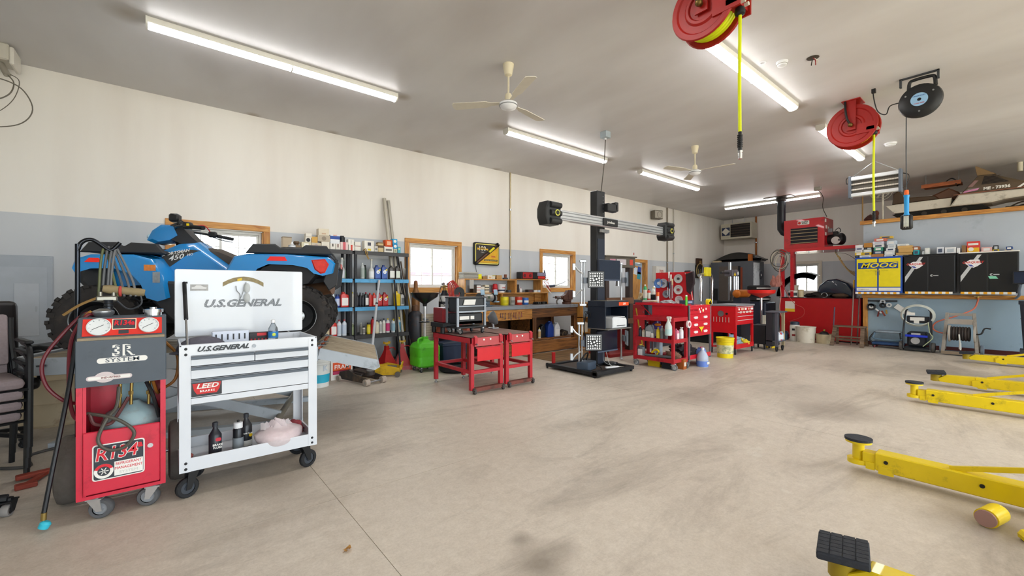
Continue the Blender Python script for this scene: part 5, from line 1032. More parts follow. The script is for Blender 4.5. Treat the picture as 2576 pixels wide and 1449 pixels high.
# red jack stands, jacks, box, bucket, drain tank
RS = pm('#a81418', .4, dirt='#5a0c0e', dirt_amt=.3)
def jack_stand(loc, lab, rz):
    o = thing('jack_stand', lab, 'jack stand', loc, rz, 'red jack stands')
    MB().loft([[(sx*w, sy*w, zz) for sx, sy in ((1,1),(-1,1),(-1,-1),(1,-1))] for w, zz in ((.14,.0),(.135,.06),(.055,.26),(.03,.34),(.028,.4))]).done('pyramid_leg', RS,o,0)
    b = MB()
    for sx, sy in ((1,1),(-1,1),(-1,-1),(1,-1)): b.box(sx*.13-.03, sx*.13+.03, sy*.13-.03, sy*.13+.03,0,.008)
    b.done('foot_plate', RS,o,0)
    MB().cyl((0,0,.35),(0,0,.44),.018).done('ratchet_bar', pm('#b08a28', .5,.3), o); MB().prism([(-.05,.47),(-.05,.43),(.05,.43),(.05,.47),(.03,.45),(-.03,.45)], 'y', -.025,.025).done('saddle', pm('#c9a028', .5),o,0)
    MB().tube([(.03,-.03,.36),(.09,-.04,.37),(.13,-.04,.33)],.008,6,4).done('lever', RS, o)
    MB().box(-.045,.0,-.122,-.118,.08,.12, Matrix.Rotation(R(-21),4, 'X') if False else None).done('sticker', PAPER,o,0)
jack_stand((2.72,6.42,0), 'red jack stand left of the black jack handle', 10); jack_stand((3.02,6.5,0), 'red jack stand right of the black jack handle', -20)
def floor_jack(loc, rz, lab, body, wheel, handle):
    o = thing('floor_jack', lab, 'floor jack', loc, rz, 'floor jacks')   # local +x to the front rollers
    for s in (-1,1): MB().prism([(-.32,.06),(-.3,.13),(-.1,.17),(.05,.13),(.3,.1),(.34,.05),(.3,.03),(-.25,.03)], 'y', s*.13-.008, s*.13+.008, bev=.002).done('side_frame', body,o,0)
    MB().bar((-.12,0,.14),(.2,0,.13),.1,.06,.01).cyl((.2,0,.12),(.2,0,.17),.06).done('lift_arm', body, o); MB().lathe([(0,.17),(.05,.17),(.055,.19),(.045,.185),(0,.18)],16, Matrix.Translation((.2,0,0))).done('saddle', STEEL, o)
    MB().cyl((-.25,0,.1),(-.02,0,.11),.045, n=14).done('hydraulic_unit', pm('#6b6b68', .5,.4), o)
    for s in (-1,1): MB().cyl((.3, s*.1,.045),(.3, s*.165,.045),.045, n=18).done('front_roller', wheel, o); MB().cyl((-.28, s*.15,.04),(-.28, s*.18,.04),.04, n=16).done('rear_wheel', wheel, o)
    MB().cyl((.3,-.165,.045),(.3,.165,.045),.012).done('axle', STEEL, o); MB().box(-.12,.12,-.09,.09,.12,.135).done('top_plate', body,o,0)
    if handle: MB().cyl((-.3,0,.15), handle, .014, n=12).done('handle', pm('#202226', .35,.4), o); MB().cyl((-.32,-.08,.12),(-.32,.08,.12),.02).bar((-.3,-.09,.08),(-.34,0,.2),.02).bar((-.3,.09,.08),(-.34,0,.2),.02).done('handle_yoke', body, o)
floor_jack((2.14,5.93,0),-74, 'low rusty brown floor jack under the end of the ramp', pm('#3f3834', .6,.2, dirt='#7a6048', dirt_amt=.5), pm('#a89a8c', .6), None)
floor_jack((2.5,6.17,0),150, 'yellow floor jack with a tall black handle', pm('#c9a012', .45, dirt='#5a4a1c', dirt_amt=.4), pm('#5a544c', .6),(-.156,-.564,1.44))
o = carton('fram_box', 'white and orange filter carton on the floor under the ramp', 1.83,2.13,6.25,.26,0,.3, '#e6e0d8', [('panel', '#d8501e', (.84,.42,.82)),('panel', '#b8305a', (.84,.26,.44)),('text', '#f4f0ea', ('FRAM', .085,.6)),('panel', '#c9cdd6', (.4,.08,.16))])
MB().prism(rrect(.07,.022,.0109,4,0,.255), 'y', -.0025,0).done('hand_hole', pm('#2a1a14', .8),o,0); MB().box(-.15,.15,.0,.26,.3,.312).done('flap', pm('#a8662e', .8),o,0)
o = thing('plastic_pail', 'white pail with a teal lower band beside the filter carton', 'bucket', (1.60,6.02,0))
MB().lathe([(0,0),(.13,0),(.15,.36),(.158,.36),(.158,.375),(.145,.37),(.0,.36)],28).done('pail', pm('#dcdcd6', .45), o); MB().lathe([(.133,.06),(.1345,.06),(.142,.17),(.1405,.17)],28).done('label', pm('#2aa8c4', .5), o)
for z in (.3,.33): MB().torus((0,0, z),.149,.004, n=30).done('rib', pm('#cfcfc9', .45), o)
text('lettering', 'K', .1, pm('#b9c3cc', .5), o, (.05,-.138,.25),(87,0,20), off=.003)
o = thing('oil_drain_tank', 'bright green oil drain tank with black funnel on a pole', 'drain tank', (3.215,6.1,0),0)
GRN = pm('#57c224', .45, dirt='#3c7a20', dirt_amt=.3)
MB().loft([[(x*wx, y*wy, zz) for x, y in rrect(2,2,.35,4)] for wx, wy, zz in ((.14,.14,.07),(.19,.18,.1),(.195,.185,.22),(.19,.18,.24),(.195,.185,.26),(.195,.185,.38),(.16,.15,.44),(.06,.06,.48),(.045,.045,.5),(.045,.045,.54))]).done('tank', GRN, o, smooth=30)
MB().tube([(-.14,-.05,.42),(-.14,-.05,.5),(-.07,-.02,.52),(-.03,0,.5)],.016,8,4).done('tank_handle', GRN, o); MB().cyl((.13,-.05,.42),(.13,-.05,.47),.025).done('spout_cap', GRN, o)
MB().cyl((0,0,.53),(0,0,1.05),.022).done('pole', pm('#d8d9da', .25,.6), o); MB().cyl((0,0,.8),(0,0,.83),.03).tube([(.03,0,.81),(.06,-.02,.81)],.01,6).done('pole_clamp', STEEL, o)
MB().lathe([(.03,1.02),(.035,1.06),(.2,1.17),(.225,1.23),(.23,1.235),(.215,1.225),(.19,1.165),(.02,1.06)],32).done('funnel', pm('#202022', .25), o)
MB().torus((.0,.02,.77),.08,.008).done('hose_ring', BLACK, o)
for x, y in ((-.12,-.12),(.12,-.12),(-.12,.12),(.12,.12)): caster(o, x, y, .03,.075,.02, yaw=40, hub='#c9c9c9', fork=STEEL)
# ================================================================== WELDING TABLES AND BENCH
TR = pm('#b3202c', .42, dirt='#6a1a1c', dirt_amt=.3, dirt_scale=6)
def weld_table(loc, lab, w, dep=.94):
    o = thing('welding_table', lab, 'table', loc, 0, 'red steel welding tables'); h = .70; t = .05
    MB().box(0, w, 0, dep, h-.012, h, bev=.002).done('table_top', pm('#8a6a62', .55,.3, dirt='#5a4a44', dirt_amt=.5),o,0)
    for (x0, x1, y0, y1) in ((0, w, 0,.012),(0, w, dep-.012, dep),(0,.012,0, dep),(w-.012, w, 0, dep)): MB().box(x0, x1, y0, y1, h-.075, h-.002).done('apron', TR,o,0)
    for x in (.03, w-.03):
        for y in (.03, dep-.03):
            MB().box(x-t/2, x+t/2, y-t/2, y+t/2,.045, h-.012, bev=.003).done('leg', TR,o,0)
            if y > .1: MB().cyl((x, y, 0),(x, y, .045),.012).cyl((x, y, 0),(x, y, .012),.022).done('leveling_foot', STEEL, o)
    for (a, b) in (((.03,.03),(w-.03,.03)),((.03, dep-.03),(w-.03, dep-.03)),((.03,.03),(.03, dep-.03)),((w-.03,.03),(w-.03, dep-.03))): MB().bar((a[0], a[1],.265),(b[0], b[1],.265),.04,.04).done('stretcher', TR,o,0)
    MB().box(.09, w-.06,-.012,-.004,.4,.56, bev=.002).done('shield_plate', pm('#d01420', .35),o,0); MB().box(.07, w-.04,-.016,-.002,.56,.575).done('shield_rail', TR,o,0)
    fp = MB().box(.05, w-.04,-.012,.0,.585,.695, bev=.002).done('front_plate', pm('#b84a4c', .45),o,0)
    for s in (.36,.56): MB().cyl((w*s, -.012,.665),(w*s, -.02,.665),.012, n=12).done('plate_bolt', PAPER, fp)
    for s in (.12,.88): MB().prism([(-.03,.62),(-.03,.7),(0,.72),(0,.6)], 'x', w*s-.02, w*s+.02).done('bracket', TR,fp,0); MB().cyl((w*s, -.03,.62),(w*s, -.06,.61),.009, n=10).done('clamp_screw', STEEL, fp)
    MB().box(.06, w-.03,-.02,.05,.03,.075, bev=.003).done('foot_bar', pm('#7a4238', .7, dirt='#4a342c', dirt_amt=.5),o,0)
    for x in (.05, w-.02): caster(o, x, .0,.035,.075,.025, yaw=80, wheel='#4a4644', hub='#8a8884', fork=pm('#5a4c46', .6,.4))
weld_table((2.905,4.33,0), 'red welding table carrying the black rack cart', .51); weld_table((3.47,4.35,0), 'red welding table, the empty one nearer the tower', .48)
o = thing('rack_cart', 'small black rack cart with grey posts standing on the red welding table', 'cart', (2.96,4.72,.70))
GP = pm('#8f959c', .4,.4)
for x in (0,.43): MB().box(x-.014, x+.014,-.014,.014,.09,.48).box(x-.014, x+.014,.26,.288,.09,.48).done('post', GP,o,0)
MB().box(.02,.41,.0,.27,.29,.475, bev=.005).done('upper_box', pm('#16181c', .35),o,0); MB().box(.02,.41,.02,.27,.13,.27, bev=.005).done('lower_box', pm('#14161a', .35),o,0)
MB().box(-.02,.45,-.02,.29,.475,.49, bev=.003).done('top_lid', pm('#2b2e33', .4),o,0); MB().box(-.02,.45,-.018,.0,.285,.305).box(-.02,.45,-.018,.0,.36,.375).done('cross_rail', GP,o,0)
MB().prism([(.08,.385),(.26,.385),(.28,.455),(.1,.455)], 'y', -.016,-.004).done('paper_sheet', PAPER,o,0); MB().box(.04,.19,.012,.018,.19,.235).done('paper_label', PAPER,o,0); MB().box(.21,.27,.012,.018,.19,.235).done('paper_label', PAPER,o,0)
MB().box(-.02,.45,-.02,.29,.075,.1, bev=.004).done('base_frame', BLACK,o,0); MB().box(.02,.4,.02,.04,.135,.165).done('front_grille', DKGREY,o,0)
for x in (.03,.4):
    for y in (.0,.26): caster(o, x, y, .034,.078,.024, yaw=30 if x > .1 else 120, hub='#c8c8c6', fork=STEEL)
o = thing('red_welder', 'dark red box welder left behind the black rack cart', 'welder', (2.9,5.0,.70),0)
MB().box(0,.22,0,.26,.14,.34, bev=.01).done('case', pm('#7f1a20', .4),o,0); MB().box(-.03,.26,-.05,.28,.08,.14, bev=.006).done('skid', BLACK,o,0); MB().box(.0,.22,-.004,0,.325,.335).done('trim', STEEL,o,0); text('lettering', 'WELD', .04, PAPER, o, (.1,-.005,.2), NY)
MB().cyl((.24,-.05,.11),(.24,-.075,.11),.025).done('socket', pm('#b04a44', .5), o); MB().tube([(.05,.0,.3),(.14,-.06,.4),(.24,-.02,.44),(.27,.05,.3)],.006,6,5).done('lead', BLACK, o)
for y in (0,.24):
  for x in (0,.22): MB().cyl((x, y, 0),(x, y, .08),.03).done('foot', BLACK, o)
for k, (x, y, w, lab) in enumerate(((2.93,5.14,.14, 'left rear'),(3.35,5.1,.12, 'right rear'))):
    o = thing('orange_block', 'salmon orange block on the %s of the near red welding table' % lab, 'block', (x, y, .70)); MB().prism([(0,0),(w, 0),(w, .08),(.02,.1)], 'y', 0,.1, bev=.004).done('block_body', pm('#c8664e', .7, dirt='#8a4a3a', dirt_amt=.3),o,0); MB().box(.03, w-.02,-.002,0,.02,.06).done('block_face', pm('#d8806a', .7),o,0)
o = thing('shop_fan', 'small grey round shop fan lying on the far red welding table', 'fan', (3.83,5.1,.70))
M = Matrix.Translation((0,0,.16)) @ Matrix.Rotation(R(70),4, 'Y') @ Matrix.Rotation(R(25),4, 'X'); MB().lathe([(0,-.08),(.05,-.08),(.07,-.05),(.1,-.02),(.105,.03),(.09,.04),(.06,.01),(0,.01)],24, M).done('housing', pm('#5c5e60', .5), o); MB().lathe([(0,.012),(.03,.012),(.035,.03),(0,.035)],14, M).done('fan_hub', BLACK, o); MB().box(-.06,.06,-.06,.06,0,.02, bev=.006).tube([(0,0,.02),(-.02,0,.1)],.02,8).done('stand', STEEL, o)
# gas cylinders by the window
def cylinder(loc, lab, r, h, col, capcol, label=None, **kw):
    o = thing('gas_cylinder', lab, 'gas cylinder', loc); MB().lathe([(0,0),(r*.95,0),(r, .02),(r, h*.78),(r*.9, h*.85),(r*.45, h*.9),(r*.45, h*.92),(0, h*.92)],24).done('shell', pm(col, .4,.2, **kw), o)
    if capcol: MB().lathe([(r*.5, h*.9),(r*.5, h*.96),(r*.42, h*.99),(0, h)],18).done('valve_cap', pm(capcol, .6,.3, var=.3), o)
    if label: MB().lathe([(r, h*.5),(r+.001, h*.5),(r+.001, h*.75),(r, h*.75)],24, None, R(200), R(320)).done('label', pm(label, .5), o)
    return o
cylinder((3.39,6.78,0), 'rusty dark gas cylinder behind the green drain tank', .125,1.02, '#37373c', '#6a4a34', dirt='#6a4028', dirt_amt=.4)
cylinder((3.5,6.98,0), 'slim brown gas cylinder topped with a brass cap against the window', .07,1.45, '#8a6038', '#8a5a34'); cylinder((3.34,7.02,0), 'slim yellow gas cylinder left of the brown one at the window', .06,1.42, '#c9a030', '#c9a63a')
o = cylinder((3.76,6.42,0), 'tall black gas cylinder with a regulator behind the red hose coil', .1,1.38, '#23242a', None, '#c9c6c2')
MB().lathe([(.1,1.08),(.101,1.08),(.092,1.17),(.046,1.24),(.045,1.24)],24).done('shoulder_paint', pm('#c4c4c2', .4,.3), o); MB().cyl((0,0,1.26),(0,0,1.36),.02).cyl((-.06,0,1.33),(.06,-.02,1.34),.013).done('valve', pm('#9a8448', .35,.8), o)
for x in (-.05,.05): MB().cyl((x, -.03,1.38),(x, -.055,1.38),.026, n=18).done('regulator_gauge', pm('#8a8a84', .3,.6), o)
MB().tube([(-.08,-.02,1.34),(-.13,-.06,1.2),(-.1,-.12,1.05),(.02,-.14,.95)],.006,6,5).done('gas_hose', BLACK, o)
o = thing('hose_coil', 'coil of red welding hose hung in front of the black gas cylinder', 'hose', (3.86,6.25,1.0),0)
for k in range(9):
    a = .02*k; MB().tube([(-.12+.02*k, -.02*(k % 3),.38-.012*k),(-.14+.025*k, -.05,.2),(-.08+.014*k, -.06,.02+.012*k),(-.03+.012*k, -.05,.03),(.0+.012*k, -.03,.2),(-.02+.01*k, -.02,.42-.01*k)],.011,7,5, closed=True).done('hose_loop', pm(('#b02a20', '#a83a28', '#8f2220')[k % 3],.5), o)
MB().lathe([(.02,0),(.1,0),(.105,.06),(.02,.06),(.02,0)],24, Matrix.Translation((.06,0,.22)) @ Matrix.Rotation(R(90),4, 'X')).done('hose_hanger', BLACK, o); MB().cyl((.06,0,.0),(.06,0,.3),.02).box(-.03,.15,-.08,.08,-.02,0).done('hanger_post', STEEL,o,0); MB().cyl((.06,0,-1.0),(.06,0,0),.02).box(-.1,.22,-.12,.12,-1.0,-.97).done('stand', BLACK,o,0)
o = thing('louvre_panel', 'beige ribbed heater grille standing behind the green drain tank', 'grille', (3.58,6.62,.0))
MB().box(-.14,.18,0,.06,.3,.86, bev=.006).done('panel', pm('#a89c88', .6),o,0)
for k in range(12): MB().box(-.13,.17,-.008,0,.33+.043*k, .352+.043*k).done('rib', pm('#b9ad98', .6),o,0)
MB().box(-.12,-.06,.0,.06,0,.3).box(.1,.16,0,.06,0,.3).done('support', DKGREY,o,0)
o = thing('blue_bin', 'dark blue plastic bin under the red welding table by the wall', 'bin', (3.72,6.15,0)); MB().loft([[(x*w, y*w*.7, zz) for x, y in rrect(2,2,.3,3)] for w, zz in ((.2,0),(.24,.36),(.25,.37),(.25,.4))]).done('bin_body', pm('#20304c', .5), o, smooth=30); MB().box(-.24,.24,-.16,.16,.39,.42, bev=.01).done('bin_lid', pm('#1a2840', .5),o,0)
o = thing('creeper', 'dark rubber tyre and bits on the floor under the welding tables', 'tyre', (3.55,5.75,0)); MB().lathe([(.12,0),(.2,0),(.24,.03),(.24,.09),(.2,.12),(.12,.12),(.14,.06),(.12,0)],30).done('carcass', RUBBER, o); MB().lathe([(0,.05),(.12,.05),(.12,.07),(0,.07)],20).done('wheel_disc', pm('#3a3c40', .4,.5), o)
# ---- workbench
BW = wood('#8a5a2c', '#4a2c14', 0,.7,.6)
o = thing('workbench', 'long wooden workbench with a grey steel top along the back wall', 'workbench', (4.40,6.25,0),0)
MB().box(0,2.6,0,.86,.90,.962, bev=.004).done('bench_top', pm('#8d9298', .5,.3, dirt='#5e5a54', dirt_amt=.4),o,0)
MB().box(.02,2.58,.02,.05,.72,.90).done('apron', wood('#7a4e26', '#3c2412', 0,.7),o,0); MB().box(.02,1.25,.0,.02,.70,.895).done('tool_board', wood('#b8803c', '#8a5a24', 0),o,0)
for x in (.05,1.3,2.5):
  for (y0, z1) in ((.03,.72),(.74,.9)): MB().box(x, x+.09, y0, y0+.09,0, z1).done('bench_leg', wood('#7a4e26', '#3c2412', 2,.7),o,0)
MB().box(.03,2.57,.05,.84,.255,.285).done('lower_shelf', BW,o,0); MB().box(.02,2.58,.0,.03,.02,.25, bev=.003).done('kick_board', wood('#9a6430', '#5a3416', 0,.7),o,0); MB().box(.03,2.57,.82,.85,.28,.9).done('back_board', wood('#5c3a1e', '#2c1a0c', 0,.7),o,0); MB().box(1.3,1.34,.05,.82,.28,.72).done('divider', BW,o,0)
# wrenches on the tool board
def wrench(x, L_, k):
    o = thing('wrench', 'small steel wrench hanging on the bench front, %s from the left' % ['first', 'second', 'third', 'fourth', 'fifth', 'sixth', 'seventh', 'eighth', 'ninth', 'tenth', 'eleventh'][k], 'wrench', (x, 6.243,.845),0, 'wrenches on the bench front'); L = L_
    MB().box(-.006,.006,-.005,.0,-L+.015,-.015, bev=.002).done('shank', CHROME,o,0); MB().lathe([(.007,-.004),(.014,-.004),(.014,.004),(.007,.004),(.007,-.004)],12, Matrix.Translation((0,-.004,-.012)) @ Matrix.Rotation(R(90),4, 'X')).done('ring_end', CHROME, o)
    MB().prism([(-.008,-L+.03),(.008,-L+.03),(.016,-L+.01),(.012,-L-.012),(.005,-L+.005),(-.005,-L+.005),(-.012,-L-.012),(-.016,-L+.01)], 'y', -.006,0).done('jaw_end', CHROME,o,0)
for k, (x, L_) in enumerate(((4.66,.075),(4.73,.09),(4.85,.085),(4.9,.09),(4.96,.12),(5.05,.11),(5.1,.13),(5.17,.09),(5.22,.12),(5.3,.13),(5.36,.09))): wrench(x, L_, k)
# hutch
o = thing('bench_hutch', 'open pine shelf hutch standing on the back of the workbench', 'hutch', (4.46,6.86,.962))
PW2 = wood('#c98f48', '#96602a', 0,.8)
for (x0, x1, z) in ((0,1.27,.53),(0,2.23,.255),(1.3,2.24,.545)): MB().box(x0, x1,0,.25, z-.022, z, bev=.002).done('shelf_board', PW2,o,0)
for (x, z0, z1) in ((0,0,.508),(1.25,.255,.51),(1.28,.255,.523),(2.0,.255,.523),(.9,0,.233),(2.2,0,.233)): MB().box(x, x+.022,0,.25, z0, z1).done('upright', PINEZ,o,0)
MB().box(.022,2.2,.235,.25,0,.233).done('back_panel', PW2,o,0); MB().box(2.0,2.2,.2,.25,.02,.23).done('brace_block', PW2,o,0)
zt = .962+.532
g = 'things on the hutch shelves'
o = thing('filter_stack', 'stack of flat grey ribbed filters on the left of the hutch top', 'filters', (4.62,6.9, zt),0, g)
for k in range(5): MB().box(-.17,.18,-.02,.16,.026*k, .026*k+.022, Matrix.Rotation(R(2*(-1)**k),4, 'Z'), bev=.004).done('filter', pm(('#b0aca2', '#a29d92')[k % 2],.8, var=.2, scale=60),o,0)
carton('yellow_box', 'small bright yellow box on the hutch top', 4.79,4.875,6.88,.07, zt, zt+.09, '#e8e020', [('panel', '#d8cc18', (.6,.1,.3))], g)
carton('white_carton', 'flat white carton on the hutch top', 5.02,5.14,6.88,.1, zt, zt+.075, '#e0d8c8', [('panel', '#c9a878', (.5,.2,.6))], g)
o = thing('plastic_tub', 'white tub with yellow lid on the hutch top', 'tub', (5.19,6.93, zt),0, g); MB().lathe([(0,0),(.042,0),(.048,.06),(0,.06)],20).done('tub', pm('#dcd8c8', .4), o); MB().lathe([(0,.06),(.052,.06),(.052,.075),(0,.078)],20).done('lid', pm('#c9b43a', .4), o)
carton('brown_carton', 'open brown carton at the middle of the hutch top', 5.25,5.38,6.88,.1, zt, zt+.08, '#b98f58', [], g)
carton('dark_carton', 'brown wedge shaped carton left of the white one on the hutch top', 4.92,5.01,6.9,.1, zt, zt+.05, '#9a7448', [], g)
o = thing('bench_clock', 'little brown gadget on the right of the left hutch top', 'gadget', (5.5,6.92, zt),0, g); MB().box(-.05,.05,-.03,.03,0,.03).done('base', DKGREY,o,0); MB().box(-.02,.03,-.02,.02,.03,.1, bev=.005).done('block', pm('#7a4630', .6),o,0)
o = thing('paper_note', 'sheet of white paper hanging off the hutch top', 'paper', (4.62,6.855, zt-.02),0); MB().sheet([[(-.05+.1*i/4-.012*j/6*0,-.004*math.sin(i),-.175*j/6) for i in range(5)] for j in range(7)],.0008).done('sheet', PAPER, o); MB().cyl((0,-.004,-.005),(0,.004,-.005),.006, n=8).done('pin', STEEL, o)
zm = .962+.257
for k, (x0, x1, h, c, d, lab) in enumerate(((4.77,4.865,.16, '#e6e2da', [('band', '#b02a24', (.3,.36)),('band', '#b02a24', (.62,.68)),('band', '#3a3430', (.9,1))], 'stack of white and red small boxes on the middle hutch shelf'),(4.87,4.96,.12, '#d8cfc0', [('band', '#55504a', (.4,.5))], 'beige small box beside the white and red ones on the hutch'),(4.975,5.07,.155, '#ded0b4', [('band', '#1c1b1a', (.3,.4)),('band', '#1c1b1a', (.62,.72))], 'tan and black banded box on the middle hutch shelf'),(4.68,4.765,.14, '#3a2c20', [], 'dark brown box at the left of the middle hutch shelf'))): carton('parts_box', lab, x0, x1,6.9,.1, zm, zm+h, c, d, g)
o = thing('red_canister', 'red round canister on the middle hutch shelf', 'canister', (5.255,6.95, zm),0, g); MB().lathe([(0,0),(.05,0),(.055,.08),(.05,.09),(.052,.14),(.04,.175),(0,.18)],22).done('body', pm('#c41e28', .4), o); MB().torus((0,0,.085),.054,.004).done('seam', pm('#8f161e', .4), o)
o = thing('white_tub', 'white tub with red lettering on the middle hutch shelf', 'tub', (5.415,6.95, zm),0, g); MB().lathe([(0,0),(.07,0),(.088,.15),(.095,.155),(.095,.17),(0,.165)],26).done('tub', WHITE, o); MB().lathe([(.074,.03),(.0755,.03),(.0805,.06),(.079,.06)],26).done('band', pm('#2c3a56', .5), o); text('lettering', 'GOJO', .035, pm('#c04040', .5), o, (0,-.088,.1),(84,0,0), off=.001)
o = thing('small_tin', 'flat dark tin at the right of the left hutch bay', 'tin', (5.6,6.93, zm),0, g); MB().lathe([(0,0),(.055,0),(.055,.05),(.05,.055),(0,.055)],20).done('tin', DKGREY, o); MB().torus((0,0,.05),.053,.003).done('rim', STEEL, o)
o = thing('spray_cup', 'pink topped small bottle in the right hutch bay', 'bottle', (5.93,6.93, zm),0, g); round_can(o, .05,.1, '#e0d8da', '#d06a80', '#e8e4e4')
carton('black_box', 'dark box in the right hutch bay', 5.76,5.88,6.92,.1, zm, zm+.17, '#2a1c1a', [], g)
carton('grey_gadget', 'low black gadget in the right hutch bay', 6.12,6.28,6.9,.1, zm, zm+.06, '#3a3230', [('panel', '#6a3a38', (.6,.2,.7))], g)
for k, (x, c, cc, lab) in enumerate(((6.34, '#d8d4cc', '#b8b4ac', 'white tape roll'),(6.46, '#c9d2dc', '#2a4a9a', 'blue edged tape roll'))): o = thing('tape_roll', '%s in the right hutch bay' % lab, 'tape', (x, 6.93, zm),0, g); MB().lathe([(.03,0),(.055,0),(.055,.05),(.03,.05),(.03,0)],22).done('tape', pm(c, .5), o); MB().lathe([(.028,.0),(.03,0),(.03,.05),(.028,.05)],18).done('core', pm(cc, .6), o)
o = thing('radio', 'red and black radio with an aerial on the right hutch top', 'radio', (6.25,6.9,.962+.547))
MB().box(-.37,.37,-.04,.12,0,.15, bev=.012).done('case', pm('#1f1d1e', .4),o,0); MB().box(-.32,-.04,-.046,-.04,.01,.14).done('speaker_grille', pm('#a81c1e', .5),o,0); MB().box(.1,.35,-.046,-.04,.07,.14).done('dial', pm('#8a8498', .3),o,0); MB().box(.12,.33,-.046,-.04,.01,.06).done('button_bar', pm('#d02a20', .4),o,0)
for x in (-.27,-.11): MB().cyl((x, -.046,.07),(x, -.052,.07),.035, n=18).done('speaker_cone', pm('#5a1416', .6), o)
MB().cyl((0,.1,.14),(.0,.1,.42),.003, n=6).done('aerial', STEEL, o)
o = thing('bench_grinder', 'grey and silver bench grinder with pale blue shields on the bench', 'grinder', (4.68,6.45,.962),8)
MB().box(-.09,.09,-.08,.08,0,.03, bev=.006).box(-.05,.05,-.05,.05,.03,.1, bev=.01).done('base', pm('#55606a', .5), o); MB().cyl((-.12,0,.17),(.12,0,.17),.075, n=24).cyl((-.13,0,.17),(.13,0,.17),.05, n=20).done('motor', pm('#b8b6b0', .3,.7), o); MB().box(-.04,.02,-.079,-.074,.15,.2).done('nameplate', pm('#4a5a48', .5),o,0)
for s in (-1,1):
    MB().cyl((s*.15,0,.17),(s*.2,0,.17),.085, n=24).done('wheel_guard', pm('#2b2c2e', .5), o); MB().cyl((s*.165,-.02,.15),(s*.185,-.02,.15),.08, n=20).done('grinding_wheel', pm('#8d8a84', .9), o)
    MB().box(s*.17-.05, s*.17+.05,-.13,-.12,.2,.3, Matrix.Rotation(R(-12),4, 'X'), bev=.004).done('eye_shield', pm('#a8c8de', .15, alpha=.75),o,0); MB().box(s*.17-.04, s*.17+.04,-.13,-.07,.08,.1).done('tool_rest', pm('#8fb4cc', .4),o,0)
for k, (x, w, h, c, b_, lab) in enumerate(((5.345,.165,.175, '#dfce20', '#c4b41c', 'yellow tin'),(5.545,.125,.17, '#a3a09a', '#7a7873', 'bare grey tin'),(5.72,.155,.17, '#c63a22', '#e0d8cc', 'red and orange tin'),(5.905,.14,.15, '#2f66b4', '#e6e8ea', 'blue and white tin'))):
    o = thing('tin_can', '%s standing on the back of the workbench' % lab, 'tin', (x, 6.75,.962),0, 'tins on the workbench'); MB().lathe([(0,0),(w*.48,0),(w*.5,.006),(w*.5, h-.006),(w*.48, h),(w*.45, h-.004),(0, h-.01)],24).done('tin_body', pm(c, .4,.1, dirt='#5a5044', dirt_amt=.25), o)
    MB().lathe([(w*.5, h*.3),(w*.5+.001, h*.3),(w*.5+.001, h*.6),(w*.5, h*.6)],20, None, R(210), R(330)).done('label', pm(b_, .5), o); MB().torus((0,0, h-.004), w*.49,.004).done('rim', STEEL, o)
o = thing('spare_battery', 'dark row of small batteries or sockets on the bench right of the tins', 'sockets', (6.25,6.72,.962))
for k in range(5): MB().lathe([(0,0),(.03,0),(.03,.1),(.022,.1),(.022,.02),(0,.02)],14, Matrix.Translation((.065*k-.12,0,.03)) @ Matrix.Rotation(R(90),4, 'X')).done('socket', pm(('#4a4642', '#77746e')[k % 2],.4,.6), o)
MB().box(-.17,.18,-.12,-.0,0,.012).done('holder', BLACK,o,0)
o = thing('bench_vise', 'rusty brown bench vise at the right end of the workbench', 'vise', (6.82,6.42,.962),-10)
VS = pm('#5a3a2e', .6,.3, dirt='#2e2422', dirt_amt=.4); MB().cyl((0,0,0),(0,0,.05),.1, n=20).box(-.08,.1,-.05,.05,.05,.16, bev=.015).done('base', VS, o); MB().prism([(.0,.1),(.12,.1),(.15,.25),(.13,.31),(.07,.31),(.05,.25),(0,.2)], 'y', -.06,.06, bev=.008).done('fixed_jaw', VS,o,0)
MB().prism([(-.12,.1),(-.02,.1),(0,.18),(.04,.24),(.04,.3),(.0,.3),(-.05,.22),(-.12,.18)], 'y', -.055,.055, bev=.008).done('moving_jaw', VS,o,0); MB().cyl((-.3,0,.15),(0,0,.15),.03).done('screw', VS, o); MB().cyl((-.28,-.14,.15),(-.28,.1,.15),.01).ball((-.28,-.14,.15),.016).ball((-.28,.1,.15),.016).done('tommy_bar', STEEL, o); MB().tube([(-.25,0,.0),(-.27,0,.06),(-.22,0,.12),(-.15,0,.13)],.018,8,4).done('pipe_jaw', pm('#77706a', .5,.5), o)
# under the bench
g = 'jugs on the bench lower shelf'
def jug(name, lab, loc, w, h, col, cap, labc=None, group=None, rz=0, alpha=1):
    o = thing(name, lab, 'jug', loc, rz, group); d = w*.5
    MB().prism([(-w/2,.01),(-w/2+.01,0),(w/2-.01,0),(w/2,.01),(w/2, h*.6),(w*.38, h*.78),(w*.14, h*.9),(w*.14, h*.95),(-w*.14, h*.95),(-w*.14, h*.9),(-w*.42, h*.82),(-w/2, h*.66)], 'y', -d*.75, d*.75, bev=w*.1, seg=2).done('body', pm(col, .4, alpha=alpha), o); MB().cyl((0,0, h*.94),(0,0, h), w*.16, n=14).done('cap', pm(cap, .4), o)
    MB().tube([(w*.16,0, h*.9),(w*.36,0, h*.96),(w*.5,0, h*.82),(w*.5,0, h*.62)], w*.055,8,4).done('handle', pm(col, .4), o)
    if labc: MB().prism(rrect(w*.7, h*.38,.008,3,0, h*.33), 'y', -d*.75-.0015,-d*.75).done('label', pm(labc, .5),o,0)
    return o
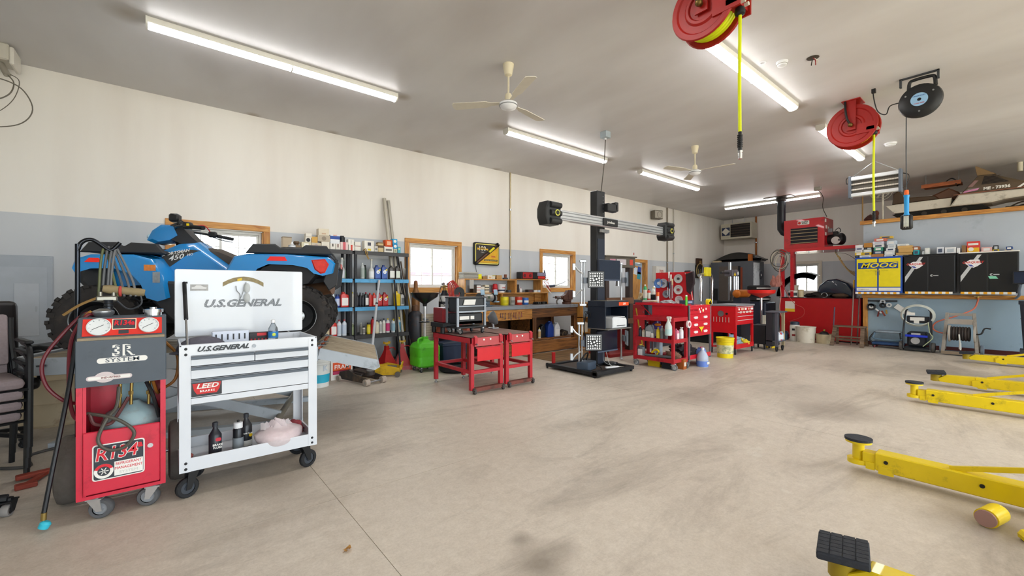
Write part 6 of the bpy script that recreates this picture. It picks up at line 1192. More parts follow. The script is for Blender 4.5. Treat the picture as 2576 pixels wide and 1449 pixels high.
jug('fuel_jug', 'dark blue jug on the lower bench shelf', (6.26,6.4,.286),.17,.33, '#1c3c8a', '#2a4a9a', None, g); jug('white_jug', 'white jug right of the blue jug on the lower bench shelf', (6.46,6.4,.286),.15,.3, '#d8dade', '#c8c8c8', '#e8e8e6', g); jug('black_jug', 'black ribbed jug left of the blue jug under the bench', (6.1,6.45,.286),.13,.28, '#1c1f24', '#1a1a1c', None, g)
put('b', 'slim white bottle with yellow cap on the lower bench shelf', 5.91,5.975,.286,.5,('#d9d4c4', '#d8b82a', '#c9a878'),6.36, group=g); put('b', 'small yellow bottle left of the slim white one under the bench', 5.8,5.86,.286,.43,('#c9b030', '#22211f', '#a88f28'),6.4, group=g)
carton('red_case', 'dark red plastic case on the lower bench shelf at the left', 4.7,5.05,6.42,.2,.286,.52, '#8a1e1e', [('band', '#5a1414', (.45,.52))], None, 'case')
carton('blue_case', 'dark blue cloth bundle on the lower bench shelf left of the divider', 5.15,5.55,6.45,.25,.286,.45, '#24344a', [('band', '#1a2638', (.6,.8))], None, 'bundle')
o = thing('spare_parts', 'heap of dark metal parts at the right of the lower bench shelf', 'parts', (6.72,6.5,.286)); crumple(.14,.14,.1,21,.25).done('heap', pm('#3a302a', .7,.3, var=.4, scale=20), o); MB().torus((-.02,-.12,.03),.05,.012, 'y').done('ring', pm('#6a5a44', .5,.5), o)
tag(MB().box(5.35,6.95,5.2,6.2,0,.008, bev=.002).done('floor_board', wood('#8a6a44', '#5c4428', 0,.5,.7)), 'thin brown plywood sheet on the floor before the workbench', 'board')
# wooden cubby right of the bench
o = thing('cubby_shelf', 'small wooden cubby shelf stuffed with books right of the bench', 'shelf', (7.03,6.15,0)); CW = wood('#b8823e', '#8a5a28', 0)
for z in (.0,.33,.66,.97): MB().box(0,.5,0,.34, z, z+.02).done('board', CW,o,0)
for x in (0,.24,.48): MB().box(x, x+.02,0,.34,.02,.97).done('side', PINEZ,o,0)
MB().box(0,.5,.33,.34,0,.98).done('back', CW,o,0)
i = 0
for z in (.02,.35,.68):
    for x in (.03,.28):
        for k in range(4): i += 1; c = ('#2c3a5c', '#7f8c96', '#4a3a30', '#c9bda8', '#28303a', '#5a6a8a')[(i*5+k) % 6]; tag(MB().box(7.03+x+.045*k, 7.03+x+.04+.045*k, 6.18,6.42, z, z+.2+.02*((i*3) % 4), bev=.002).done('manual', pm(c, .6), None, smooth=0), 'upright manual in the %s %s bay of the cubby shelf, %s' % (('bottom', 'middle', 'top')[int(z/.33)], 'left' if x < .1 else 'right', ('first', 'second', 'third', 'last')[k]), 'book', 'manuals in the cubby shelf')
# clock sign on the wall
o = thing('wall_sign', 'black and yellow framed wall sign with a diagonal shock absorber', 'sign', (5.15, YB, 2.01))
MB().prism(rrect(.64,.46,.04,4), 'y', -.05,-.002, bev=.008).done('frame', pm('#17150f', .35), o); MB().prism(rrect(.59,.41,.03,4), 'y', -.054,-.05).done('yellow_border', pm('#e8d868', .4),o,0)
MB().prism(rrect(.555,.375,.02,4), 'y', -.056,-.054).done('black_field', pm('#2a221a', .35),o,0); MB().prism([(-.2,-.183),(.272,-.183),(.272,.15)], 'y', -.0575,-.056).done('orange_field', pm('#d9a514', .45, var=.25, scale=14),o,0)
MB().cyl((-.27,-.07,-.19),(-.03,-.07,-.01),.03, n=16).done('shock_tube', pm('#5a3f30', .35,.4), o); MB().cyl((-.05,-.07,-.025),(.24,-.07,.19),.024, n=16).done('shock_sleeve', pm('#3c2c24', .35,.4), o); MB().cyl((.03,-.073,.035),(.16,-.073,.132),.0255, n=16).done('shock_label', pm('#d9d020', .4), o)
for x, z in ((-.28,-.2),(.26,.205)): MB().cyl((x-.012,-.07, z-.009),(x+.012,-.07, z+.009),.042, n=18).done('shock_end', BLACK, o)
text('lettering', '100', .13, PAPER, o, (-.13,-.058,.105), NY, off=.001); MB().prism([(-.25,.075),(-.25,.12),(-.19,.11),(-.17,.125),(-.07,.125),(-.05,.11),(.02,.11),(.02,.07),(-.05,.085),(-.19,.085)], 'y', -.0592,-.058).done('ribbon', pm('#dcae20', .45),o,0); text('lettering', 'MONROE', .03, pm('#2a221a', .4), o, (-.12,-.0598,.105), NY, off=.001)
text('lettering', 'YEARS', .022, PAPER, o, (-.12,-.058,.03), NY, spacing=1.4); MB().box(-.08,.26,-.059,-.0575,-.145,-.11).done('slogan_bar', pm('#3a2c10', .5),o,0); text('lettering', 'MADE FOR THE ROAD AHEAD', .024, pm('#e8d890', .5), o, (.09,-.0597,-.128), NY, sx=.95); text('lettering', '100th', .05, pm('#b02030', .5), o, (.15,-.059,-.05), NY, off=.001)
MB().tube([(-.26,-.01,-.23),(-.25,-.01,-.3),(-.22,-.01,-.42),(-.2,-.01,-.5)],.004,5,4).done('cord', BLACK, o)
o = thing('small_flag', 'small striped flag standing at the right end of the hutch', 'flag', (6.6,6.93,1.22)); FL = pm('#c4483c', .8)
MB().cyl((0,0,0),(.02,0,.55),.004, n=6).done('stick', PINEZ, o)
for k in range(6): MB().prism([(.02-.002*k, .5-.06*k),(.15+.02*k-.0*k, .28-.06*k),(.15+.02*k, .25-.06*k),(.018-.002*k, .47-.06*k)], 'y', -.002+.001*(k % 2),.002).done('stripe', pm('#b43a34', .8) if k % 2 == 0 else pm('#e0d8d0', .8),o,0)
MB().prism([(.02,.52),(.08,.42),(.07,.33),(.014,.44)], 'y', -.004,.003).done('canton', pm('#2c3a5c', .8),o,0)
o = thing('caulking_gun', 'grease gun lying on the sill of the window over the vise', 'grease gun', (7.3,7.16, WZ0+FR+.014),0); MB().cyl((-.35,0,.03),(-.12,0,.05),.03, n=14).done('barrel', pm('#3c4658', .4,.3), o); MB().tube([(-.12,0,.05),(.1,-.03,.11),(.25,-.03,.16)],.012,8,4).done('lever', pm('#b0b0ac', .35,.6), o); MB().tube([(.25,-.03,.16),(.32,-.03,.2),(.36,-.03,.15)],.006,6,4).done('spout', STEEL, o)
# ================================================================== ALIGNMENT TOWER
NAVY = pm('#1a2130', .35, coat=.2); CHAR = pm('#2a2b2c', .5)
o = thing('alignment_tower', 'tall black wheel alignment tower with a long silver camera beam', 'tower', (5.45,4.42,0))
for (x0, x1, y0, y1) in ((-.62,.3,-.46,-.38),(-.62,-.54,-.38,.55),(.22,.3,-.38,.55),(-.54,.22,.47,.55)): MB().box(x0, x1, y0, y1,.03,.085, bev=.005).done('base_rail', pm('#16181c', .5),o,0)
MB().box(-.54,.22,-.38,.47,.04,.06).done('base_plate', pm('#4a3f38', .7),o,0)
for x, y in ((-.58,.6),(.26,.6),(.26,-.42)): caster(o, x, y, .035,.08,.03, yaw=50)
MB().cyl((-.62,-.42,.055),(-.52,-.42,.055),.055, n=20).done('front_roller', BLACK, o); MB().box(-.54,-.49,.5,.54,.06,.26, Matrix.Translation((0,0,0)), bev=.004).done('foot_lever', pm('#b01a1c', .4),o,0)
MB().box(-.1,.1,-.04,.1,.06,2.87, bev=.006).done('column', pm('#17181b', .4),o,0); MB().box(-.085,.085,-.046,-.04,.1,2.1).done('column_face', pm('#232b3a', .4),o,0)
for k in range(8): MB().cyl((.05,-.041,2.4+.055*k),(.05,-.046,2.4+.055*k),.006, n=8).done('column_bolt', STEEL, o)
MB().box(.08,.32,-.12,-.02,2.55,2.68, bev=.01).box(.28,.36,-.12,-.02,2.57,2.72, bev=.01).done('side_arm', CHAR,o,0)
bm_ = MB().box(-1.2,1.62,-.2,-.12,2.27,2.42, bev=.01).done('camera_beam', pm('#c3c5c7', .3,.5),o,0)
for z in (2.3,2.345,2.39): MB().box(-1.19,1.61,-.206,-.2, z-.006, z+.006).done('beam_groove', pm('#8d9093', .3,.6),bm_,0)
for x, s in ((-1.26,-1),(1.68,1)):
    hd = MB().prism([(-.13,-.16),(.08,-.16),(.12,-.1),(.12,.1),(.08,.16),(-.13,.16),(-.17,.06),(-.17,-.06)], 'y', -.26,-.06, Matrix.Translation((x, 0,2.345)) @ Matrix.Diagonal((-s, 1,1,1)), bev=.015).done('camera_head', CHAR, bm_, smooth=30)
    for z in (-.11,0,.11): MB().cyl((x-.1,-.262,2.345+z),(x+.1,-.262,2.345+z),.04, n=14).done('head_rib', CHAR, hd)
    MB().lathe([(.028,.0),(.032,.006),(.042,.006),(.046,0)],20, Matrix.Translation((x, -.305,2.345)) @ Matrix.Rotation(R(90),4, 'X')).done('camera_ring', pm('#d4d060', .4), hd); MB().cyl((x, -.306,2.345),(x, -.318,2.345),.026, n=16).done('camera_lens', BLACK, hd)
MB().box(-.16,.2,-.225,-.2,2.285,2.4, bev=.006).done('beam_badge', BLACK,bm_,0); text('lettering', 'JohnBean', .05, PAPER, bm_, (.02,-.2265,2.34), NY, off=.0008)
MB().box(-.06,.14,-.1,-.04,2.2,2.25).done('sensor_bar', STEEL,o,0)
cb = MB().box(-.315,-.295,-.37,-.03,.69,1.02).box(.245,.265,-.37,-.03,.69,1.02).box(-.295,.245,-.05,-.031,.69,1.02).box(-.315,.265,-.37,-.03,1.02,1.11, bev=.004).done('cabinet', pm('#18202e', .4),o,0)
MB().box(-.315,.28,-.42,-.03,.675,.69).done('printer_shelf', pm('#6a6660', .6),cb,0); MB().box(.02,.27,-.378,-.37,1.035,1.09, bev=.003).done('badge', pm('#e8501c', .4),cb,0); text('lettering', '200', .045, PAPER, cb, (.15,-.379,1.062), NY, shear=.2, off=.001)
MB().box(-.25,.2,-.36,-.1,1.11,1.118).done('keyboard_pad', pm('#6a6258', .7),cb,0)
mo = MB().box(-.17,.37,-.14,-.1,1.44,1.76, bev=.006).done('upper_monitor', pm('#20293a', .35),o,0); MB().box(-.16,.36,-.143,-.14,1.46,1.75).done('screen', pm('#1b2638', .25),mo,0); MB().box(.02,.12,-.1,-.04,1.55,1.65).done('monitor_bracket', BLACK,mo,0); MB().box(-.17,.37,-.15,-.14,1.425,1.445).done('monitor_trim', pm('#4a5468', .4),mo,0)
mo = MB().box(-.28,.22,-.2,-.16,.32,.64, bev=.006).done('lower_monitor', pm('#141a28', .3),o,0); MB().box(-.27,.21,-.203,-.2,.34,.63).done('screen', pm('#10192b', .2),mo,0); MB().box(-.28,.22,-.205,-.2,.31,.33).done('monitor_trim', pm('#4a5468', .4),mo,0); MB().box(-.1,.06,-.16,-.04,.4,.56).done('monitor_bracket', BLACK,mo,0)
for k in range(3): MB().tube([(-.25+.06*k, -.08,.68),(-.36,-.1+.04*k, .95),(-.36,.0,.75-.05*k),(-.3,.02,.5)],.006,6,5).done('cable', BLACK, o)
MB().tube([(.05,-.1,.3),(.02,-.2,.1),(.1,-.25,.075)],.004,5,4).done('cable', pm('#c8c8c4', .5), o); MB().tube([(-.02,-.1,.3),(-.06,-.15,.15),(.06,-.2,.075)],.004,5,4).done('cable', pm('#8d8d8a', .5), o)
o = thing('printer', 'white desktop printer on the tower shelf', 'printer', (5.47,4.16,.691)); MB().prism([(-.16,0),(.2,0),(.2,.12),(.18,.15),(-.13,.17),(-.16,.15)], 'y', -.12,.18, bev=.01).done('case', pm('#dcdee0', .35), o, smooth=30); MB().box(-.06,.15,-.125,-.12,.03,.04).done('paper_slot', DKGREY,o,0); MB().box(-.14,.17,-.1,.15,.165,.172).done('scanner_lid', WHITE,o,0)
# wheel targets
def target(loc, lab, rz, claws=True):
    o = thing('wheel_target', lab, 'target', loc, rz, 'wheel alignment targets'); o.scale = (.75,.75,.75); AL2 = pm('#b9bcbe', .3,.8)
    for x in (-.13,-.07) if claws else (.37,.43): MB().cyl((x, .06,-.5),(x, .06,.4),.017, n=12).done('guide_rod', AL2, o)
    for z in (.4,-.5): MB().box(-.17+(0 if claws else .5),-.03+(0 if claws else .5),.03,.09, z-.025, z+.025, bev=.008).done('clamp_end', AL2,o,0)
    for z, q in ((.16,1),(-.2,-1)) if claws else ():
        MB().tube([(-.1,.06, z-.02*q),(-.2,.05, z+.05*q),(-.28,.04, z+.15*q)],.02,8,3).done('claw_arm', AL2, o); MB().box(-.32,-.26,.02,.06, z+.1*q-.05, z+.1*q+.09, bev=.008).done('claw_pad', AL2,o,0)
    MB().box(-.1 if claws else .1,.2 if claws else .42,.0,.05,-.06,.06).done('target_arm', pm('#5a6068', .4,.3),o,0)
    pn = MB().box(-.02,.32,-.05,-.02,-.15,.19, bev=.006).done('target_panel', pm('#1a1c20', .4),o,0); MB().box(-.0,.3,-.0515,-.05,-.13,.17).done('panel_border', pm('#c9cbcd', .4),pn,0); MB().box(.008,.292,-.053,-.0515,-.122,.162).done('panel_field', pm('#0e0f12', .4),pn,0)
    MB().box(-.015,.315,-.02,-.012,-.145,.185).done('back_cover', pm('#a4b0be', .4),pn,0); DM = pm('#f2f3f3', .5)
    for i in range(6):
        for j in range(6):
            if (i, j) in ((2,4),(4,3),(2,3),(3,3),(1,2),(3,2),(2,2),(3,1)): continue
            MB().cyl((.034+.0464*i, -.053,-.096+.0464*j),(.034+.0464*i, -.0545,-.096+.0464*j),.0155, n=12).done('dot', DM, pn)
    for (i, j) in ((2,4),(3.8,3.05),(2.6,2.6),(1.35,2.1),(3.15,1.3)): MB().cyl((.034+.0464*i, -.053,-.096+.0464*j),(.034+.0464*i, -.0545,-.096+.0464*j),.02, n=14).done('large_dot', DM, pn)
    return o
target((5.043,4.296,1.425), 'upper wheel target with white dots on silver rods', -35); target((4.965,4.276,.47), 'lower wheel target with white dots on silver rods', -35)
for (z, lab) in ((1.45, 'upper grey wheel target turned away on the right of the tower'),(.42, 'lower grey wheel target turned away on the right of the tower')): target((6.22,4.44, z), lab, 45, False)
# small stuff on the tower base
o = thing('charger_box', 'dark blue grey charger box on the tower base', 'charger', (5.0,4.3,.062),15); MB().box(-.14,.16,-.1,.1,0,.13, bev=.02, seg=2).done('case', pm('#3c4a5a', .5), o); MB().tube([(-.1,.05,.13),(-.05,.0,.24),(.06,.0,.24),(.1,.05,.13)],.012,6,4).done('handle', BLACK, o); MB().tube([(.1,-.08,.1),(.2,-.15,.02),(.1,-.2,.015)],.008,6,4).done('lead', BLACK, o)
o = thing('hand_controller', 'white handheld probe lying on the tower base', 'tool', (5.4,4.12,.062),-20); MB().box(-.12,.12,-.025,.025,0,.03, bev=.008).done('body', WHITE, o); MB().cyl((.12,0,.015),(.26,0,.012),.008, n=8).done('tip', pm('#c9c4b8', .4), o)
o = thing('black_strap', 'black folded strap at the right of the tower base', 'strap', (5.6,4.3,.062),0); MB().box(-.1,.1,-.08,.08,0,.05, bev=.015).done('strap_body', BLACK, o); MB().box(-.02,.02,-.085,.085,.03,.055).done('buckle', STEEL,o,0)
# ---- press behind the tower
PG = pm('#5e574c', .5,.2, dirt='#3a342c', dirt_amt=.3)
o = thing('shop_press', 'tall brown grey hydraulic shop press with stickers behind the tower', 'press', (7.02,5.22,0),-8)
for x in (-.38,.27): MB().box(x, x+.09,-.06,.06,.06,1.9).done('upright', pm('#3a2c26', .5,.2),o,0)
hd = MB().box(-.42,.4,-.09,.09,1.72,1.92, bev=.005).done('head_beam', PG,o,0); MB().box(-.44,.42,-.12,.12,1.92,1.945).done('head_cap', PG,o,0)
for (x0, x1, c) in ((-.3,-.15, '#c8889c'),(-.12,.14, '#c9bfc4'),(.24,.33, '#c8402e')): MB().box(x0, x1,-.0915,-.09,1.77,1.88).done('sticker', pm(c, .5),hd,0)
for (z, w) in ((1.0,.12),(.6,.1)): MB().box(-.38,.36,-.09,-.05, z, z+w).box(-.38,.36,.05,.09, z, z+w).done('press_bed', pm('#6a4a34', .6,.2),o,0)
MB().cyl((0,0,1.35),(0,0,1.72),.05).done('ram', STEEL, o); MB().box(-.5,.5,-.3,.3,0,.06, bev=.005).done('foot_base', pm('#8a1c18', .5),o,0); MB().bar((.42,-.09,.9),(.5,-.2,.1),.02,.02).ball((.5,-.2,.12),.035).done('jack_lever', pm('#b0a020', .5), o)
o = thing('red_cabinet', 'dark red steel cabinet with rounded corners behind the open cart', 'cabinet', (7.79,5.25,0)); MB().prism([(-.25,.04),(.22,.04),(.22,.86),(.17,.95),(.08,.97),(-.25,.97)], 'y', 0,.45, bev=.008).done('body', pm('#7a1418', .4), o, smooth=30); MB().box(-.22,.18,-.006,0,.1,.85).done('door_panel', pm('#8a181c', .4),o,0); MB().cyl((.13,-.006,.8),(.13,-.02,.8),.012).done('knob', STEEL, o); MB().box(-.24,.21,.02,.43,0,.04).done('plinth', BLACK,o,0)
o = thing('grey_bench', 'dark grey steel bench piled with clutter in front of the doorway', 'bench', (8.6,5.5,0)); MB().box(-.54,.75,-.3,.3,.98,1.05, bev=.005).done('top', pm('#4a4c54', .5),o,0); MB().box(-.52,.72,-.28,.28,.0,.98).done('body', pm('#33363e', .5),o,0); MB().box(-.5,.7,-.286,-.28,.55,.92).done('drawer_front', pm('#3d414a', .5),o,0); MB().box(-.05,.1,-.3,-.286,.72,.74).done('handle', STEEL,o,0)
z = 1.05
for k, (x, y, sx, sy, sz, c, lab) in enumerate(((8.2,5.45,.07,.08,.14, '#c4b088', 'cream crumpled cloth at the left of the grey bench'),(8.34,5.45,.08,.08,.1, '#d8d4cc', 'pile of white rags on the grey bench'),(8.55,5.38,.1,.08,.08, '#b8a66a', 'mustard coloured cloth heap on the grey bench'),(8.8,5.4,.08,.07,.1, '#d9d0b8', 'pale knotted rag heap on the grey bench'),(9.1,5.4,.09,.08,.1, '#e0d9c8', 'small cream rag at the right of the grey bench'))): o = thing('rag_heap', lab, 'rags', (x, y, z),0, 'rags on the grey bench'); crumple(sx, sy, sz, 40+k, .35).done('cloth', pm(c, .95, var=.3, scale=20), o)
o = thing('plastic_jug', 'white jug with a red top on the grey bench', 'jug', (8.95,5.45, z)); round_can(o, .11,.36, '#dfe0dc', '#c04850', '#6fae90')
o = thing('desk_lamp', 'white bent pipe frame on the grey bench', 'frame', (8.68,5.42, z)); MB().tube([(-.12,0,0),(-.1,0,.22),(0,0,.3),(.1,0,.22),(.12,0,0)],.02,8,4).done('pipe', WHITE, o); MB().box(-.16,.16,-.04,.04,0,.015).done('foot', DKGREY,o,0)
for k, (x, c, cc, h, lab) in enumerate(((8.1, '#3fae6a', '#e8e8e4', .34, 'green tall bottle'),(8.24, '#c8301c', '#2a2422', .24, 'red bottle'),(8.42, '#d8dcd8', '#c9b030', .28, 'white bottle with yellow cap'),(8.75, '#e0ddd2', '#4a8a5a', .3, 'white bottle with green cap'))): put('b', '%s standing on the grey bench' % lab, x, x+.08, z, z+h, (c, cc, '#d8d4c8'),5.33, group='bottles on the grey bench')
carton('yellow_jug_box', 'yellow container at the right end of the grey bench', 9.2,9.32,5.35,.12, z, z+.2, '#d8b818', [('panel', '#2a2620', (.6,.3,.6))], None, 'container')
carton('black_case', 'black open tool case on the grey bench', 8.35,8.66,5.22,.14, z, z+.12, '#1c1a1c', [('panel', '#6a2a24', (.8,.7,.9))], None, 'case')
o = thing('poster_board', 'leaning board with blue posters by the doorway', 'poster', (9.95,6.95,.0),0)
MB().box(-.18,.2,0,.02,.9,1.95, Matrix.Rotation(R(9),4, 'Y') @ Matrix.Identity(4)).done('board', wood('#c9924c', '#a06a30', 2),o,0)
for (x, zz, c) in ((-.08,1.7, '#c9d4e4'),(.1,1.74, '#2c4c9c'),(.1,1.6, '#3f9aa8')): MB().box(x-.09, x+.07,-.004,0, zz, zz+.2, Matrix.Rotation(R(9),4, 'Y')).done('poster', pm(c, .6, var=.4, scale=25),o,0)
MB().box(-.1,.2,-.02,.02,0,.9).done('board_leg', PINEZ,o,0)
o = thing('fire_cabinet', 'white wall box with faded red lettering', 'box', (11.5, YB, 1.5)); MB().box(-.25,.27,-.14,0,0,.47, bev=.008).done('case', pm('#d8d4cb', .5),o,0); MB().box(-.22,.24,-.146,-.14,.03,.44).done('door_panel', pm('#e2ded6', .5),o,0); text('lettering', '700', .15, pm('#c05a4a', .6), o, (.0,-.148,.3), NY, off=.003, shear=.1)
o = thing('wall_switch_label', 'small white and red label on the wall above the doorway', 'label', (10.32, YB, 2.2)); MB().box(-.08,.08,-.006,0,0,.17).done('plate', PAPER,o,0); MB().box(-.02,.02,-.008,-.006,.05,.12).done('mark', pm('#b84a3a', .6),o,0)
# ================================================================== RED CARTS
o = thing('open_cart', 'red three tier open cart loaded with bottles', 'cart', (6.22,3.56,0))    # local x 0..0.43 away, y 0..0.74
for x in (.02,.41):
    for y in (.02,.72): MB().box(x-.02, x+.02, y-.02, y+.02,.1,.83).done('post', TR,o,0); caster(o, x, y, .048,.105,.026, yaw=110 if x < .1 else 60, wheel='#6d6f72', hub='#b8babc', fork=STEEL)
for zz in (.80,.455,.14):
    sh = MB().box(0,.43,0,.74, zz, zz+.006).done('tray_floor', TR,o,0)
    for (x0, x1, y0, y1) in ((-.003,.008,-.003,.743),(.422,.433,-.003,.743),(.008,.422,-.003,.008),(.008,.422,.732,.743)): MB().box(x0, x1, y0, y1, zz-.025, zz+.035).done('tray_lip', TR,sh,0)
MB().box(.425,.43,.0,.74,.49,.8).done('back_panel', pm('#8a1418', .45),o,0)
gx_ = 'bottles on the red open cart'
def cb_(kind, lab, y, w, z0, h, args, x=6.3, **k): return put(kind, lab, x-w/2, x+w/2, z0, z0+h, args, y, group=gx_, **k)
zm = .462
cb_('b', 'black bottle with white cap on the red open cart, leftmost', 4.22,.06, zm, .2,('#1c1f26', '#e2e2e0', '#3a4250')); cb_('b', 'cream bottle beside the black one on the red open cart', 4.15,.065, zm, .16,('#cdbfa8', '#4a423c', '#d9d2c4')); cb_('b', 'tall dark bottle with grey cap behind the cream one on the red open cart', 4.16,.07, zm, .27,('#16181c', '#b8b8b4', '#2a2e36'), x=6.42)
o = jug('purple_bottle', 'grey and white oil jug with emblem on the red open cart', (6.3,4.03, zm),.13,.24, '#8d9398', '#2c3038', '#e6e8ea', gx_, -90); o = jug('purple_jug', 'purple jug behind the emblem jug on the red open cart', (6.45,4.0, zm),.14,.3, '#5a4a94', '#3a3064', '#b8b0d8', gx_, -90)
cb_('c', 'small white tub in front on the red open cart', 3.97,.06, zm, .1,('#dcdad4', '#e6e4de', '#c9c6be'), x=6.26, cat='tub'); cb_('b', 'yellow bottle on the red open cart', 3.88,.065, zm, .2,('#e8c820', '#d8b41a', '#f0d83a')); cb_('b', 'slim grey bottle right of the yellow one on the red open cart', 3.81,.055, zm, .23,('#8f9698', '#b8babc', '#7a8286')); cb_('b', 'red bottle on the red open cart beside the spray bottle', 3.74,.06, zm, .22,('#c8301c', '#2a2422', '#5a5a60'))
o = thing('orange_scraper', 'orange handled tool hanging over the bottles of the red open cart', 'tool', (6.35,3.92,.7)); MB().ball((0,0,0),(.03,.06,.025)).done('head', pm('#e0801c', .5), o); MB().cyl((0,0,.0),(.0,0,.1),.006).done('wire', STEEL, o)
b_ = thing('spray_bottle', 'large milky spray bottle hung on the front corner of the red open cart', 'bottle', (6.17,3.62,.56),90); MB().lathe([(0,0),(.05,0),(.054,.01),(.054,.14),(.045,.17),(.03,.2),(.022,.23),(0,.23)],22).done('body', pm('#cfd8d4', .3), b_); MB().lathe([(.0545,.02),(.0555,.02),(.0555,.1),(.0545,.1)],22).done('liquid_band', pm('#b4d4d4', .3), b_); MB().box(-.05,.03,-.014,.014,.26,.3, bev=.008).box(-.04,-.025,-.008,.008,.22,.27).cyl((0,0,.225),(0,0,.27),.018, n=12).done('trigger_head', pm('#e8e4de', .4), b_)
cb_('q', 'pink bottle at the near end of the red open cart', 3.63,.08, zm, .19,('#d87a94', '#c05a78', '#f0d8dc'), x=6.42); cb_('t', 'white spray bottle at the near end of the red open cart', 3.6,.07, zm, .21,('#e2e0e0', '#d8d6d4', '#e8e6ee'), x=6.52)
o = thing('tape_disc', 'white and red tape roll hung on the end of the red open cart', 'tape', (6.6,3.53,.72)); MB().lathe([(.02,0),(.06,0),(.06,.03),(.02,.03),(.02,0)],22, Matrix.Rotation(R(90),4, 'X')).done('roll', pm('#e8dcdc', .5), o); MB().lathe([(.018,.0),(.032,.0),(.032,.033),(.018,.033)],18, Matrix.Rotation(R(90),4, 'X')).done('core', pm('#c84858', .5), o)
zl = .147
o = thing('grey_jug', 'grey bottle with yellow cap on the bottom tier of the red open cart', 'bottle', (6.3,4.2, zl),-90, gx_); oil_quart(o, .11,.21, '#6d7276', '#d8b82a', '#dfe3e4')
o = thing('grey_pipe', 'grey pipe lying along the bottom tier of the red open cart', 'pipe', (6.3,3.85, zl)); MB().cyl((0,-.24,.05),(.03,.3,.03),.022, n=12).done('tube', pm('#6a7278', .5), o); MB().cyl((0,-.245,.05),(0,-.24,.05),.018, n=12).done('bore', BLACK, o)
o = thing('yellow_clamp', 'yellow clamp on the bottom tier of the red open cart', 'clamp', (6.33,3.95, zl)); MB().tube([(0,-.07,.1),(0,-.03,.14),(0,.03,.12),(0,.07,.08)],.016,8,4).tube([(0,-.05,.09),(0,0,.03)],.012,8).done('jaw', YEL, o); MB().cyl((0,.0,.0),(0,0,.12),.01).done('screw', STEEL, o)
o = thing('rag_heap', 'dirty red and tan rags on the bottom tier of the red open cart', 'rags', (6.42,3.7, zl)); crumple(.1,.1,.1,71,.5).done('cloth', pm('#7a5a4a', .95, var=.5, scale=18), o)
carton('white_box', 'pale blue carton standing on the bottom tier of the red open cart', 6.5,6.6,3.98,.06, zl, zl+.24, '#a9b8c4', [], None)
for k, (x, y, w, h, c, dc, lab) in enumerate(((6.34,3.98,.22,.13, '#e0c010', '#2a5aa8', 'yellow and blue jug box'),(6.3,3.72,.2,.12, '#20242a', '#c9ccd0', 'black box with a white label'),(6.45,3.62,.16,.16, '#a85a20', '#d8d4cc', 'orange brown can'))): carton('floor_box', '%s on the floor under the red open cart' % lab, x, x+w*.6, y-.1, w, 0, h, c, [('panel', dc, (.6,.3,.7))], None)
o = thing('antifreeze_jug', 'clear jug of blue fluid on the floor before the red drawer cart', 'jug', (6.95,3.46,0)); MB().lathe([(0,0),(.085,0),(.09,.01),(.09,.16),(.07,.22),(.03,.27),(.024,.29),(0,.29)],22).done('body', pm('#bcc8dc', .2, alpha=.9), o); MB().lathe([(.0905,.01),(.091,.01),(.091,.1),(.0905,.1)],22).done('fluid', pm('#6a8ad8', .25), o); MB().cyl((0,0,.285),(0,0,.315),.026, n=14).done('cap', WHITE, o); MB().box(-.03,.05,-.094,-.088,.05,.09).done('label', PAPER,o,0)
jug('washer_jug', 'blue and pink labelled jug behind the clear antifreeze jug', (7.15,3.58,0),.16,.3, '#6a86d0', '#d83a6a', '#d8b8dc')
# drawer cart with the pegboard
o = thing('drawer_cart', 'red drawer cart with stickers, side tray and standing pegboard', 'tool cart', (6.67,3.55,0)); RB = pm('#cc1428', .32, coat=.3)
MB().box(0,.75,0,.68,.5,1.02, bev=.005).done('case', RB,o,0)
for (x0, x1) in ((0,.02),(.73,.75)): MB().box(x0, x1,-.012,.02,.1,1.02).box(x0, x1,.66,.69,.1,.5).done('corner_post', pm('#8f9298', .4,.5),o,0)
MB().box(0,.75,0,.68,.13,.14).box(0,.75,-.01,0,.13,.2).done('bottom_tray', RB,o,0)
for k, (z0, z1) in enumerate(((.88,.99),(.76,.87),(.64,.75),(.52,.63))):
    dr = MB().box(.03,.72,-.012,0, z0, z1, bev=.003).done('drawer', RB,o,0)
    if k: 
        for x in (.2,.53): MB().prism([(x-.07, z0+.055),(x-.04, z0+.035),(x+.05, z0+.035),(x+.07, z0+.055),(x+.05, z0+.075),(x-.04, z0+.075)], 'y', -.022,-.012).done('drawer_handle', pm('#e6dcdc', .35),dr,0)
for (x, z, r, c) in ((.33,.95,.02, '#e8d8d8'),(.4,.97,.014, '#f0c8c8'),(.46,.93,.028, '#e8e0b0'),(.56,.95,.02, '#f0f0ee'),(.36,.91,.022, '#d8d0d0')): MB().cyl((x, -.0125, z),(x, -.0135, z), r, n=10).done('sticker', pm(c, .5), o)
text('lettering', 'TOOL STORAGE', .045, pm('#6a0c14', .4), o, (.15,-.0128,.94), NY, sx=.8); MB().prism([(.29,.655),(.47,.655),(.4,.6),(.38,.56),(.36,.6)], 'y', -.0236,-.0225).done('emblem', pm('#e8c81c', .5),o,0)
MB().box(-.03,.27,.1,1.0,1.022,1.034).box(-.034,-.03,.1,1.0,1.01,1.05).done('side_tray', RB,o,0); MB().bar((.05,.95,1.02),(.05,.69,.8),.02,.01).done('tray_strut', RB,o,0)
pb = MB().box(.60,.62,.26,.98,1.02,1.6, bev=.003).done('pegboard', pm('#c4121e', .4),o,0)
for x in (.62,): MB().bar((.62,.3,1.02),(.73,.3,1.02),.02).bar((.62,.3,1.4),(.73,.3,1.02),.015).done('pegboard_brace', RB,o,0)
for k in range(4): caster(o, (.06,.69)[k % 2],(.05,.6)[k//2],.05,.13,.03, yaw=30, hub='#c0c2c4', fork=STEEL)
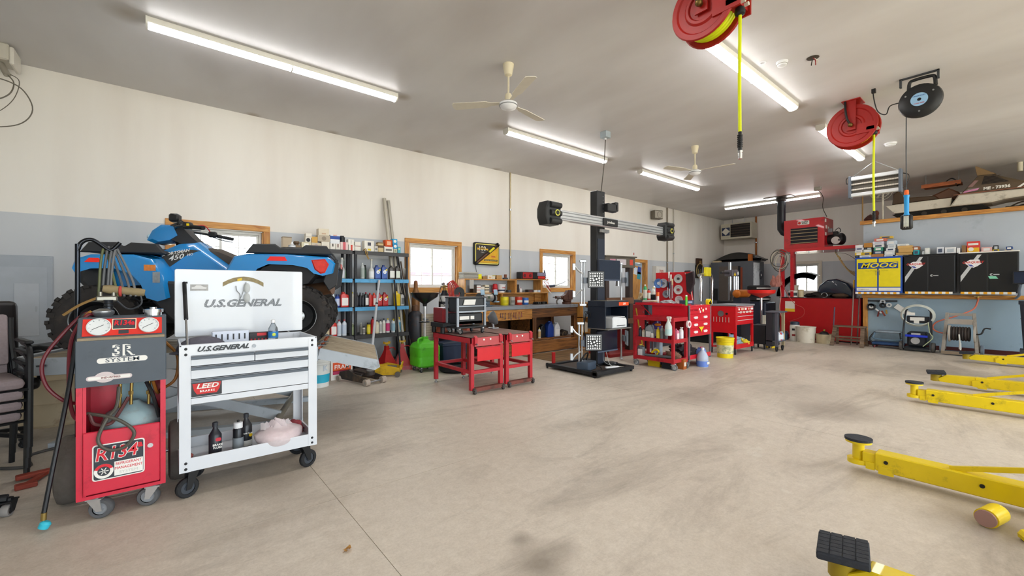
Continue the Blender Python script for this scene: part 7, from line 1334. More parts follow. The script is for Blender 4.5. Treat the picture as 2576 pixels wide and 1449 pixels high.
def hang(name, lab, y, z, fn, cat): o = thing(name, lab, cat, (7.262, y, z)); fn(o); return o
MXr = Matrix.Rotation(R(-90),4, 'Y')
def disc_f(r, c, c2): return lambda o: (MB().lathe([(0,.004),(r*.6,.004),(r*.7,.016),(r, .02),(r, 0),(0,0)],24, MXr).done('dish', pm(c, .35,.4), o), MB().lathe([(0,.0042),(r*.3,.0042),(r*.3,.02),(0,.022)],14, MXr).done('hub', pm(c2,.4), o))
gp = 'tools hung on the red pegboard'
for y, z, r, c, c2, lab in ((4.46,1.4,.09, '#5a86c8', '#c8d0d8', 'blue backed saw blade disc on the red pegboard'),(4.36,1.4,.085, '#b8bcc4', '#5a5e66', 'silver disc beside the blue one on the red pegboard'),(4.3,1.2,.07, '#8a8e96', '#5a5e66', 'small grey disc low on the red pegboard'),(4.06,1.48,.08, '#c8c8c6', '#3a3a3a', 'square faced chrome dish at the top of the red pegboard'),(4.06,1.28,.085, '#d4d4d2', '#8a2a30', 'round chrome magnetic dish in the middle of the red pegboard'),(4.05,1.1,.07, '#d8d8d6', '#a8a8a6', 'oval chrome dish at the bottom of the red pegboard')): hang('magnetic_dish', lab, y, z, disc_f(r, c, c2), 'dish')['group'] = gp
def bar_f(L, c, w=.012, h2=None): return lambda o: (MB().box(-.02,-.008,-w/2, w/2,-L, -.06, bev=.002).done('blade', pm('#b8bcc0', .35,.6),o,0), MB().box(-.03,-.004,-w, w, -.06,.06, bev=.006).done('handle', pm(c, .45), o))
for y, z, L, c, lab in ((4.24,1.55,.3, '#e8e4e0', 'white handled pry tool on the red pegboard'),(4.2,1.5,.42, '#f0ece6', 'long white rod on the red pegboard'),(4.27,1.38,.2, '#1c1c22', 'black handled tool on the red pegboard'),(4.23,1.36,.24, '#2a3a5a', 'dark blue handled tool on the red pegboard'),(4.17,1.42,.3, '#e0c8a0', 'tan screwdriver on the red pegboard')): hang('hand_tool', lab, y, z, bar_f(L, c), 'tool')['group'] = gp
o = thing('work_gloves', 'dark cloth gloves and straps hung on the right of the red pegboard', 'gloves', (7.25,3.83,1.3)); MB().prism([(-.06,.3),(.08,.26),(.06,-.05),(-.0,-.1),(-.08,.1)], 'x', -.03,.03, bev=.01).done('cloth', pm('#2c2226', .95, var=.4, scale=20), o); MB().tube([(0,.1,.28),(0,.02,.1),(0,-.08,-.4)],.006,6,4).done('strap', pm('#b8a8a0', .7), o)
o = thing('paint_marker', 'orange capped white tube standing on the side tray', 'tube', (6.84,4.22,1.036)); MB().cyl((0,0,0),(0,0,.13),.024, n=14).done('tube', pm('#dcdcd8', .4), o); MB().cyl((0,0,.13),(0,0,.2),.026, n=14).done('cap', pm('#e0641c', .45), o)
o = thing('magazine_pile', 'messy pile of papers and tools on the red side tray', 'papers', (6.82,4.35,1.036));
for k, (a, c) in enumerate(((5, '#d8c8c0'),(-12, '#b83048'),(20, '#e6e2da'),(-4, '#c8a868'),(33, '#dfe3e6'))): MB().box(-.08,.08,-.13,.13,.012*k, .012*k+.01, Matrix.Rotation(R(a),4, 'Z')).done('sheet', pm(c, .7),o,0)
o = thing('cable_bundle', 'silver cables heaped at the near end of the red side tray', 'cables', (6.83,4.02,1.036)); crumple(.06,.14,.05,55,.4).done('cables', pm('#b0b4b8', .4,.4, var=.4, scale=30), o)
o = thing('green_brush', 'green handled brush standing at the corner of the drawer cart', 'brush', (6.72,3.62,1.021)); MB().cyl((0,0,.0),(0,0,.15),.018, n=12).done('handle', pm('#5ac832', .4), o); MB().cyl((0,0,.15),(0,0,.17),.016, n=12).done('tip', WHITE, o)
o = thing('tape_measure', 'yellow tape measure on the corner of the drawer cart', 'tape measure', (7.39,3.57,1.021)); MB().cyl((0,-.03,.05),(0,.03,.05),.05, n=20).box(-.05,.04,-.03,.03,0,.05, bev=.006).done('case', pm('#e8d010', .4), o); MB().cyl((0,-.031,.05),(0,-.034,.05),.02, n=14).done('badge', BLACK, o)
carton('blue_tool_case', 'dark blue grey case on top of the drawer cart', 6.82,7.1,3.68,.12,1.021,1.1, '#3a4458', [('panel', '#8a98b8', (.5,.4,.8))], None, 'case')
o = thing('rag_heap', 'dark heap of hoses and rags on the bottom of the drawer cart', 'rags', (7.05,3.85,.141)); crumple(.22,.18,.15,77,.5).done('cloth', pm('#3a3438', .9, var=.5, scale=14), o)
# yellow pail
o = thing('yellow_pail', 'yellow five gallon pail with a worn printed label', 'bucket', (8.23,3.66,0)); MB().lathe([(0,0),(.135,0),(.152,.35),(.16,.355),(.16,.375),(.15,.37),(.14,.1),(.0,.08)],30).done('pail', pm('#e6cf10', .4), o); MB().lathe([(.138,.08),(.1395,.08),(.148,.27),(.1465,.27)],30).done('label', pm('#d8d4a8', .6, dirt='#4a6a3a', dirt_amt=.6, dirt_scale=14), o)
for zz in (.3,.33): MB().torus((0,0, zz),.152,.005, n=30).done('rib', pm('#d8c010', .4), o)
# red service cart
o = thing('service_cart', 'red service cart with grey lid and sticker covered drawers', 'tool cart', (8.67,3.65,0)); RB2 = pm('#c8101c', .35, coat=.3)
MB().box(0,.83,0,.5,.58,.95, bev=.005).done('case', RB2,o,0); MB().box(-.02,.85,-.02,.52,.95,.985, bev=.004).done('lid', pm('#8d9298', .4,.3),o,0)
for x in (.02,.81):
    for y in (.02,.48): MB().box(x-.02, x+.02, y-.02, y+.02,.11,.58).done('post', RB2,o,0); caster(o, x, y, .055,.115,.03, yaw=20, hub='#b8babc', fork=STEEL)
MB().box(0,.83,0,.5,.12,.13).box(0,.83,-.006,0,.11,.2).box(-.006,0,0,.5,.42,.95).done('tray_and_side', RB2,o,0)
for z0, z1 in ((.85,.94),(.77,.84),(.69,.76),(.6,.68)): dr = MB().box(.03,.8,-.01,0, z0, z1, bev=.003).done('drawer', RB2,o,0); MB().box(.05,.78,-.018,-.01, z1-.015, z1-.003).done('drawer_pull', pm('#c8b0b0', .35),dr,0)
for k in range(9): MB().prism(rrect(.06+.03*(k % 3),.04,.012,2,.12+.075*k, .89-.06*(k % 2)), 'y', -.0125-.0004*k, -.01).done('sticker', pm(('#e8e6e2', '#d8d0c8', '#e0b8a0', '#f0e8d0')[k % 4],.5),o,0)
MB().lathe([(0,0),(.05,0),(.06,.02),(.055,.02),(.0,.006)],22, Matrix.Translation((-.006,.28,.8)) @ MXr).done('magnetic_bowl', STEEL, o); MB().cyl((-.006,.17,.8),(-.02,.17,.8),.022).done('socket_plug', BLACK, o)
for k in range(6): MB().cyl((-.012,.13+.06*k, .63),(-.012,.13+.06*k, .73),.007, n=8).done('side_tool', pm('#c8a8a0', .4,.5), o)
o = thing('rag_heap', 'blue grey and yellow rags on the bottom of the service cart', 'rags', (9.1,3.85,.131)); crumple(.2,.12,.16,81,.5).done('cloth', pm('#8aa4b4', .9, var=.35, scale=10), o); crumple(.14,.1,.1,82,.35).done('yellow_cloth', pm('#d8c030', .9, var=.3), o, loc=(.15,-.1,.02))
# grey stand with the red funnel drain
o = thing('drain_stand', 'red funnel oil drain on a silver pole', 'oil drain', (10.1,3.72,0)); MB().lathe([(.03,1.1),(.05,1.14),(.25,1.22),(.27,1.27),(.275,1.27),(.26,1.2),(.06,1.12),(.02,1.1)],30).done('funnel', pm('#d01810', .35), o); MB().cyl((0,0,.5),(0,0,1.12),.024).done('pole', CHROME, o); MB().box(-.17,.17,-.15,.15,.1,.52, bev=.03, seg=2).done('tank', pm('#26282e', .5), o)
for x, y in ((-.13,-.11),(.13,-.11),(-.13,.11),(.13,.11)): caster(o, x, y, .045,.11,.03, yaw=20, hub='#8a8c90')
o = thing('grey_stand', 'dark grey steel stand with a flat top beside the red drain', 'stand', (9.85,3.36,0)); DG = pm('#5a5e68', .5,.3)
MB().box(-.12,.32,-.12,.16,.8,.83, bev=.004).done('top_plate', DG,o,0)
for x in (-.08,.28): MB().box(x-.025, x+.025,-.08,-.03,.1,.8).done('front_leg', DG if x < 0 else pm('#a89878', .6),o,0)
MB().box(-.1,.3,.02,.14,.1,.8).done('back_panel', pm('#2a2d34', .5),o,0); MB().box(-.1,.3,-.1,.14,.2,.22).done('shelf', DG,o,0)
for x in (-.06,.26): caster(o, x, -.05,.05,.11,.03, yaw=10)
for k, (x, c, lab) in enumerate(((9.86, '#c8d0dc', 'white'),(9.95, '#c03038', 'red'),(10.03, '#8ab0d8', 'pale blue'))): put('b', '%s small bottle on the grey stand shelf' % lab, x, x+.07,.221,.4,(c, '#e0e0de', '#dfe3e8'),3.31, group='bottles on the grey stand')
o = thing('wet_floor_sign', 'yellow plastic floor sign standing behind the grey stand', 'sign', (10.35,3.62,0)); MB().prism([(-.1,0),(.1,0),(.06,.5),(.02,.55),(-.02,.55),(-.06,.5)], 'y', -.06,-.045, Matrix.Rotation(R(6),4, 'X')).done('front_leaf', YEL,o,0); MB().prism([(-.1,0),(.1,0),(.06,.5),(-.06,.5)], 'y', .045,.06, Matrix.Rotation(R(-6),4, 'X')).done('rear_leaf', YEL,o,0)
# ================================================================== TYRE MACHINES AND LOCKERS
o = thing('tyre_changer', 'black tyre changer with a chrome arm and yellow box', 'machine', (10.35,5.1,0)); TC = pm('#14171c', .35, coat=.2)
MB().box(-.35,.35,-.3,.3,0,.85, bev=.03).done('body', TC,o,0); MB().lathe([(0,.85),(.3,.85),(.3,.9),(0,.9)],26).done('turntable', pm('#3a3e44', .3,.6), o); MB().box(-.3,-.12,.2,.38,.8,1.75, bev=.02).done('tower_post', TC,o,0); MB().tube([(-.3,.0,1.62),(-.05,-.05,1.66),(.25,-.05,1.6),(.28,-.05,1.1)],.035,10,4).tube([(-.4,-.1,1.0),(-.38,-.1,1.5),(-.3,-.05,1.62)],.035,10,4).done('chrome_arm', CHROME, o); MB().cyl((.28,-.05,.92),(.28,-.05,1.2),.03).done('mount_head', CHROME, o); MB().box(-.12,.1,-.12,-.04,1.6,1.82, bev=.008).done('warning_box', pm('#e8d818', .4),o,0)
o = thing('wheel_balancer', 'black machine column with chrome posts and grey head', 'machine', (10.95,4.75,0)); MB().box(-.2,.25,-.2,.25,0,1.0, bev=.02).done('body', TC,o,0); MB().cyl((-.12,-.05,.9),(-.12,-.05,1.95),.04).done('column', pm('#8d9094', .2,.9), o); MB().box(-.2,.12,-.15,.05,1.6,1.76, bev=.01).done('head', pm('#5c5860', .5),o,0); MB().ball((.1,-.1,1.68),(.07,.06,.09)).done('head_cap', pm('#e4e4e2', .3), o); MB().prism([(-.14,1.62),(-.02,1.62),(-.08,1.7)], 'y', -.156,-.15).done('warning_sign', YEL,o,0)
for x in (-.05,.06,.16): MB().cyl((x, -.12,1.0),(x, -.12,1.6),.022).done('chrome_post', CHROME, o)
MB().cyl((-.6,-.05,1.68),(-.2,-.05,1.68),.03).done('arm', pm('#3a3c40', .4,.5), o)
o = thing('air_tank', 'orange air tank lying on the machine behind the red carts', 'tank', (10.65,4.35,0),0); MB().cyl((-.28,0,1.18),(.28,0,1.18),.095, n=22).ball((-.28,0,1.18),(.05,.095,.095)).ball((.28,0,1.18),(.05,.095,.095)).done('vessel', pm('#b8661c', .35,.3), o); MB().box(-.25,.25,-.09,.09,.0,1.09).done('cabinet', pm('#1a2230', .5),o,0)
o = thing('steel_locker', 'tall grey double locker in the far corner', 'locker', (14.75,6.36,0)); LK = pm('#55585e', .45)
MB().box(0,.9,-.68,.68,0,2.2, bev=.006).done('case', LK,o,0); MB().box(-.012,0,-.22,.4,.1,2.05).done('door', pm('#5e554e', .5),o,0); MB().box(-.014,0,-.36,-.3,.1,2.0).done('door_strip', pm('#8a3a1c', .5),o,0); MB().box(-.014,0,-.29,-.23,.1,2.05).done('door_gap', BLACK,o,0); MB().box(-.03,0,.45,.6,.9,1.3).done('locker_shelf', BLACK,o,0)
MB().box(.04,.5,-.692,-.68,1.3,2.15).done('white_poster', pm('#d9dde2', .5, dirt='#2a3a50', dirt_amt=.35, dirt_scale=5),o,0); MB().cyl((.62,-.682,1.75),(.62,-.7,1.75),.14, n=22).done('round_poster', pm('#16202c', .4), o); MB().cyl((.62,-.7,1.75),(.62,-.704,1.75),.04, n=16).done('poster_centre', PAPER, o)
o = thing('car_hood', 'black curved car bumper cover lying on top of the locker', 'bumper cover', (15.15,6.25,2.2)); pts = [(-.8+1.6*t/16,.06+.26*math.sin(math.pi*t/16)) for t in range(17)]; MB().prism([(-.8,.05)]+pts+[(.8,.05)], 'x', -.25,.25, bev=.04, seg=2).done('cover', pm('#141210', .4, coat=.2), o); MB().box(-.24,.2,-.75,.75,0,.06, bev=.02).done('lower_lip', pm('#1c1512', .5),o,0)
carton('wood_block', 'orange brown wooden block at the right end of the locker top', 14.76,14.85,5.72,.12,2.2,2.42, '#a85c1c', [], None, 'block')
carton('paper_roll_box', 'small pale carton at the left end of the locker top', 14.78,14.95,6.75,.25,2.2,2.26, '#c9b894', [], None)
o = thing('wall_ring', 'brass ring with keys hanging on a wooden wall plaque', 'ring', (14.0,7.08,1.9)); MB().torus((0,-.03,.0),.24,.016, 'y', 36).done('ring', pm('#b8a068', .35,.6), o); MB().box(-.17,.17,-.02,.04,.18,.42).done('plaque', pm('#3a2418', .6),o,0); MB().box(-.04,.1,-.024,-.02,.24,.34).done('plaque_label', pm('#8a6a3c', .5),o,0); MB().box(-.2,.2,.0,.04,-.25,.18).done('key_board', pm('#2a2420', .7),o,0)
for k in range(4): MB().box(-.12+.08*k, -.1+.08*k, -.03,-.02,-.16,.06-.05*(k % 2)).done('key', pm(('#c8b46a', '#8a8a86')[k % 2],.4,.6),o,0)
g = 'stacked black tyres'
for k in range(3): o = thing('tyre', 'black tyre with white lettering, %s of the stack by the locker' % ('lowest', 'middle', 'top')[k], 'tyre', (13.0,4.85,.95+.15*k),0, g); MB().lathe([(.12,.01),(.24,0),(.29,.03),(.29,.11),(.24,.14),(.12,.13),(.14,.07),(.12,.01)],30).done('carcass', RUBBER, o); MB().lathe([(.2915,.05),(.2925,.05),(.2925,.075),(.2915,.075)],20, None, R(190), R(300)).done('side_stripe', PAPER, o)
o = thing('tyre_rack', 'dark blue oil tank carrying the stacked tyres', 'tank', (13.0,4.85,0)); MB().box(-.35,.4,-.3,.3,0,.93, bev=.03).done('body', pm('#161c2e', .5),o,0); MB().box(-.2,.2,-.31,-.3,.4,.7).done('panel', pm('#202a44', .5),o,0)
# ================================================================== RED TANK AND ITS CLUTTER
o = thing('oil_tank_bench', 'wide dark red oil tank under the shop heater', 'tank', (12.65,3.36,0)); TK = pm('#a80c12', .4, coat=.2, dirt='#6a0a0e', dirt_amt=.25, dirt_scale=1.5)
MB().box(0,.8,-.84,.84,.03,1.06, bev=.006).done('front', TK,o,0); MB().box(-.02,.82,-.85,.85,1.06,1.075, bev=.003).done('top_edge', pm('#3a1012', .5),o,0); MB().box(.02,.78,-.8,.8,0,.03).done('plinth', BLACK,o,0)
MB().box(-.004,0,.5,.72,.7,.97, Matrix.Identity(4)).done('paper_card', pm('#d8cfc0', .7),o,0); MB().box(-.006,-.004,.5,.72,.7,.78).done('card_band', pm('#d8b020', .6),o,0)
zt = 1.076
def tub(name, lab, loc, r, h, c, lid=None, cat='tub', lb=None, dirt=None):
    o = thing(name, lab, cat, loc); MB().lathe([(0,0),(r*.9,0),(r, h*.96),(r*1.05, h*.97),(r*1.05, h),(r*.95, h*.98),(r*.85, h*.15),(0, h*.12)],26).done('pail', pm(c, .5, dirt=dirt, dirt_amt=.5, dirt_scale=4), o)
    if lid: MB().lathe([(0, h),(r*1.06, h),(r*1.06, h+.015),(0, h+.02)],24).done('lid', pm(lid, .45), o)
    if lb: MB().lathe([(r*.93, h*.25),(r*.94, h*.25),(r*.985, h*.75),(r*.975, h*.75)],22, None, R(120), R(250)).done('label', pm(lb, .5), o)
    return o
tub('white_bucket', 'white tub with a black label on the red tank', (12.78,3.94, zt),.12,.16, '#d8d4cc', '#cfcbc2', lb='#2a2c30'); tub('paint_pot', 'small stained white pot beside the labelled tub on the red tank', (12.78,3.76, zt),.065,.18, '#c9b894', '#b89a60', 'pot'); tub('cream_jug', 'cream round jug behind the labelled tub on the red tank', (13.0,3.98, zt),.1,.3, '#c9bda8', '#b8ac98', 'jug')
carton('upright_folder', 'pale blue folder standing at the left end of the red tank', 12.7,12.76,4.1,.1, zt, zt+.2, '#c9d4dc', [], None, 'folder')
def arch(loc, lab, rad, w, a0, a1, c, lip=.1):
    o = thing('car_fender', lab, 'fender', loc, 0, 'dark car fenders on the red tank'); rows = []
    for i in range(15): t = R(a0+(a1-a0)*i/14); rows.append([(x, rad*math.cos(t)*s_, rad*math.sin(t)*s_) for x, s_ in ((-w/2,.8),(-w/2,1.0),(0,1.04),(w/2,1.0))])
    MB().sheet(rows, .012).done('panel', pm(c, .25, coat=.6), o); MB().tube([r_[0] for r_ in rows],.012,6).done('lip', pm('#1a1c20', .5), o); return o
arch((13.05,3.75,1.09), 'grey arched car fender standing before the end window', .62,.3,0,120, '#5a6066'); o = thing('car_fender', 'dark blue car fender at the right of the red tank', 'fender', (13.15,3.05,1.076),0, 'dark car fenders on the red tank'); MB().prism([(-.34,.0),(-.33,.2),(-.22,.36),(0,.47),(.2,.44),(.36,.3),(.42,.1),(.4,0)], 'x', -.22,.22, bev=.05, seg=3).done('panel', pm('#1c2a3c', .25, coat=.6), o); MB().tube([(-.23,-.3,.02),(-.235,0,.1),(-.23,.36,.02)],.012,6,4).done('lip', BLACK, o)
o = thing('brown_cushion', 'brown round cushion on the right of the red tank', 'cushion', (12.85,2.95, zt)); MB().ball((0,0,.05),(.14,.17,.06)).done('pad', pm('#5a4434', .9), o); MB().torus((0,0,.05),.15,.006, 'z').done('piping', pm('#4a3628', .9), o)
o = thing('scrap_parts', 'dark oily parts heaped along the red tank top', 'parts', (12.9,3.4, zt)); crumple(.16,.26,.12,91,.3).done('heap', pm('#2a2420', .6,.3, var=.5, scale=14), o); MB().torus((-.12,-.14,.06),.06,.01, 'x').done('ring', STEEL, o)
o = thing('air_hoses', 'tangle of pale hoses hung on the left platform post', 'hoses', (12.58,4.15,1.85))
for k in range(7): a = .15+.02*(k % 3); MB().tube([(-.03-.012*k, a*math.cos(t)*(.8+.08*k)+.01*((k*3) % 5),.12+a*1.4*math.sin(t)+.02*k) for t in [2*math.pi*i/16+.3*k for i in range(16)]],.009,6,2, closed=True).done('hose_loop', pm(('#cfc6b0', '#6a665e', '#4a463f', '#8a857c')[k % 4],.5), o)
MB().tube([(-.06,-.05,.3),(-.1,.02,-.2),(-.08,-.02,-.7),(-.1,.0,-1.1),(-.05,-.1,-1.5)],.01,7,6).done('hose_tail', pm('#c88a7a', .5), o); MB().tube([(-.06,.0,.2),(-.1,-.05,-.4),(-.08,-.3,-.9),(-.06,-.52,-1.05),(-.06,-.5,-1.25),(-.06,-.2,-1.4)],.007,6,6).done('hose_tail', pm('#a83a34', .5), o)
crumple(.06,.1,.22,95,.5).done('pink_rag', pm('#b07468', .95, var=.3), o, loc=(-.08,.1,-.5)); MB().cyl((0,0,.3),(-.12,0,.3),.012).done('hook', STEEL, o)
o = thing('coil_hose', 'tan coiled air hose drooping under the platform to the blue cabinet', 'hose', (12.6,2.98,2.25)); pts = []
for i in range(240):
    t = i/239; c_ = Vector((0,-.02-.42*t, -.1-.5*math.sin(min(1, t*1.15)*math.pi*.5))); a = 2*math.pi*11*t; pts.append(c_ + Vector((.07*math.cos(a),.045*math.sin(a),.065*math.sin(a))))
MB().tube(pts, .0065,5).done('coil', pm('#a88850', .5), o); MB().tube([(0,0,0),(0,0,-.1),(.05,-.02,-.12)],.008,6).done('drop', DKGREY, o); MB().tube([(.0,-.44,-.58),(0,-.4,-.3),(0,-.2,-.12),(0,-.0,-.08)],.005,5,4).done('wire', BLACK, o)
# floor in front of the tank
g = 'containers standing before the red tank'
jug('blue_floor_jug', 'dark teal jug on the floor left of the white canister', (12.3,4.0,0),.2,.22, '#2c4a62', '#3a6a7a', None, g, -90)
o = thing('white_canister', 'tall white canister with dark markings before the red tank', 'canister', (12.2,3.72,0),0, g); MB().lathe([(0,0),(.1,0),(.11,.02),(.11,.36),(.09,.42),(0,.42)],22).done('body', pm('#dcd8cf', .45), o); MB().lathe([(0,.42),(.1,.4),(.095,.47),(.06,.48),(0,.48)],20).done('cap', pm('#2a3444', .5), o); MB().box(-.112,-.1,-.03,.03,.26,.31).done('mark', BLACK,o,0); MB().box(-.112,-.1,-.04,.03,.12,.17).done('red_mark', pm('#8a2a2a', .5),o,0)
tub('stained_drum', 'stained white open drum before the red tank', (12.08,3.45,0),.2,.38, '#d0c8b8', None, 'drum', None, '#8a7a50'); tub('low_pail', 'low moss stained pail with a dark lump inside', (12.15,3.1,0),.17,.22, '#b8a888', None, 'pail', None, '#6a5a34'); o = thing('pump_head', 'black pump head sitting in the low stained pail', 'pump', (12.15,3.1,.1)); MB().ball((0,0,.1),(.11,.1,.09)).done('body', BLACK, o); MB().cyl((0,0,.17),(0,0,.23),.02).done('knob', pm('#8a7424', .5), o)
o = thing('white_bin', 'off white rectangular bin at the left end of the red tank', 'bin', (12.75,4.45,0)); MB().loft([[(x*w, y*w, zz) for x, y in rrect(2,2,.2,3)] for w, zz in ((.15,.08),(.19,.56),(.2,.56),(.2,.58))]).done('bin_body', pm('#cfc9ba', .55), o, smooth=30); MB().box(-.16,.16,-.16,.16,0,.08).done('wood_base', PINE,o,0); MB().box(-.178,-.172,-.05,.08,.35,.5).done('label', PAPER,o,0)
def step_stool():
    o = thing('step_stool', 'weathered wooden step stool before the pine corner post', 'step stool', (12.1,2.6,0)); SW = wood('#7a6450', '#4a3a2c', 1,1,.8)
    MB().box(-.14,.12,-.29,.29,.42,.45, bev=.004).done('top_step', SW,o,0); MB().box(-.26,-.12,-.25,.25,.2,.225, bev=.004).done('lower_step', SW,o,0)
    for s in (-1,1): MB().bar((-.3, s*.27,0),(-.1, s*.25,.42),.07,.03).done('front_leg', SW,o,0); MB().bar((.16, s*.27,0),(.06, s*.25,.42),.06,.03).done('rear_leg', SW,o,0)
    MB().bar((.12,-.26,.12),(.12,.26,.12),.03,.05).done('brace', SW,o,0)
step_stool()
for (a, b, r, c, lab, tip) in (((12.3,2.62,.0),(12.56,2.62,1.5),.013, '#8a7a70', 'broom handle with a yellow tip leaning by the blue cabinet', '#d8a41c'),((12.4,2.53,0),(12.6,2.53,1.12),.014, '#5a4440', 'dark broom handle leaning against the pine corner post', None),((12.0,2.88,.45),(12.25,2.92,.86),.014, '#5a4a5c', 'short purple bar standing on the wooden step stool', None)):
    pole('broom_stick', lab, a, b, r, pm(c, .5), 'handle', [(.88,1.0,.016, pm(tip, .5))] if tip else None)
# ================================================================== PARTITION: CABINETS
o = thing('wall_cabinet', 'blue wall cabinet with yellow doors lettered MOOG', 'cabinet', (12.35,2.15,1.2)); BL = pm('#1f4fb0', .4); YD = pm('#ead61a', .4)
MB().box(0,.3,-.405,.405,0,.81, bev=.006).done('case', BL,o,0)
for s in (-1,1):
    d = MB().box(-.014,0, s*.195-.18, s*.195+.18,.14,.77, bev=.003).done('door', YD,o,0); MB().box(-.012,0, s*.195-.18, s*.195+.18,.05,.12).done('lower_panel', PAPER,d,0); MB().tube([(-.016, s*.03,.5),(-.035, s*.03,.5),(-.035, s*.03,.4),(-.016, s*.03,.4)],.004,6).done('handle', DKGREY, d)
MB().box(-.016,-.0142,-.34,.35,.545,.685).done('logo_panel', pm('#23468f', .45),o,0); text('lettering', 'MOOG', .15, YD, o, (-.017,.0,.615), NX, shear=.3, off=.003, sx=1.3); text('lettering', 'The Problem Solver', .05, pm('#c4b418', .5), o, (-.0152,.02,.5), NX); text('lettering', 'moogparts.com', .03, pm('#7a7a72', .5), o, (-.0135,.25,.085), NX)
def strip(o, y0, y1, x):
    n = int((y1-y0)/.05)
    for k in range(n): a = y0+(y1-y0)*k/n; MB().box(x-.006, x, a, a+(y1-y0)/n, -.02,.025).done('tape_block', pm('#e6a41c', .5) if k % 2 else PAPER,o,0)
strip(o, -.36,.4,-.002)
def carq(loc, lab, w, top):
    o = thing('wall_cabinet', lab, 'cabinet', loc); BK = pm('#16181c', .4, coat=.2); MB().box(0,.3,-w, w, 0,.79, bev=.005).done('case', BK,o,0); MB().box(-.02,.3,-w-.01, w+.01,.79,.81).done('top_board', top,o,0)
    for s in (-1,1): MB().box(-.012,0, s*w*.5-w*.47, s*w*.5+w*.47,.04,.76, bev=.003).done('door', pm('#101216', .35),o,0)
    MB().prism([(w*.95,.22),(w*.95,.34),(w*.36,.755),(w*.22,.755)], 'x', -.0135,-.012).done('white_stripe', pm('#c4c6c8', .45),o,0)
    MB().prism([(w*.82,.6),(w*.62,.66),(w*.3,.66),(w*.22,.58),(w*.36,.53),(w*.5,.5),(w*.7,.55)], 'x', -.0145,-.0135).done('logo_shape', pm('#e8e4e6', .45),o,0); MB().prism([(w*.72,.57),(w*.6,.53),(w*.46,.52),(w*.56,.56)], 'x', -.0152,-.0145).done('logo_swoosh', pm('#3a4a9c', .45),o,0)
    text('lettering', 'CARQUEST', .058, pm('#c83028', .45), o, (-.0155, w*.52,.605), NX, shear=.2, off=.0012, sx=.98)
    MB().cyl((-.012,-w*.12,.36),(-.03,-w*.12,.36),.024, n=16).box(-.03,-.018,-w*.38,-w*.12,.35,.37).done('handle', CHROME,o,0); strip(o, -w*.9, w*.95,-.002); return o
carq((12.35,1.335,1.21), 'black wall cabinet with white diagonal stripe beside the blue cabinet', .385, BLACK); o = carq((12.35,.51,1.21), 'black wall cabinet with a pale top at the right of the row', .385, PAPER); MB().prism([(-.13,.28),(-.02,.28),(.0,.33),(-.1,.33)], 'x', -.0145,-.012).done('green_sticker', pm('#8ad8b8', .5),o,0)
BX = [(2.434,2.567,2.244,2.296,'#e6e2e6'),(2.420,2.567,2.187,2.233,'#c8cfe0'),(2.441,2.574,2.129,2.178,'#dcd8d8'),(2.434,2.574,2.066,2.120,'#d8b420'),(2.497,2.574,2.013,2.062,'#26221e'),(2.283,2.490,1.999,2.049,'#e0e2ea'),(2.283,2.420,2.127,2.180,'#d0dcd4'),(2.283,2.427,2.061,2.118,'#d8b030'),(2.263,2.372,2.191,2.230,'#2a2a2c'),(2.263,2.412,2.242,2.33,'#b8803c'),(2.070,2.277,2.000,2.067,'#b07a48'),(2.083,2.243,2.078,2.140,'#3a4a64'),(2.083,2.236,2.150,2.217,'#3a8f74'),(2.064,2.250,2.229,2.284,'#dcdcdc'),(2.064,2.256,2.299,2.349,'#d8d4e4'),(2.03,2.229,2.363,2.416,'#d07060'),(1.922,2.136,2.419,2.454,'#d8b040'),(1.915,2.057,1.992,2.035,'#e2e2e0'),(1.884,2.051,2.043,2.126,'#d0d4d4'),(1.877,2.025,2.136,2.185,'#dcdfe2'),(1.865,1.999,2.194,2.260,'#d4dade'),(1.865,2.012,2.271,2.347,'#c8d4e0'),(1.659,1.877,1.991,2.020,'#d0d8e0'),(1.599,1.86,2.033,2.074,'#c49a58'),(1.586,1.820,2.088,2.172,'#c9a060'),(1.599,1.833,2.173,2.222,'#d0a868'),(1.659,1.839,2.222,2.260,'#e2e2de'),(1.491,1.586,2.12,2.189,'#9a5a34'),(1.491,1.58,2.022,2.116,'#28a8b4'),(1.408,1.445,2.022,2.077,'#d8dcdc'),(1.332,1.404,2.022,2.145,'#d8dcd6'),(1.122,1.224,2.022,2.150,'#d8dce4'),(0.945,1.106,2.022,2.136,'#e4e4e6'),(0.888,0.936,2.022,2.111,'#e0e0e4'),(0.81,0.867,2.022,2.159,'#8a6a48'),(0.622,0.798,2.022,2.229,'#d8423a'),(0.462,0.602,2.022,2.100,'#e0b0ac'),(0.373,0.457,2.022,2.045,'#e0c020'),(0.378,0.447,2.047,2.127,'#26262a'),(0.206,0.287,2.042,2.09,'#2c4a80'),(0.201,0.296,2.022,2.04,'#c8b088')]
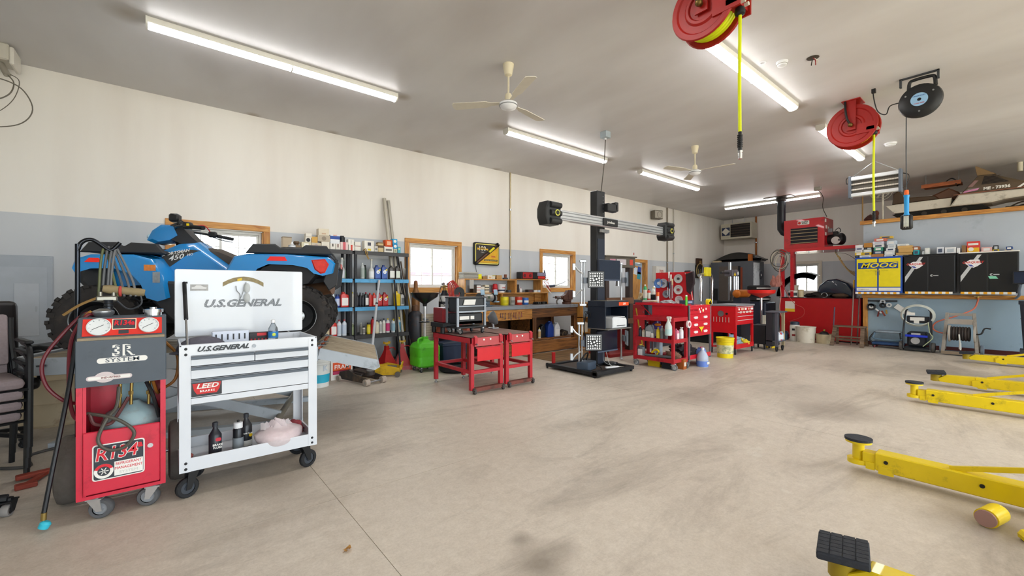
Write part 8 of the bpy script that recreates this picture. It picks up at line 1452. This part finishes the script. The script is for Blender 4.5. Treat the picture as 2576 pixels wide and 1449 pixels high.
BN = ['lilac white box topmost of the leftmost pile', 'pale blue box second from the top of the leftmost pile', 'light grey box in the middle of the leftmost pile', 'yellow box second from the bottom of the leftmost pile', 'black box at the bottom of the leftmost pile', 'long white box at the foot of the second pile', 'pale green box in the second pile', 'mustard box above the long white one', 'charcoal flat box near the top of the second pile', 'brown open carton topmost of the second pile', 'tan cardboard box at the foot of the tallest pile', 'navy box second in the tallest pile', 'green box in the tallest pile', 'plain white box above the green one', 'lavender white box above the plain white one', 'salmon red box near the top of the tallest pile', 'golden box topmost of all', 'white box at the foot of the fourth pile', 'thick grey white box second in the fourth pile', 'thin white box third in the fourth pile', 'pale blue grey box fourth in the fourth pile', 'blue white box topmost of the fourth pile',
 'flat pale blue envelope under the tan envelopes', 'lowest tan envelope of the slumped pile', 'thick tan envelope in the middle of the slumped pile', 'upper tan envelope of the slumped pile', 'white envelope topmost of the slumped pile', 'rust brown box above the turquoise box', 'turquoise box', 'tiny white box beside the turquoise box', 'white upright box right of the tiny one', 'white box with blue base standing alone', 'wide white carton', 'small white carton right of the wide one', 'brown carton left of the dog biscuit box', 'x', 'pink and white box right of the dog biscuit box', 'bright yellow flat box', 'small black box on the yellow one', 'blue box on the tan tray', 'flat tan tray at the far right']
for k, (y0, y1, z0, z1, c) in enumerate(BX):
    w = y1-y0; h = z1-z0+.0105; zo = (2.012 if y0 > 1.73 else 2.022); nm = 'dog_biscuit_box' if c == '#d8423a' else 'parts_box'
    where = 'on the blue cabinet' if y0 > 1.73 else ('on the middle wall cabinet' if y0 > .9 else 'on the right wall cabinet')
    lab = 'tall red and yellow dog biscuit box on the right wall cabinet' if c == '#d8423a' else BN[k]+' '+where
    o = thing(nm, lab, 'box', (12.42+.004*(k % 3),(y0+y1)/2, z0),0, None if c == '#d8423a' else 'parts boxes on the wall cabinets'); r_ = 0 if k < 5 or h > .1 else 2*((k % 3)-1)
    MB().box(0,.16,-w/2, w/2,0, h, Matrix.Rotation(R(r_),4, 'Z'), bev=.002).done('carton', pm(c, .7),o,0)
    if c not in ('#b8803c', '#b07a48', '#c49a58', '#c9a060', '#d0a868', '#8a6a48', '#d8423a'): MB().box(-.0015,0,-w*.3, w*.3, h*.2, h*.75, Matrix.Rotation(R(r_),4, 'Z')).done('printed_panel', pm(('#e8e8e6', '#4a5468', '#b8c0c8')[k % 3],.6),o,0)
    if c == '#d8423a': MB().box(-.0015,0,-.08,.08,.0,.09).done('yellow_panel', pm('#e8b828', .6),o,0); MB().ball((-.001,.03,.06),(.002,.04,.04)).done('biscuit_print', PAPER, o); MB().box(-.002,0,-.07,.07,.14,.18).done('name_panel', PAPER,o,0)
# things along the foot of the partition
o = thing('hook_tools', 'cluster of wheels and tools hung under the blue cabinet', 'tools', (12.66,2.17,.9)); MB().box(-.02,0,-.3,.22,.1,.14).done('hook_rail', DKGREY,o,0)
for (y, z, r, c) in ((.14,.0,.055, '#c9c6c0'),(.14,-.02,.08, '#2a2c30'),(-.17,.03,.05, '#c8c8c6'),(-.06,.1,.05, '#b8bcc0'),(-.06,.02,.06, '#1f2126')): MB().lathe([(r*.3,0),(r*.8,-.01),(r, 0),(r, .04),(r*.5,.04),(r*.3,0)],20, Matrix.Translation((-.05, y, z)) @ MXr).done('wheel', pm(c, .4), o)
for (y0, z0, y1, z1, c) in ((.07,-.06,-.04,-.16, '#d8dadc'),(-.04,-.1,-.1,-.22, '#8a3a2a'),(.0,-.1,.03,-.24, '#6a2420'),(-.12,-.08,-.13,-.17, '#a8842c')): MB().bar((-.06, y0, z0),(-.06, y1, z1),.03,.03,.006).done('hand_tool', pm(c, .5),o,0)
o = thing('white_board_sign', 'white paper board tilted above the pressure washer', 'board', (12.66,1.79,.83)); MB().box(-.012,0,-.14,.14,-.055,.055, Matrix.Rotation(R(40),4, 'X')).done('board', PAPER,o,0); MB().cyl((-.014,0,.05),(0,0,.05),.006, n=8).done('nail', STEEL, o)
o = thing('roller_seat', 'blue grey plastic roller seat with an open frame by the wall', 'seat', (12.3,1.95,0)); CS = pm('#5a7488', .5); MB().box(-.16,.16,-.2,.22,.33,.38, bev=.02).done('seat_top', pm('#8a98a4', .5), o); MB().tube([(-.15,-.2,.33),(-.17,-.22,.2),(-.17,.22,.2),(-.15,.22,.33)],.02,8,3).done('frame_loop', CS, o); MB().box(-.18,.16,-.24,.28,.07,.13, bev=.02).done('lower_tray', pm('#2a4a78', .5), o); MB().tube([(-.16,.26,.1),(-.18,.3,.2),(-.14,.22,.35)],.016,8,4).done('side_arm', BLACK, o); MB().tube([(-.16,-.22,.1),(-.16,-.2,.35)],.016,8).done('side_arm', BLACK, o)
for x, y in ((-.13,-.2),(-.13,.24),(.12,-.2),(.12,.24)): caster(o, x, y, .03,.072,.024, yaw=30, wheel='#8a3a40', hub='#d8c8c8')
o = thing('pressure_washer', 'black and blue wheeled pressure washer with a coiled white hose', 'pressure washer', (12.2,1.48,0)); PB = pm('#1c2028', .45)
for s in (-1,1): MB().tube([(-.22, s*.2,.06),(-.18, s*.2,.45),(.0, s*.19,.8),(.02, s*.16,.86)],.016,8,4).done('frame_tube', PB, o); M = Matrix.Translation((-.12, s*.24,.1)) @ Matrix.Rotation(R(90),4, 'X'); w = MB().lathe([(.05,-.03),(.09,-.03),(.1,-.015),(.1,.015),(.09,.03),(.05,.03)],22, M).done('wheel', pm('#5a5856', .8), o); MB().lathe([(0,-.02),(.05,-.02),(.05,.02),(0,.02)],16, M).done('hub', pm('#c8c8c4', .5), w)
MB().box(-.02,.04,-.17,.17,.58,.72, bev=.01).done('console', PB,o,0); MB().box(-.03,-.02,-.1,.12,.63,.7).box(-.03,-.02,-.02,.06,.57,.63).done('console_label', PAPER,o,0); MB().box(-.24,-.2,-.17,.17,.3,.345, bev=.006).done('blue_bar', pm('#1a34c0', .4),o,0); MB().box(-.16,.14,-.15,.15,.1,.4, bev=.03).done('engine', pm('#22262c', .5),o,0); MB().cyl((-.18,.02,.22),(-.12,.02,.22),.07).box(-.2,-.16,-.06,.08,.34,.38).done('pump', pm('#b8babc', .4,.5), o); MB().box(-.22,.1,-.19,.19,.05,.08).done('base_plate', PB,o,0)
for k in range(3): MB().tube([(-.05-.02*k, (.26-.012*k)*math.cos(t),.74+(.22-.012*k)*math.sin(t)) for t in [2*math.pi*i/14 for i in range(14)]],.011,7,3, closed=True).done('coiled_hose', pm('#c4c8c0', .5), o)
MB().tube([(-.15,-.17,.6),(-.2,-.2,.4),(-.22,-.24,.3),(-.22,-.1,.12)],.008,6,5).done('wand_hose', pm('#b8c49a', .5), o); MB().cyl((-.05,-.2,.8),(-.14,-.22,.35),.014).done('spray_wand', BLACK, o); MB().box(-.08,-.04,.04,.16,.74,.8, Matrix.Rotation(R(0),4, 'X')).done('paper_tag', PAPER,o,0)
o = thing('hose_reel_cart', 'weathered grey hose reel cart with a dark hose', 'hose reel', (12.05,.86,0)); GW = pm('#9a948c', .6, dirt='#6a6258', dirt_amt=.4)
for s in (-1,1): MB().bar((-.16, s*.23,.03),(.06, s*.18,.82),.05,.035,.004).done('upright', GW,o,0); MB().bar((-.02, s*.2,.5),(.22, s*.24,.08),.05,.03).done('rear_strut', GW,o,0); MB().lathe([(0,0),(.16,0),(.165,.02),(.15,.03),(0,.03)],26, Matrix.Translation((-.06, s*.17-.015,.42)) @ Matrix.Rotation(R(90),4, 'X')).done('reel_flange', pm('#b8b0a4', .55), o); M = Matrix.Translation((.2, s*.28,.1)) @ Matrix.Rotation(R(90),4, 'X'); MB().lathe([(0,-.025),(.07,-.025),(.1,-.02),(.1,.02),(.07,.025),(0,.025)],22, M).done('wheel', pm('#8a98a8', .6), o)
MB().bar((-.17,-.25,.05),(-.17,.25,.05),.06,.06,.004).done('front_bar', pm('#8a7a68', .7),o,0); MB().bar((.055,-.19,.79),(.055,.19,.79),.03,.05).done('handle_bar', GW,o,0); MB().box(.0,.03,-.17,.17,.6,.7).done('back_board', pm('#a89e94', .6),o,0)
for k in range(7): MB().torus((-.06,-.12+.04*k, .42),.12,.02, 'y', 26).done('hose_turn', pm(('#2c2624', '#3a302c')[k % 2],.6), o)
MB().cyl((-.22,0,.42),(-.24,-.02,.12),.012).lathe([(0,0),(.02,0),(.016,.12),(0,.12)],12, Matrix.Translation((-.235,-.015,.14))).done('nozzle', pm('#c8c8c2', .4), o); MB().tube([(-.06,-.2,.42),(-.06,-.28,.44),(-.04,-.32,.54),(-.04,-.4,.54)],.013,8,3).done('crank', BLACK, o); MB().box(-.14,-.0,-.2,.2,.04,.08).done('lower_shelf', pm('#3a4a5c', .6),o,0)
o = tag(MB().tube([(12.6,.65,1.12),(12.56,.66,1.03),(12.5,.72,.88),(12.4,.95,.74),(12.28,1.2,.62),(12.2,1.26,.5),(12.15,1.18,.42),(12.12,1.02,.4)],.014,8,6).done('air_line', pm('#d8785e', .45)), 'orange red air line curving from the pine rail to the hose reel', 'hose')
o = thing('air_valve', 'brass air valve on the pine rail under the wall cabinets', 'valve', (12.6,.655,1.12)); MB().cyl((0,0,-.04),(0,0,.03),.016).cyl((.03,0,0),(-.02,0,0),.012).done('body', pm('#c8a850', .35,.8), o); MB().box(-.03,-.02,-.05,.05,.02,.035).done('lever', pm('#d8c890', .4),o,0)
o = thing('trash_bin', 'dark plastic bin cut by the right edge of the picture', 'bin', (11.8,-.09,.22)); MB().loft([[(x*w, y*w, zz) for x, y in rrect(2,2,.4,4)] for w, zz in ((.16,0),(.2,.8),(.215,.8),(.215,.86))]).done('bin_body', pm('#2c3140', .5), o, smooth=30); MB().torus((0,0,.55),.19,.006).done('seam', BLACK, o)
MB().box(-.2,.2,-.2,.2,-.22,0).done('bin_base', pm('#33373f', .6),o,0)
o = thing('wall_monitor', 'small dark screen on a bent arm at the right edge', 'monitor', (12.0,.1,1.38)); MB().box(-.02,.02,-.25,.1,0,.24, bev=.006).done('case', pm('#10131c', .35),o,0); MB().box(-.023,-.02,-.23,.08,.02,.22).done('screen', pm('#18243c', .15),o,0); MB().tube([(.0,.0,.0),(.1,.02,-.12),(.2,.02,-.2),(.3,.06,-.26),(.62,.06,-.26)],.02,8,3).done('arm', pm('#8a98a8', .35,.6), o)
# ================================================================== SNOWMOBILE ON THE LOFT
o = thing('snowmobile', 'old brown and white snowmobile numbered 73936 stored on the loft', 'snowmobile', (12.72,0,2.866)); BRN = pm('#5a4a38', .4, coat=.2); WH = pm('#cfc8ba', .45, dirt='#8a8272', dirt_amt=.3)
Z = lambda pl: [(y, z-2.866) for y, z in pl]
MB().prism(Z([(2.09,3.18),(1.94,2.99),(1.05,3.01),(1.03,3.2),(1.88,3.19)]), 'x', 0,.42, bev=.01).done('tunnel', WH,o,0); MB().prism(Z([(1.05,3.01),(.93,3.23),(.07,3.21),(-.5,3.2),(-.35,3.1),(.3,3.05),(.48,3.01)]), 'x', -.08,.62, bev=.02).done('belly_pan', WH,o,0)
MB().prism(Z([(.9,3.24),(.66,3.57),(.48,3.57),(.07,3.36),(-.5,3.26),(-.52,3.2),(.07,3.215)]), 'x', -.07,.61, bev=.03, seg=2).done('cowl', BRN, o, smooth=30); MB().prism(Z([(1.98,3.2),(1.96,3.44),(1.88,3.5),(1.83,3.41),(1.76,3.32),(1.2,3.29),(1.17,3.2)]), 'x', .06,.36, bev=.02).done('seat', pm('#4a3828', .6), o, smooth=30); MB().prism(Z([(1.33,3.3),(1.08,3.42),(.93,3.31),(.9,3.25),(.94,3.18),(1.23,3.19)]), 'x', .04,.4, bev=.03).done('fuel_tank', pm('#5a3a28', .5), o, smooth=30)
MB().sheet([[(x, .68,.74),(x, .7,.86),(x, .69,.91)] for x in (.05,.27,.5)],.004).done('windshield_back', pm('#8a7454', .3, alpha=.85), o); MB().prism(Z([(.7,3.77),(.44,3.57),(.67,3.58)]), 'x', -.02,.0).done('windshield_side', pm('#8a6f4c', .3),o,0); MB().prism(Z([(.7,3.77),(.68,3.77),(.42,3.57),(.44,3.57)]), 'x', -.02,.52).done('windshield', pm('#8a6f4c', .3, alpha=.9),o,0)
MB().prism(Z([(.57,3.54),(.45,3.53),(.25,3.38),(.61,3.38)]), 'x', -.076,-.07).done('vent_opening', pm('#1a1410', .6),o,0)
for k in range(6): MB().box(-.082,-.074,.3+.012*k, .6-.006*k, 3.395+.024*k-2.866,3.403+.024*k-2.866).done('vent_slat', pm('#3a2e24', .5),o,0)
text('lettering', 'ME - 73936', .075, PAPER, o, (-.073,.41,.425), NX, off=.0035, sx=1.0); MB().prism(Z([(.87,3.25),(.84,3.29),(.64,3.32),(.66,3.28)]), 'x', -.075,-.07).done('pink_decal', pm('#c884a8', .5),o,0); MB().prism(Z([(.8,3.36),(.7,3.48),(.65,3.47),(.73,3.36)]), 'x', -.074,-.07).done('stripe_decal', pm('#8a6a68', .5),o,0); MB().prism(Z([(.16,3.24),(.05,3.33),(.01,3.33),(.12,3.23)]), 'x', -.075,-.07).done('nose_stripe', PAPER,o,0); MB().box(-.085,.62,-.5,1.0,.36,.375).done('trim_line', pm('#8a5a44', .5),o,0)
MB().prism(Z([(1.9,2.9),(1.98,2.97),(1.0,3.01),(.6,3.0),(.5,2.92),(.6,2.867),(1.8,2.867)]), 'x', .04,.38, bev=.01).done('track', pm('#17140f', .8),o,0)
for y in (1.75,1.45,1.15,.85): MB().cyl((.02, y, .06),(.05, y, .06),.045, n=16).done('bogie_wheel', pm('#3a342c', .6), o)
for s in (.02,.5): MB().bar((s, .3,.02),(s, -.7,.02),.1,.03,.006).done('ski', pm('#2a2622', .5),o,0); MB().tube([(s, -.1,.02),(s, -.05,.12),(s+.03,0,.2)],.02,8,3).tube([(s, .25,.02),(s, .1,.1),(s, -.1,.1),(s, -.4,.02)],.014,6,4).done('ski_leg', pm('#3a2e24', .5,.4), o)
MB().tube([(.05,.98,.62),(.2,.9,.66),(.35,.98,.62)],.012,6,3).done('handlebar', BLACK, o)
o = thing('pedestal_fan', 'round wire fan on a white pole at the left end of the loft', 'fan', (12.78,2.14,2.866)); MB().cyl((0,0,0),(0,0,.62),.018).done('pole', pm('#d0cabb', .5), o); MB().cyl((0,0,0),(0,0,.015),.12, n=20).done('foot', pm('#b8b0a0', .5), o)
for r in (.2,.14,.08): MB().torus((-.05,.02,.66), r, .005, 'x', 26,6).done('guard_ring', pm('#b0aca2', .4,.4), o)
MB().ball((0,.02,.66),(.06,.05,.05)).done('motor', DKGREY, o)
for k in range(4): a = R(90*k+20); MB().prism([(0,.02),(.15*math.cos(a)-.05*math.sin(a),.15*math.sin(a)+.05*math.cos(a)+.02),(.16*math.cos(a),.16*math.sin(a)+.02)], 'x', -.03,-.026, Matrix.Translation((0,0.02,.64))).done('blade', pm('#9a968c', .4),o,0)
o = thing('loft_boots', 'small dark red boot shaped bundle beside the fan on the loft', 'bundle', (12.76,2.33,2.876)); crumple(.07,.12,.12,101,.3).done('cloth', pm('#4a2a22', .9, var=.4), o); MB().ball((0,-.08,.16),(.04,.05,.07)).done('cuff', pm('#5a2e22', .9), o)
o = thing('wood_skid', 'brown wooden sled hanging above the snowmobile seat', 'sled', (12.9,1.15,3.5)); MB().box(-.1,.25,-.25,.33,.0,.03).done('deck', wood('#a85a2c', '#6a3418', 1),o,0); MB().box(-.12,-.1,-.25,.35,-.02,.06).done('side_rail', wood('#a85a2c', '#6a3418', 1),o,0); MB().tube([(-.05,-.2,.04),(-.05,-.12,.12),(.05,-.05,.12),(.05,.02,.05)],.012,6,4).done('strap', BLACK, o)
for y in (-.2,.3): MB().cyl((.1, y, .03),(.1, y, .3),.005, n=6).done('hanger', STEEL, o)
tag(MB().cyl((13.1,.12,3.62),(13.1,.12, H),.04, n=14).done('ceiling_stub', pm('#d8cfb8', .5)), 'cream stub pipe on the ceiling above the snowmobile', 'pipe')
# ================================================================== CAR LIFTS AND FLOOR BITS
LY = pm('#e6c90c', .38, dirt='#8a7a20', dirt_amt=.22, dirt_scale=5, coat=.2); PADM = pm('#2c2f36', .8, var=.3, scale=40, bump=.5)
def lift(x, lab, arms):
    o = thing('car_lift', lab, 'car lift', (x, -1.0,0),0, 'yellow two post car lifts'); MB().box(-.16,.16,-.34,-.04,0,3.6, bev=.006).done('column', LY,o,0); MB().box(-.25,.25,-.5,.02,0,.02).done('base_plate', LY,o,0); MB().box(-.22,.22,-.02,.14,.08,.55, bev=.006).done('carriage', LY,o,0)
    for (ax, y0, y1, kind) in arms:      # arm along +Y at offset ax, from y0 to the pad at y1
        e = y1-.1 if kind == 'round' else y1-.36
        a = MB().box(ax-.06, ax+.06, y0, e, .045,.165, bev=.006).done('arm', LY,o,0)
        if abs(ax) > .3: MB().bar((0,.08,.12),(ax, y0+.06,.105),.1,.1).done('arm_root', LY,a,0)
        MB().box(ax-.066, ax-.055, e-.1, e-.02,.03,.085).done('arm_stop', LY,a,0)
        for q in (.06,.5): MB().cyl((ax-.061, e-q, .115),(ax-.068, e-q, .115),.012, n=10).done('arm_bolt', BLACK, a)
        MB().bar((ax-.02, y1-.46,.165),(ax-.02, y1-1.15,.36),.02,.03).done('guard_bar', LY,a,0)
        if kind == 'round':
            MB().box(ax-.045, ax+.045, e-.02, y1-.03,.06,.15, bev=.004).done('extension', LY,a,0); MB().cyl((ax, y1,.055),(ax, y1,.085),.065, n=20).cyl((ax, y1,.085),(ax, y1,.2),.035, n=16).done('pad_post', LY, a)
            p = MB().cyl((ax, y1,.2),(ax, y1,.215),.076, n=24).done('pad_plate', LY, a); MB().cyl((ax, y1,.215),(ax, y1,.232),.08, n=24).done('rubber_pad', PADM, p); MB().box(ax-.053, ax-.046, y1-.1, y1-.05,.04,.09).done('lock_tab', LY,a,0)
        else:
            MB().prism([(e-.1,.045),(y1-.04,.06),(y1-.02,.1),(y1-.09,.15),(e-.05,.165)], 'x', ax-.05, ax+.05, bev=.004).done('extension', LY,a,0); MB().prism([(e-.08,.03),(e+.02,.05),(e+.03,.12),(e-.03,.14)], 'x', ax-.075, ax-.05).done('knuckle', LY,a,0); MB().cyl((ax, y1,.06),(ax, y1,.15),.055, n=16).done('pad_post', pm('#a8901c', .5), a)
            M = Matrix.Translation((ax, y1,.155)) @ Matrix.Rotation(R(kind),4, 'Z') @ Matrix.Rotation(R(-4),4, 'X'); p = MB().box(-.105,.105,-.09,.09,0,.032, M, bev=.006).done('rubber_pad', PADM,a,0)
            for q in range(6):
                for w in range(4): MB().box(-.1+.034*q, -.07+.034*q, -.086+.044*w, -.046+.044*w, .032,.036, M).done('tread_block', PADM,p,0)
    MB().cyl((-.3,.1,.05),(-.18,.1,.05),.05, n=18).done('pulley', pm('#b89a20', .5), o)
lift(3.2, 'yellow car lift nearest the camera with round and square pads', [(.66,.1,1.78, 'round'),(-.93,.1,1.51,12)]); lift(7.5, 'yellow car lift in the middle with two arms on the floor', [(-.83,.1,1.84, 'round'),(.56,.1,1.8,10)]); lift(10.6, 'yellow car lift nearest the wall cabinets', [(.35,.1,1.7,0)])
o = thing('lift_roller', 'worn yellow roller bracket on the floor at the lower right', 'roller', (3.53,.1,0),-15); MB().cyl((-.08,.03,.05),(.06,.03,.05),.05, n=22).done('roller', LY, o); MB().cyl((-.092,.03,.05),(-.08,.03,.05),.044, n=20).done('roller_face', pm('#a8847c', .5,.3), o); MB().tube([(-.06,-.1,.03),(-.09,-.16,.02),(-.03,-.22,.04),(.03,-.2,.12)],.03,8,4).done('bracket', LY, o)
o = thing('dry_leaf', 'single curled tan leaf on the concrete floor', 'leaf', (.708,2.147,.001),30); MB().sheet([[(.022*math.cos(t)*k/3*(1+.2*math.sin(5*t)),.015*math.sin(t)*k/3*(1+.2*math.cos(4*t)),.004+.006*(k/3)**2*(1+math.sin(3*t))) for t in [2*math.pi*i/14 for i in range(15)]] for k in range(1,4)],.0006).done('blade', pm('#c99a58', .8, var=.3, scale=60), o); MB().tube([(.0,0,.004),(-.03,.004,.006)],.001,5).done('stem', pm('#8a6430', .8), o)
# ================================================================== OUTDOORS
def bare_tree(loc, lab, h, seed):
    o = thing('bare_tree', lab, 'tree', loc, 0, 'bare trees outside the windows'); rn = random.Random(seed); b = MB(); MB().cyl((0,0,0),(0,0, h*.5),.16,.1, n=8).done('trunk', pm('#8a7c6c', .9), o)
    def br(p, d, L, r, n):
        q = p+d*L; b.cyl(p, q, r, r*.6, n=4, cap=False)
        if n: 
            for _ in range(3): br(q, (d+Vector((rn.uniform(-.8,.8), rn.uniform(-.8,.8), rn.uniform(-.1,.6)))).normalized(), L*.72, r*.6, n-1)
    for k in range(4): br(Vector((0,0, h*(.25+.08*k))), Vector((rn.uniform(-1,1), rn.uniform(-.6,.6),.7)).normalized(), h*.2,.06,4)
    x = b.done('branches', pm('#9a8c7a', .9), o, smooth=0, fix=False); x['kind'] = 'stuff'
for k, (x, y, h, lab) in enumerate(((1.2,19,8, 'bare tree outside the left window'),(8.5,25,9, 'bare tree outside the middle window'),(17.5,19,9, 'bare tree outside the window over the vise'))): bare_tree((x, y, -.05), lab, h, 60+k)
o = thing('red_shed', 'red shed with a pale roof outside the middle window', 'shed', (9.5,18,-.05)); MB().box(-4,4,0,4,0,2.1).done('walls', pm('#a48a9c', .7),o,0); MB().prism([(-.4,2.1),(4.4,2.1),(2,3.0)], 'x', -4.2,4.2).done('roof', pm('#c9cbd0', .6),o,0)
for x in (-2.5,0,2.5): MB().box(x-.5, x+.5,-.02,0,.7,1.5).done('window', pm('#8ac0c8', .2),o,0)
